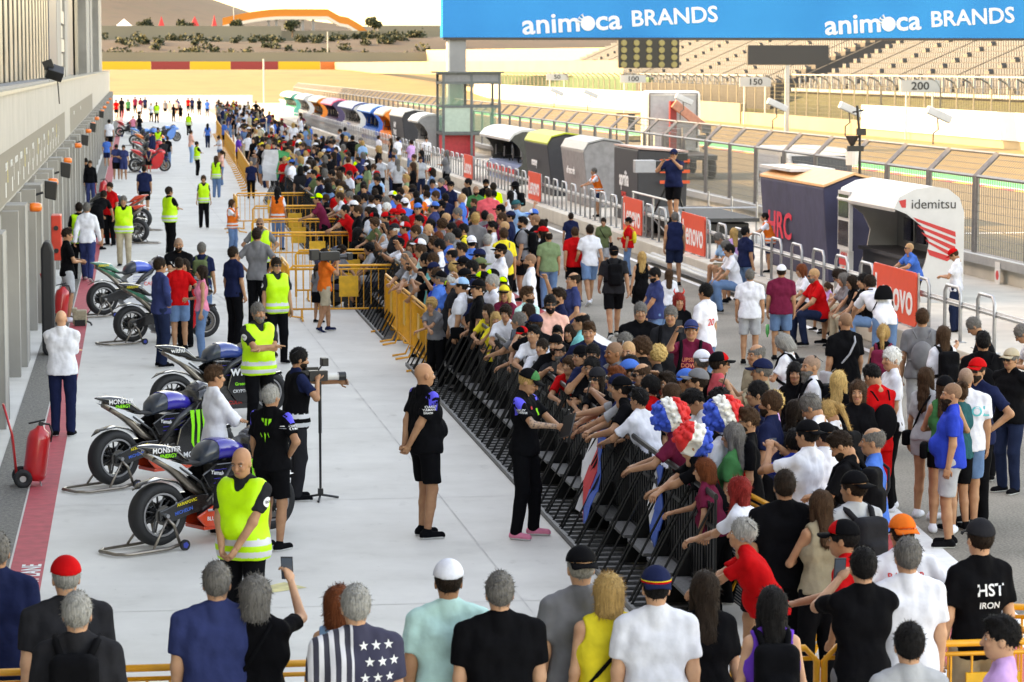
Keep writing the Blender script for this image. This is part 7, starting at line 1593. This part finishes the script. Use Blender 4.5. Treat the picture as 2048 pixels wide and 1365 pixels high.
PP('1098,465 m2 stand 3 fy:620 t:s l:j H:ring.d','man in sage green shirt and jeans seen from behind',G_A)
PP('1228,494 m2 walk -3 fy:678 t:c s:k H:short.k C:back.k bag:backpack.k','man with black cap and large black backpack walking away',G_A)
PP('1284,505 f1 walk2 -4 fy:665 T:k K:k H:long.b bag:cross.k','woman with long light hair in black top and skirt',G_A)
PP('1309,537 m2 clasp 98 fy:735 t:v l:j H:short.k B:beard.k S','man in dark blue polo and sunglasses with folded hands',G_A)
PP('1338,540 f1 stand -4 fy:690 t:w l:j H:long.n','woman in white shirt just behind the man in dark blue polo',G_A)
PP('1150,546 m1 phone1 100 hh:1.72 t:v l:k H:ring.d','balding man in slate blue shirt raising both arms to film',G_A)
PP('1358,588 f1 stand 178 hh:1.62 t:k l:k H:long.r','woman with red devil horns headband',G_A)
PP('1342,614 m2 stand 160 hh:1.76 t:c l:k H:short.g bag:backpack.k','man in charcoal and white shirt facing the camera',G_A)
PP('1281,607 m3 stand 170 hh:1.76 t:k l:k H:short.g','heavy man in black shirt facing the camera on the asphalt edge',G_A)
o=PP('1413,569 m1 stand 42 hh:1.76 t:w l:j H:short.k','man in white shirt with red number twenty on the back',G_A); printon(o,'20',.14,PR,'back',.12)
o=PP('1383,643 m2 phone1 165 hh:1.72 t:m l:k H:short.d C:cap.v bag:backpack.k ph','man in maroon shirt and cap holding a phone high',G_A); printon(o,'UPSIDE\nDOWN',.07,mat('print_coral',(.7,.2,.1),.7,var=0),'front',.15)
G_S='people sitting on the low wall'
for s,l in (('1433,468 m1 sitlow 95 t:l s:K H:short.g','seated man in light blue shirt, first on the wall by the red sign'),('1448,483 m1 sitlow 95 t:w s:K H:short.g','seated grey haired man looking at his phone beside the sign'),('1459,490 m1 sit 90 t:w l:j H:short.k','seated person in jeans beside the grey haired man'),('1603,530 f1 sit 95 t:w l:k H:long.a','seated woman with reddish hair and white shirt'),('1628,538 m2 sit 95 t:r l:J H:buzz.b B:beard.g S','seated bearded man in red shirt and sunglasses'),('1655,566 f0 sit 110 hh:1.15 T:P h:k H:pony.n','seated little girl in lilac top'),('1671,541 f1 sitlow 95 t:w l:B H:pony.d S','seated woman in white with sunglasses and phone'),('1687,548 f2 sit 95 t:g s:B H:bob.g','seated grey haired woman in dark grey'),('1704,553 f1 sit 95 T:k l:B H:bob.d G','seated woman in black top and glasses'),('1727,549 m1 sit 95 t:k l:j H:short.k','seated dark haired man at the end of the row'),('1941,638 m1 sitlow 70 t:k l:k H:short.g G','seated grey haired man in black polo at the right'),('2037,653 m1 sitlow 80 t:w l:k H:short.g G','seated grey haired man cut by the right edge')):
    PP(s+' z:.02',l,G_S)
PP('1531,427 m1 lean 80 X:13.5 z:.4 t:w s:J H:short.k V:o','marshal in orange bib leaning on the handrail before the navy kiosk',G_A)
PP('1189,337 m1 lean 95 X:13.5 z:.4 t:w s:J H:short.g V:o','marshal in orange bib leaning on the handrail by the far sign',G_A)
PP('1348,300 m2 shoulder 150 hh:1.78 z:1.04 t:n s:k H:short.d C:cap.n','camera operator in dark blue on the scaffold platform',G_A)
for s,l in (('757,272 m1 stand -60 fy:335 t:w l:k H:short.d','man in white shirt with black trousers by the far rail'),('782,277 f1 stand 60 fy:335 T:k s:n H:long.n','woman in black tank top by the far rail'),('798,274 m1 stand 120 fy:330 t:b l:n H:short.d','man in blue shirt by the far rail'),('796,275 m1 stand 30 fy:345 t:w s:B H:short.k','man in white shirt and beige shorts by the far rail'),('823,281 m1 cross 40 fy:360 t:P s:j H:short.d','man in pale pink shirt and denim shorts by the far rail'),('853,275 m1 stand 170 fy:345 t:w s:k H:short.d','man in white shirt facing the camera by the far rail'),('855,288 m2 stand 5 fy:345 t:b s:g H:short.k','man in royal blue shirt seen from behind by the far rail'),
 ('761,316 m1 stand 175 fy:395 t:G l:k H:short.d','man in grey polo walking toward the camera, left of three'),('787,311 m1 stand 178 fy:400 t:G l:J H:short.d','man in grey polo walking toward the camera, middle of three'),('841,314 m1 stand 185 fy:400 t:G l:J H:short.d','man in grey polo walking toward the camera, right of three'),('731,306 m1 stand 60 fy:370 t:w l:k H:short.d C:cap.e','person in white shirt with bright green cap'),('729,314 m1 stand 60 fy:375 t:T l:k H:short.d','person in teal shirt beside the green cap'),('713,316 f1 stand 160 fy:370 t:h l:k H:bob.n','woman in neon yellow top'),('705,272 m2 stand 10 fy:355 t:k s:j H:short.k bag:backpack.k','man in black with backpack and pale blue shorts')):
    PP(s,l,'people near the far handrail')
autolabels()
for n_,t in PL: bpy.data.objects[n_]['group']='spectators packed behind the barriers'
for i,(q,idx) in enumerate(PHONES):
    who=PEOPLE[idx] if idx<len(PEOPLE) else PEOPLE[-1]; l=' '.join(who['label'].split()[:11]).rstrip(','); tag(q,'phone held up by '+l.replace('person in','person in'),'phone','phones held by spectators')
# ---------------- far crowd: too many to be told apart, one object
def far_crowd(npeople,seed=5):
    rr=random.Random(seed); buckets={}
    cols='kkkkkwwwwgGGnnnrrblcEmBvjjsK'; kinds=[build_template(p,'m',1,'tee','long',0) for p in ('stand','cross','hips')]+[build_template('stand','f',1,'tee','short',0)]
    V=[];F_=[];MI=[];n=0; mats=[]; mid={}
    def mi(m):
        if m.name not in mid: mid[m.name]=len(mats); mats.append(m)
        return mid[m.name]
    occ=[(o.location.x,o.location.y) for o in PEOPLE if o.location.y>60]
    cache={}
    def arr(me):
        if me.name not in cache:
            v=np.empty(len(me.vertices)*3); me.vertices.foreach_get('co',v); f=[tuple(p.vertices) for p in me.polygons]; cache[me.name]=(v.reshape(-1,3),f)
        return cache[me.name]
    k=0; tries=0
    while k<npeople and tries<9000:
        tries+=1
        y=rr.uniform(66,250) if rr.random()<.55 else rr.uniform(66,125)
        x0=5.12 if y<130 else 5.3+.018*(y-130); x1=8.8 if y<100 else 10.8 
        x=x0+abs(rr.gauss(0,.38))*(x1-x0); 
        if x>11.6: continue
        if any((x-a)**2+(y-b_)**2<.30 for a,b_ in occ): continue
        occ.append((x,y)); k+=1; T=rr.choice(kinds); a=R(rr.choice((80,90,100,60,120,20,150,-20))); s=rr.uniform(.90,1.03); c,d=math.cos(a),math.sin(a); A=np.array(((c,-d,0),(d,c,0),(0,0,1)))*s
        HM=np.array(T['headM'])
        hm=hair_mesh(rr.choice(('short','short','long','top','bob'))); things=[(T['body'],skin(rr.choice('ab')),None),(T['shirt'],cloth(rr.choice(cols)),None),(T['pants'],cloth(rr.choice('kkjJgB')),None),(hm,hairm(rr.choice('kddnnbg')),HM)]
        if rr.random()<.2: things.append((cap_mesh('cap'),cloth(rr.choice('krwyb')),HM))
        for me,m,H in things:
            v,f=arr(me)
            if H is not None: v=v@H[:3,:3].T+H[:3,3]
            v=v@A.T+np.array((x,y,0)); V.append(v); F_+=[tuple(i+n for i in q) for q in f]; MI+=[mi(m)]*len(f); n+=len(v)
    me=bpy.data.meshes.new('far_crowd'); me.from_pydata(np.concatenate(V).tolist(),[],F_)
    for m in mats: me.materials.append(m)
    me.polygons.foreach_set('material_index',MI); me.polygons.foreach_set('use_smooth',[True]*len(F_)); o=link('far_crowd',me); o['kind']='stuff'
far_crowd(270)
# ---------------- things held and wheelchairs
def place_on(o,arm,loc=(0,0,0)):
    T=TT[o.name]; w_=T['arms'][arm][2]; return Matrix.Translation(o.location)@Matrix.Rotation(o.rotation_euler.z,4,'Z')@Matrix.Scale(o.scale.x,4)@Matrix.Translation(Vector(w_)+Vector(loc))
def video_rig():
    o=CAMM; T=TT[o.name]; w_=Vector(T['arms'][0][2])+Vector((0,.06,.03)); M=Matrix.Translation(o.location)@Matrix.Rotation(o.rotation_euler.z,4,'Z')@Matrix.Scale(o.scale.x,4)
    r=empty('video_camera',(0,0,0),0,'black video camera with white zoom lens on the monopod','video camera'); r.matrix_world=M@Matrix.Translation((.08,.27,1.43))@Matrix.Scale(.85,4)
    MB().box(-.06,.06,-.16,.10,-.05,.09).box(-.02,.02,-.20,-.02,.10,.14).box(-.05,.05,-.28,-.16,.03,.10).tube([(0,-.02,.09),(0,.03,.16)],.012).build('body',M_BLACK,r,bevel=.01)
    MB().box(-.07,.07,.02,.11,.15,.26).build('monitor',M_BLACK,r,bevel=.01)
    T2=Matrix.Translation((0,.22,0)); m=MB().mat(0); m.lathe([(.001,-.12),(.045,-.12),(.048,.02),(.055,.06),(.055,.10),(.001,.10)],18,M=T2,close=False); m.build('lens',mat('lens_pale',(.55,.54,.52),.4),r,smooth=False)
    MB().lathe([(.057,.04),(.060,.04),(.060,.14),(.057,.14)],18,M=T2).lathe([(.001,.105),(.050,.105),(.050,.101),(.001,.101)],18,M=T2,close=False).build('lens_ring',M_BLACK,r)
    p=r.matrix_world.translation; mp=empty('monopod',(p.x,p.y,0),0,'black video monopod standing on small feet','monopod')
    m=MB().tube([(0,0,.06),(0,0,.75),(0,0,.76),(0,0,p.z-.05)],[.014,.014,.019,.019],8)
    for a in (20,140,260): m.tube([(0,0,.06),(.22*math.cos(R(a)),.22*math.sin(R(a)),.012)],.014,5)
    m.box(-.03,.03,-.03,.03,.06,.13).build('pole',M_BLACK,mp)
video_rig()
def shoulder_cam():
    o=TVC; M=Matrix.Translation(o.location)@Matrix.Rotation(o.rotation_euler.z,4,'Z')@Matrix.Scale(o.scale.x,4)
    r=empty('shoulder_camera',(0,0,0),0,'large black broadcast camera carried on a shoulder','video camera'); r.matrix_world=M@Matrix.Translation((.13,.14,1.60))@Matrix.Scale(.85,4)
    MB().box(-.09,.09,-.38,.16,-.09,.14).box(-.07,.07,-.62,-.38,-.07,.20).box(-.03,.03,-.1,.2,.16,.20).build('body',M_BLACK,r,bevel=.02); MB().lathe([(.001,.15),(.065,.15),(.075,.38),(.001,.38)],16,close=False).build('lens',mat('lens_dark',(.03,.03,.035),.3),r); MB().box(-.10,.10,.36,.50,-.09,.09).box(-.22,-.10,.02,.16,.05,.15).build('lens_hood',M_BLACK,r,bevel=.01)
shoulder_cam()
# held black card of the rider
M_=place_on(RIDER,1,(0.02,.12,.02)); b=MB().box(-.09,.09,-.008,.008,-.13,.13,M=Matrix.Rotation(R(-35),4,'Y')@Matrix.Rotation(R(60),4,'Z')); q=b.build('signed_card',M_BLACK); q.matrix_world=M_; tag(q,'black card held by the rider while signing','card')
def wheelchair(x,y,rz,label):
    r=empty('wheelchair',(x,y,0),rz,label,'wheelchair','electric wheelchairs beside the barrier')
    MB().box(-.26,.26,-.30,.28,.38,.50).box(-.25,.25,-.38,-.28,.48,1.05).build('seat',mat('chair_cloth',(.02,.025,.06),.7),r,bevel=.03)
    MB().box(-.2,.2,-.35,.35,.14,.36).build('base',M_BLACK,r,bevel=.04)
    for s in (-1,1):
        MB().tube([(s*.3,-.3,.72),(s*.3,.2,.72)],.03).tube([(s*.3,-.25,.45),(s*.3,-.25,.72)],.02).build('armrest',M_BLACK,r)
        w=MB(); w.lathe([(.06,-.03),(.155,-.035),(.17,0),(.155,.035),(.06,.03)],20,M=Matrix.Translation((s*.30,-.18,.17))@Matrix.Rotation(R(90),4,'Z')); w=w.build('wheel',M_RUBBER,r); MB().lathe([(.001,-.02),(.09,-.02),(.09,.02),(.001,.02)],10,M=Matrix.Translation((s*.30,-.18,.17))@Matrix.Rotation(R(90),4,'Z'),close=False).build('hub',M_STEEL,w)
        MB().lathe([(.02,-.02),(.10,-.02),(.10,.02),(.02,.02)],14,M=Matrix.Translation((s*.25,.38,.10))@Matrix.Rotation(R(90),4,'Z')).build('caster',M_RUBBER,r)
    MB().box(-.18,.18,.38,.62,.08,.10).build('footrest',M_BLACK,r)
for s,l in (('716,457 m3 sit -105 hh:1.85 t:k l:k H:long.k B:beard.d z:.02','big long haired man in black sitting in an electric wheelchair'),('683,492 m0 sit -120 hh:1.62 t:g s:k H:fringe.d z:.02','boy in grey shirt seated with hand at his face'),('738,488 m0 sit 95 hh:1.62 t:G s:G H:fringe.k G z:.02','seated boy in pale shirt and grey shorts beside the barrier')):
    o=PP(s,l,'seated people beside the black barrier'); 
    wheelchair(o.location.x,o.location.y-.05,o.rotation_euler.z,['','wheelchair under the big man in black','wheelchair under the boy in grey shirt','wheelchair under the boy in pale shirt'][1+['716','683','738'].index(s[:3])])
# devil horns
o=[p for p in PEOPLE if p.get('label','').startswith('woman with red devil')][0]
hm=MB()
for s in (-1,1): hm.tube([(s*.055,-.01,.235),(s*.085,-.01,.285),(s*.065,-.01,.335)],[.018,.012,.002],8)
hm.tube([(.08*math.cos(a),-.01,.15+.095*math.sin(a)) for a in [i*PI/10 for i in range(11)]],.006,5); e=link('horn_headband',hm.mesh('horns',mat('horn_red',(.7,.02,.01),.4)),o); e.matrix_local=TT[o.name]['headM']
# bottle, flags, cloths hung on the barrier
def flag(name,pts,mats,label,thick=.01):
    "cloth strips side by side; pts = top line and bottom line corner pairs per strip"
    m=MB()
    for i,(a,b_,c,d) in enumerate(pts):
        m.mat(i%len(mats)); N=6
        for j in range(N):
            t0,t1=j/N,(j+1)/N; w=lambda t,s: Vector((.03*math.sin(t*9+s*5),.02*math.sin(t*7+s*3),0))
            A=Vector(a).lerp(Vector(d),t0)+w(t0,i); B=Vector(b_).lerp(Vector(c),t0)+w(t0,i+1); C=Vector(b_).lerp(Vector(c),t1)+w(t1,i+1); D=Vector(a).lerp(Vector(d),t1)+w(t1,i); m.quad(A,B,C,D)
    o=m.build(name,mats); s=o.modifiers.new('thickness','SOLIDIFY'); s.thickness=thick; return tag(o,label,'flag')
FR=mat('flag_red',(.62,.02,.03),.7); FW=mat('flag_white',(.65,.65,.66),.7); FB=mat('flag_blue',(.02,.10,.42),.7)
def F3(x,y,z): return (x,y,z)
flag('flag',[(F3(4.90,28.4,1.15),F3(4.86,28.0,1.15),F3(4.52,27.2,.25),F3(4.5,27.5,.25)),(F3(4.86,28.0,1.15),F3(4.84,27.6,1.15),F3(4.5,26.9,.2),F3(4.52,27.2,.25)),(F3(4.84,27.6,1.15),F3(4.82,27.3,1.1),F3(4.5,26.6,.25),F3(4.5,26.9,.2))],[FW,FR,FB],'red white and blue flag hanging through the struts behind the rider')
flag('flag',[(F3(4.90,25.2,1.1),F3(4.90,25.0,1.1),F3(4.84,25.0,.2),F3(4.84,25.2,.2)),(F3(4.90,25.0,1.1),F3(4.90,24.7,1.1),F3(4.84,24.7,.2),F3(4.84,25.0,.2))],[FW,FB],'blue and white flag hanging from the barrier below the wigs')
sm=nodemat('striped_cloth',lambda nt,b:(lambda tc,w:(setattr(w,'bands_direction','Z'),nt.links.new(tc.outputs['Object'],w.inputs[0]),nt.links.new(ramp(nt,w.outputs[0],[(.45,(.02,.02,.02)),(.55,(.65,.65,.65))],'CONSTANT'),b.inputs['Base Color'])))(nt.nodes.new('ShaderNodeTexCoord'),nt.nodes.new('ShaderNodeTexWave')),rough=.8)
for n_ in sm.node_tree.nodes:
    if n_.type=='TEX_WAVE': n_.inputs['Scale'].default_value=12
q=flag('striped_towel',[(F3(5.28,23.2,1.0),F3(5.28,22.5,1.0),F3(5.24,22.5,.1),F3(5.24,23.2,.1))],[sm],'black and white striped cloth hanging at the yellow barrier')
q['category']='cloth'
fl=flag('flag',[(F3(4.6,96.5,1.9),F3(5.1,96.3,1.9),F3(5.0,96.3,.8),F3(4.5,96.5,.8)),(F3(5.1,96.3,1.9),F3(5.5,96.2,1.8),F3(5.4,96.2,.9),F3(5.0,96.3,.8))],[FW,mat('flag_green',(.01,.30,.10),.7)],'green white and red flag waved over the far yellow barriers')
o=[p for p in PEOPLE if 'holding a bottle' in p.get('label','')][0]
bt=MB().lathe([(.001,0),(.035,0),(.036,.16),(.014,.21),(.014,.24),(.001,.24)],14,M=Matrix.Rotation(R(-90),4,'X'),close=False).build('bottle',mat('bottle_green',(.02,.35,.08),.15,coat=.5,var=0),smooth=True); bt.matrix_world=place_on(o,0,(0,.05,-.22)); tag(bt,'green plastic bottle carried by the man in maroon','bottle')
# camera hanging inside the struts
hc=empty('hanging_camera',(4.95,29.0,.62),0,'black camera hanging on its strap over the barrier','camera'); MB().box(-.08,.08,-.05,.05,-.05,.05).build('body',M_BLACK,hc,bevel=.01); MB().lathe([(.001,0),(.045,0),(.05,.14),(.001,.14)],14,M=Matrix.Rotation(R(120),4,'X'),close=False).build('lens',mat('lens_dark',(.03,.03,.035),.3),hc); MB().tube([(0,.0,.05),(.1,.0,.5),(.2,0,.60)],.008,4).build('strap',M_BLACK,hc)
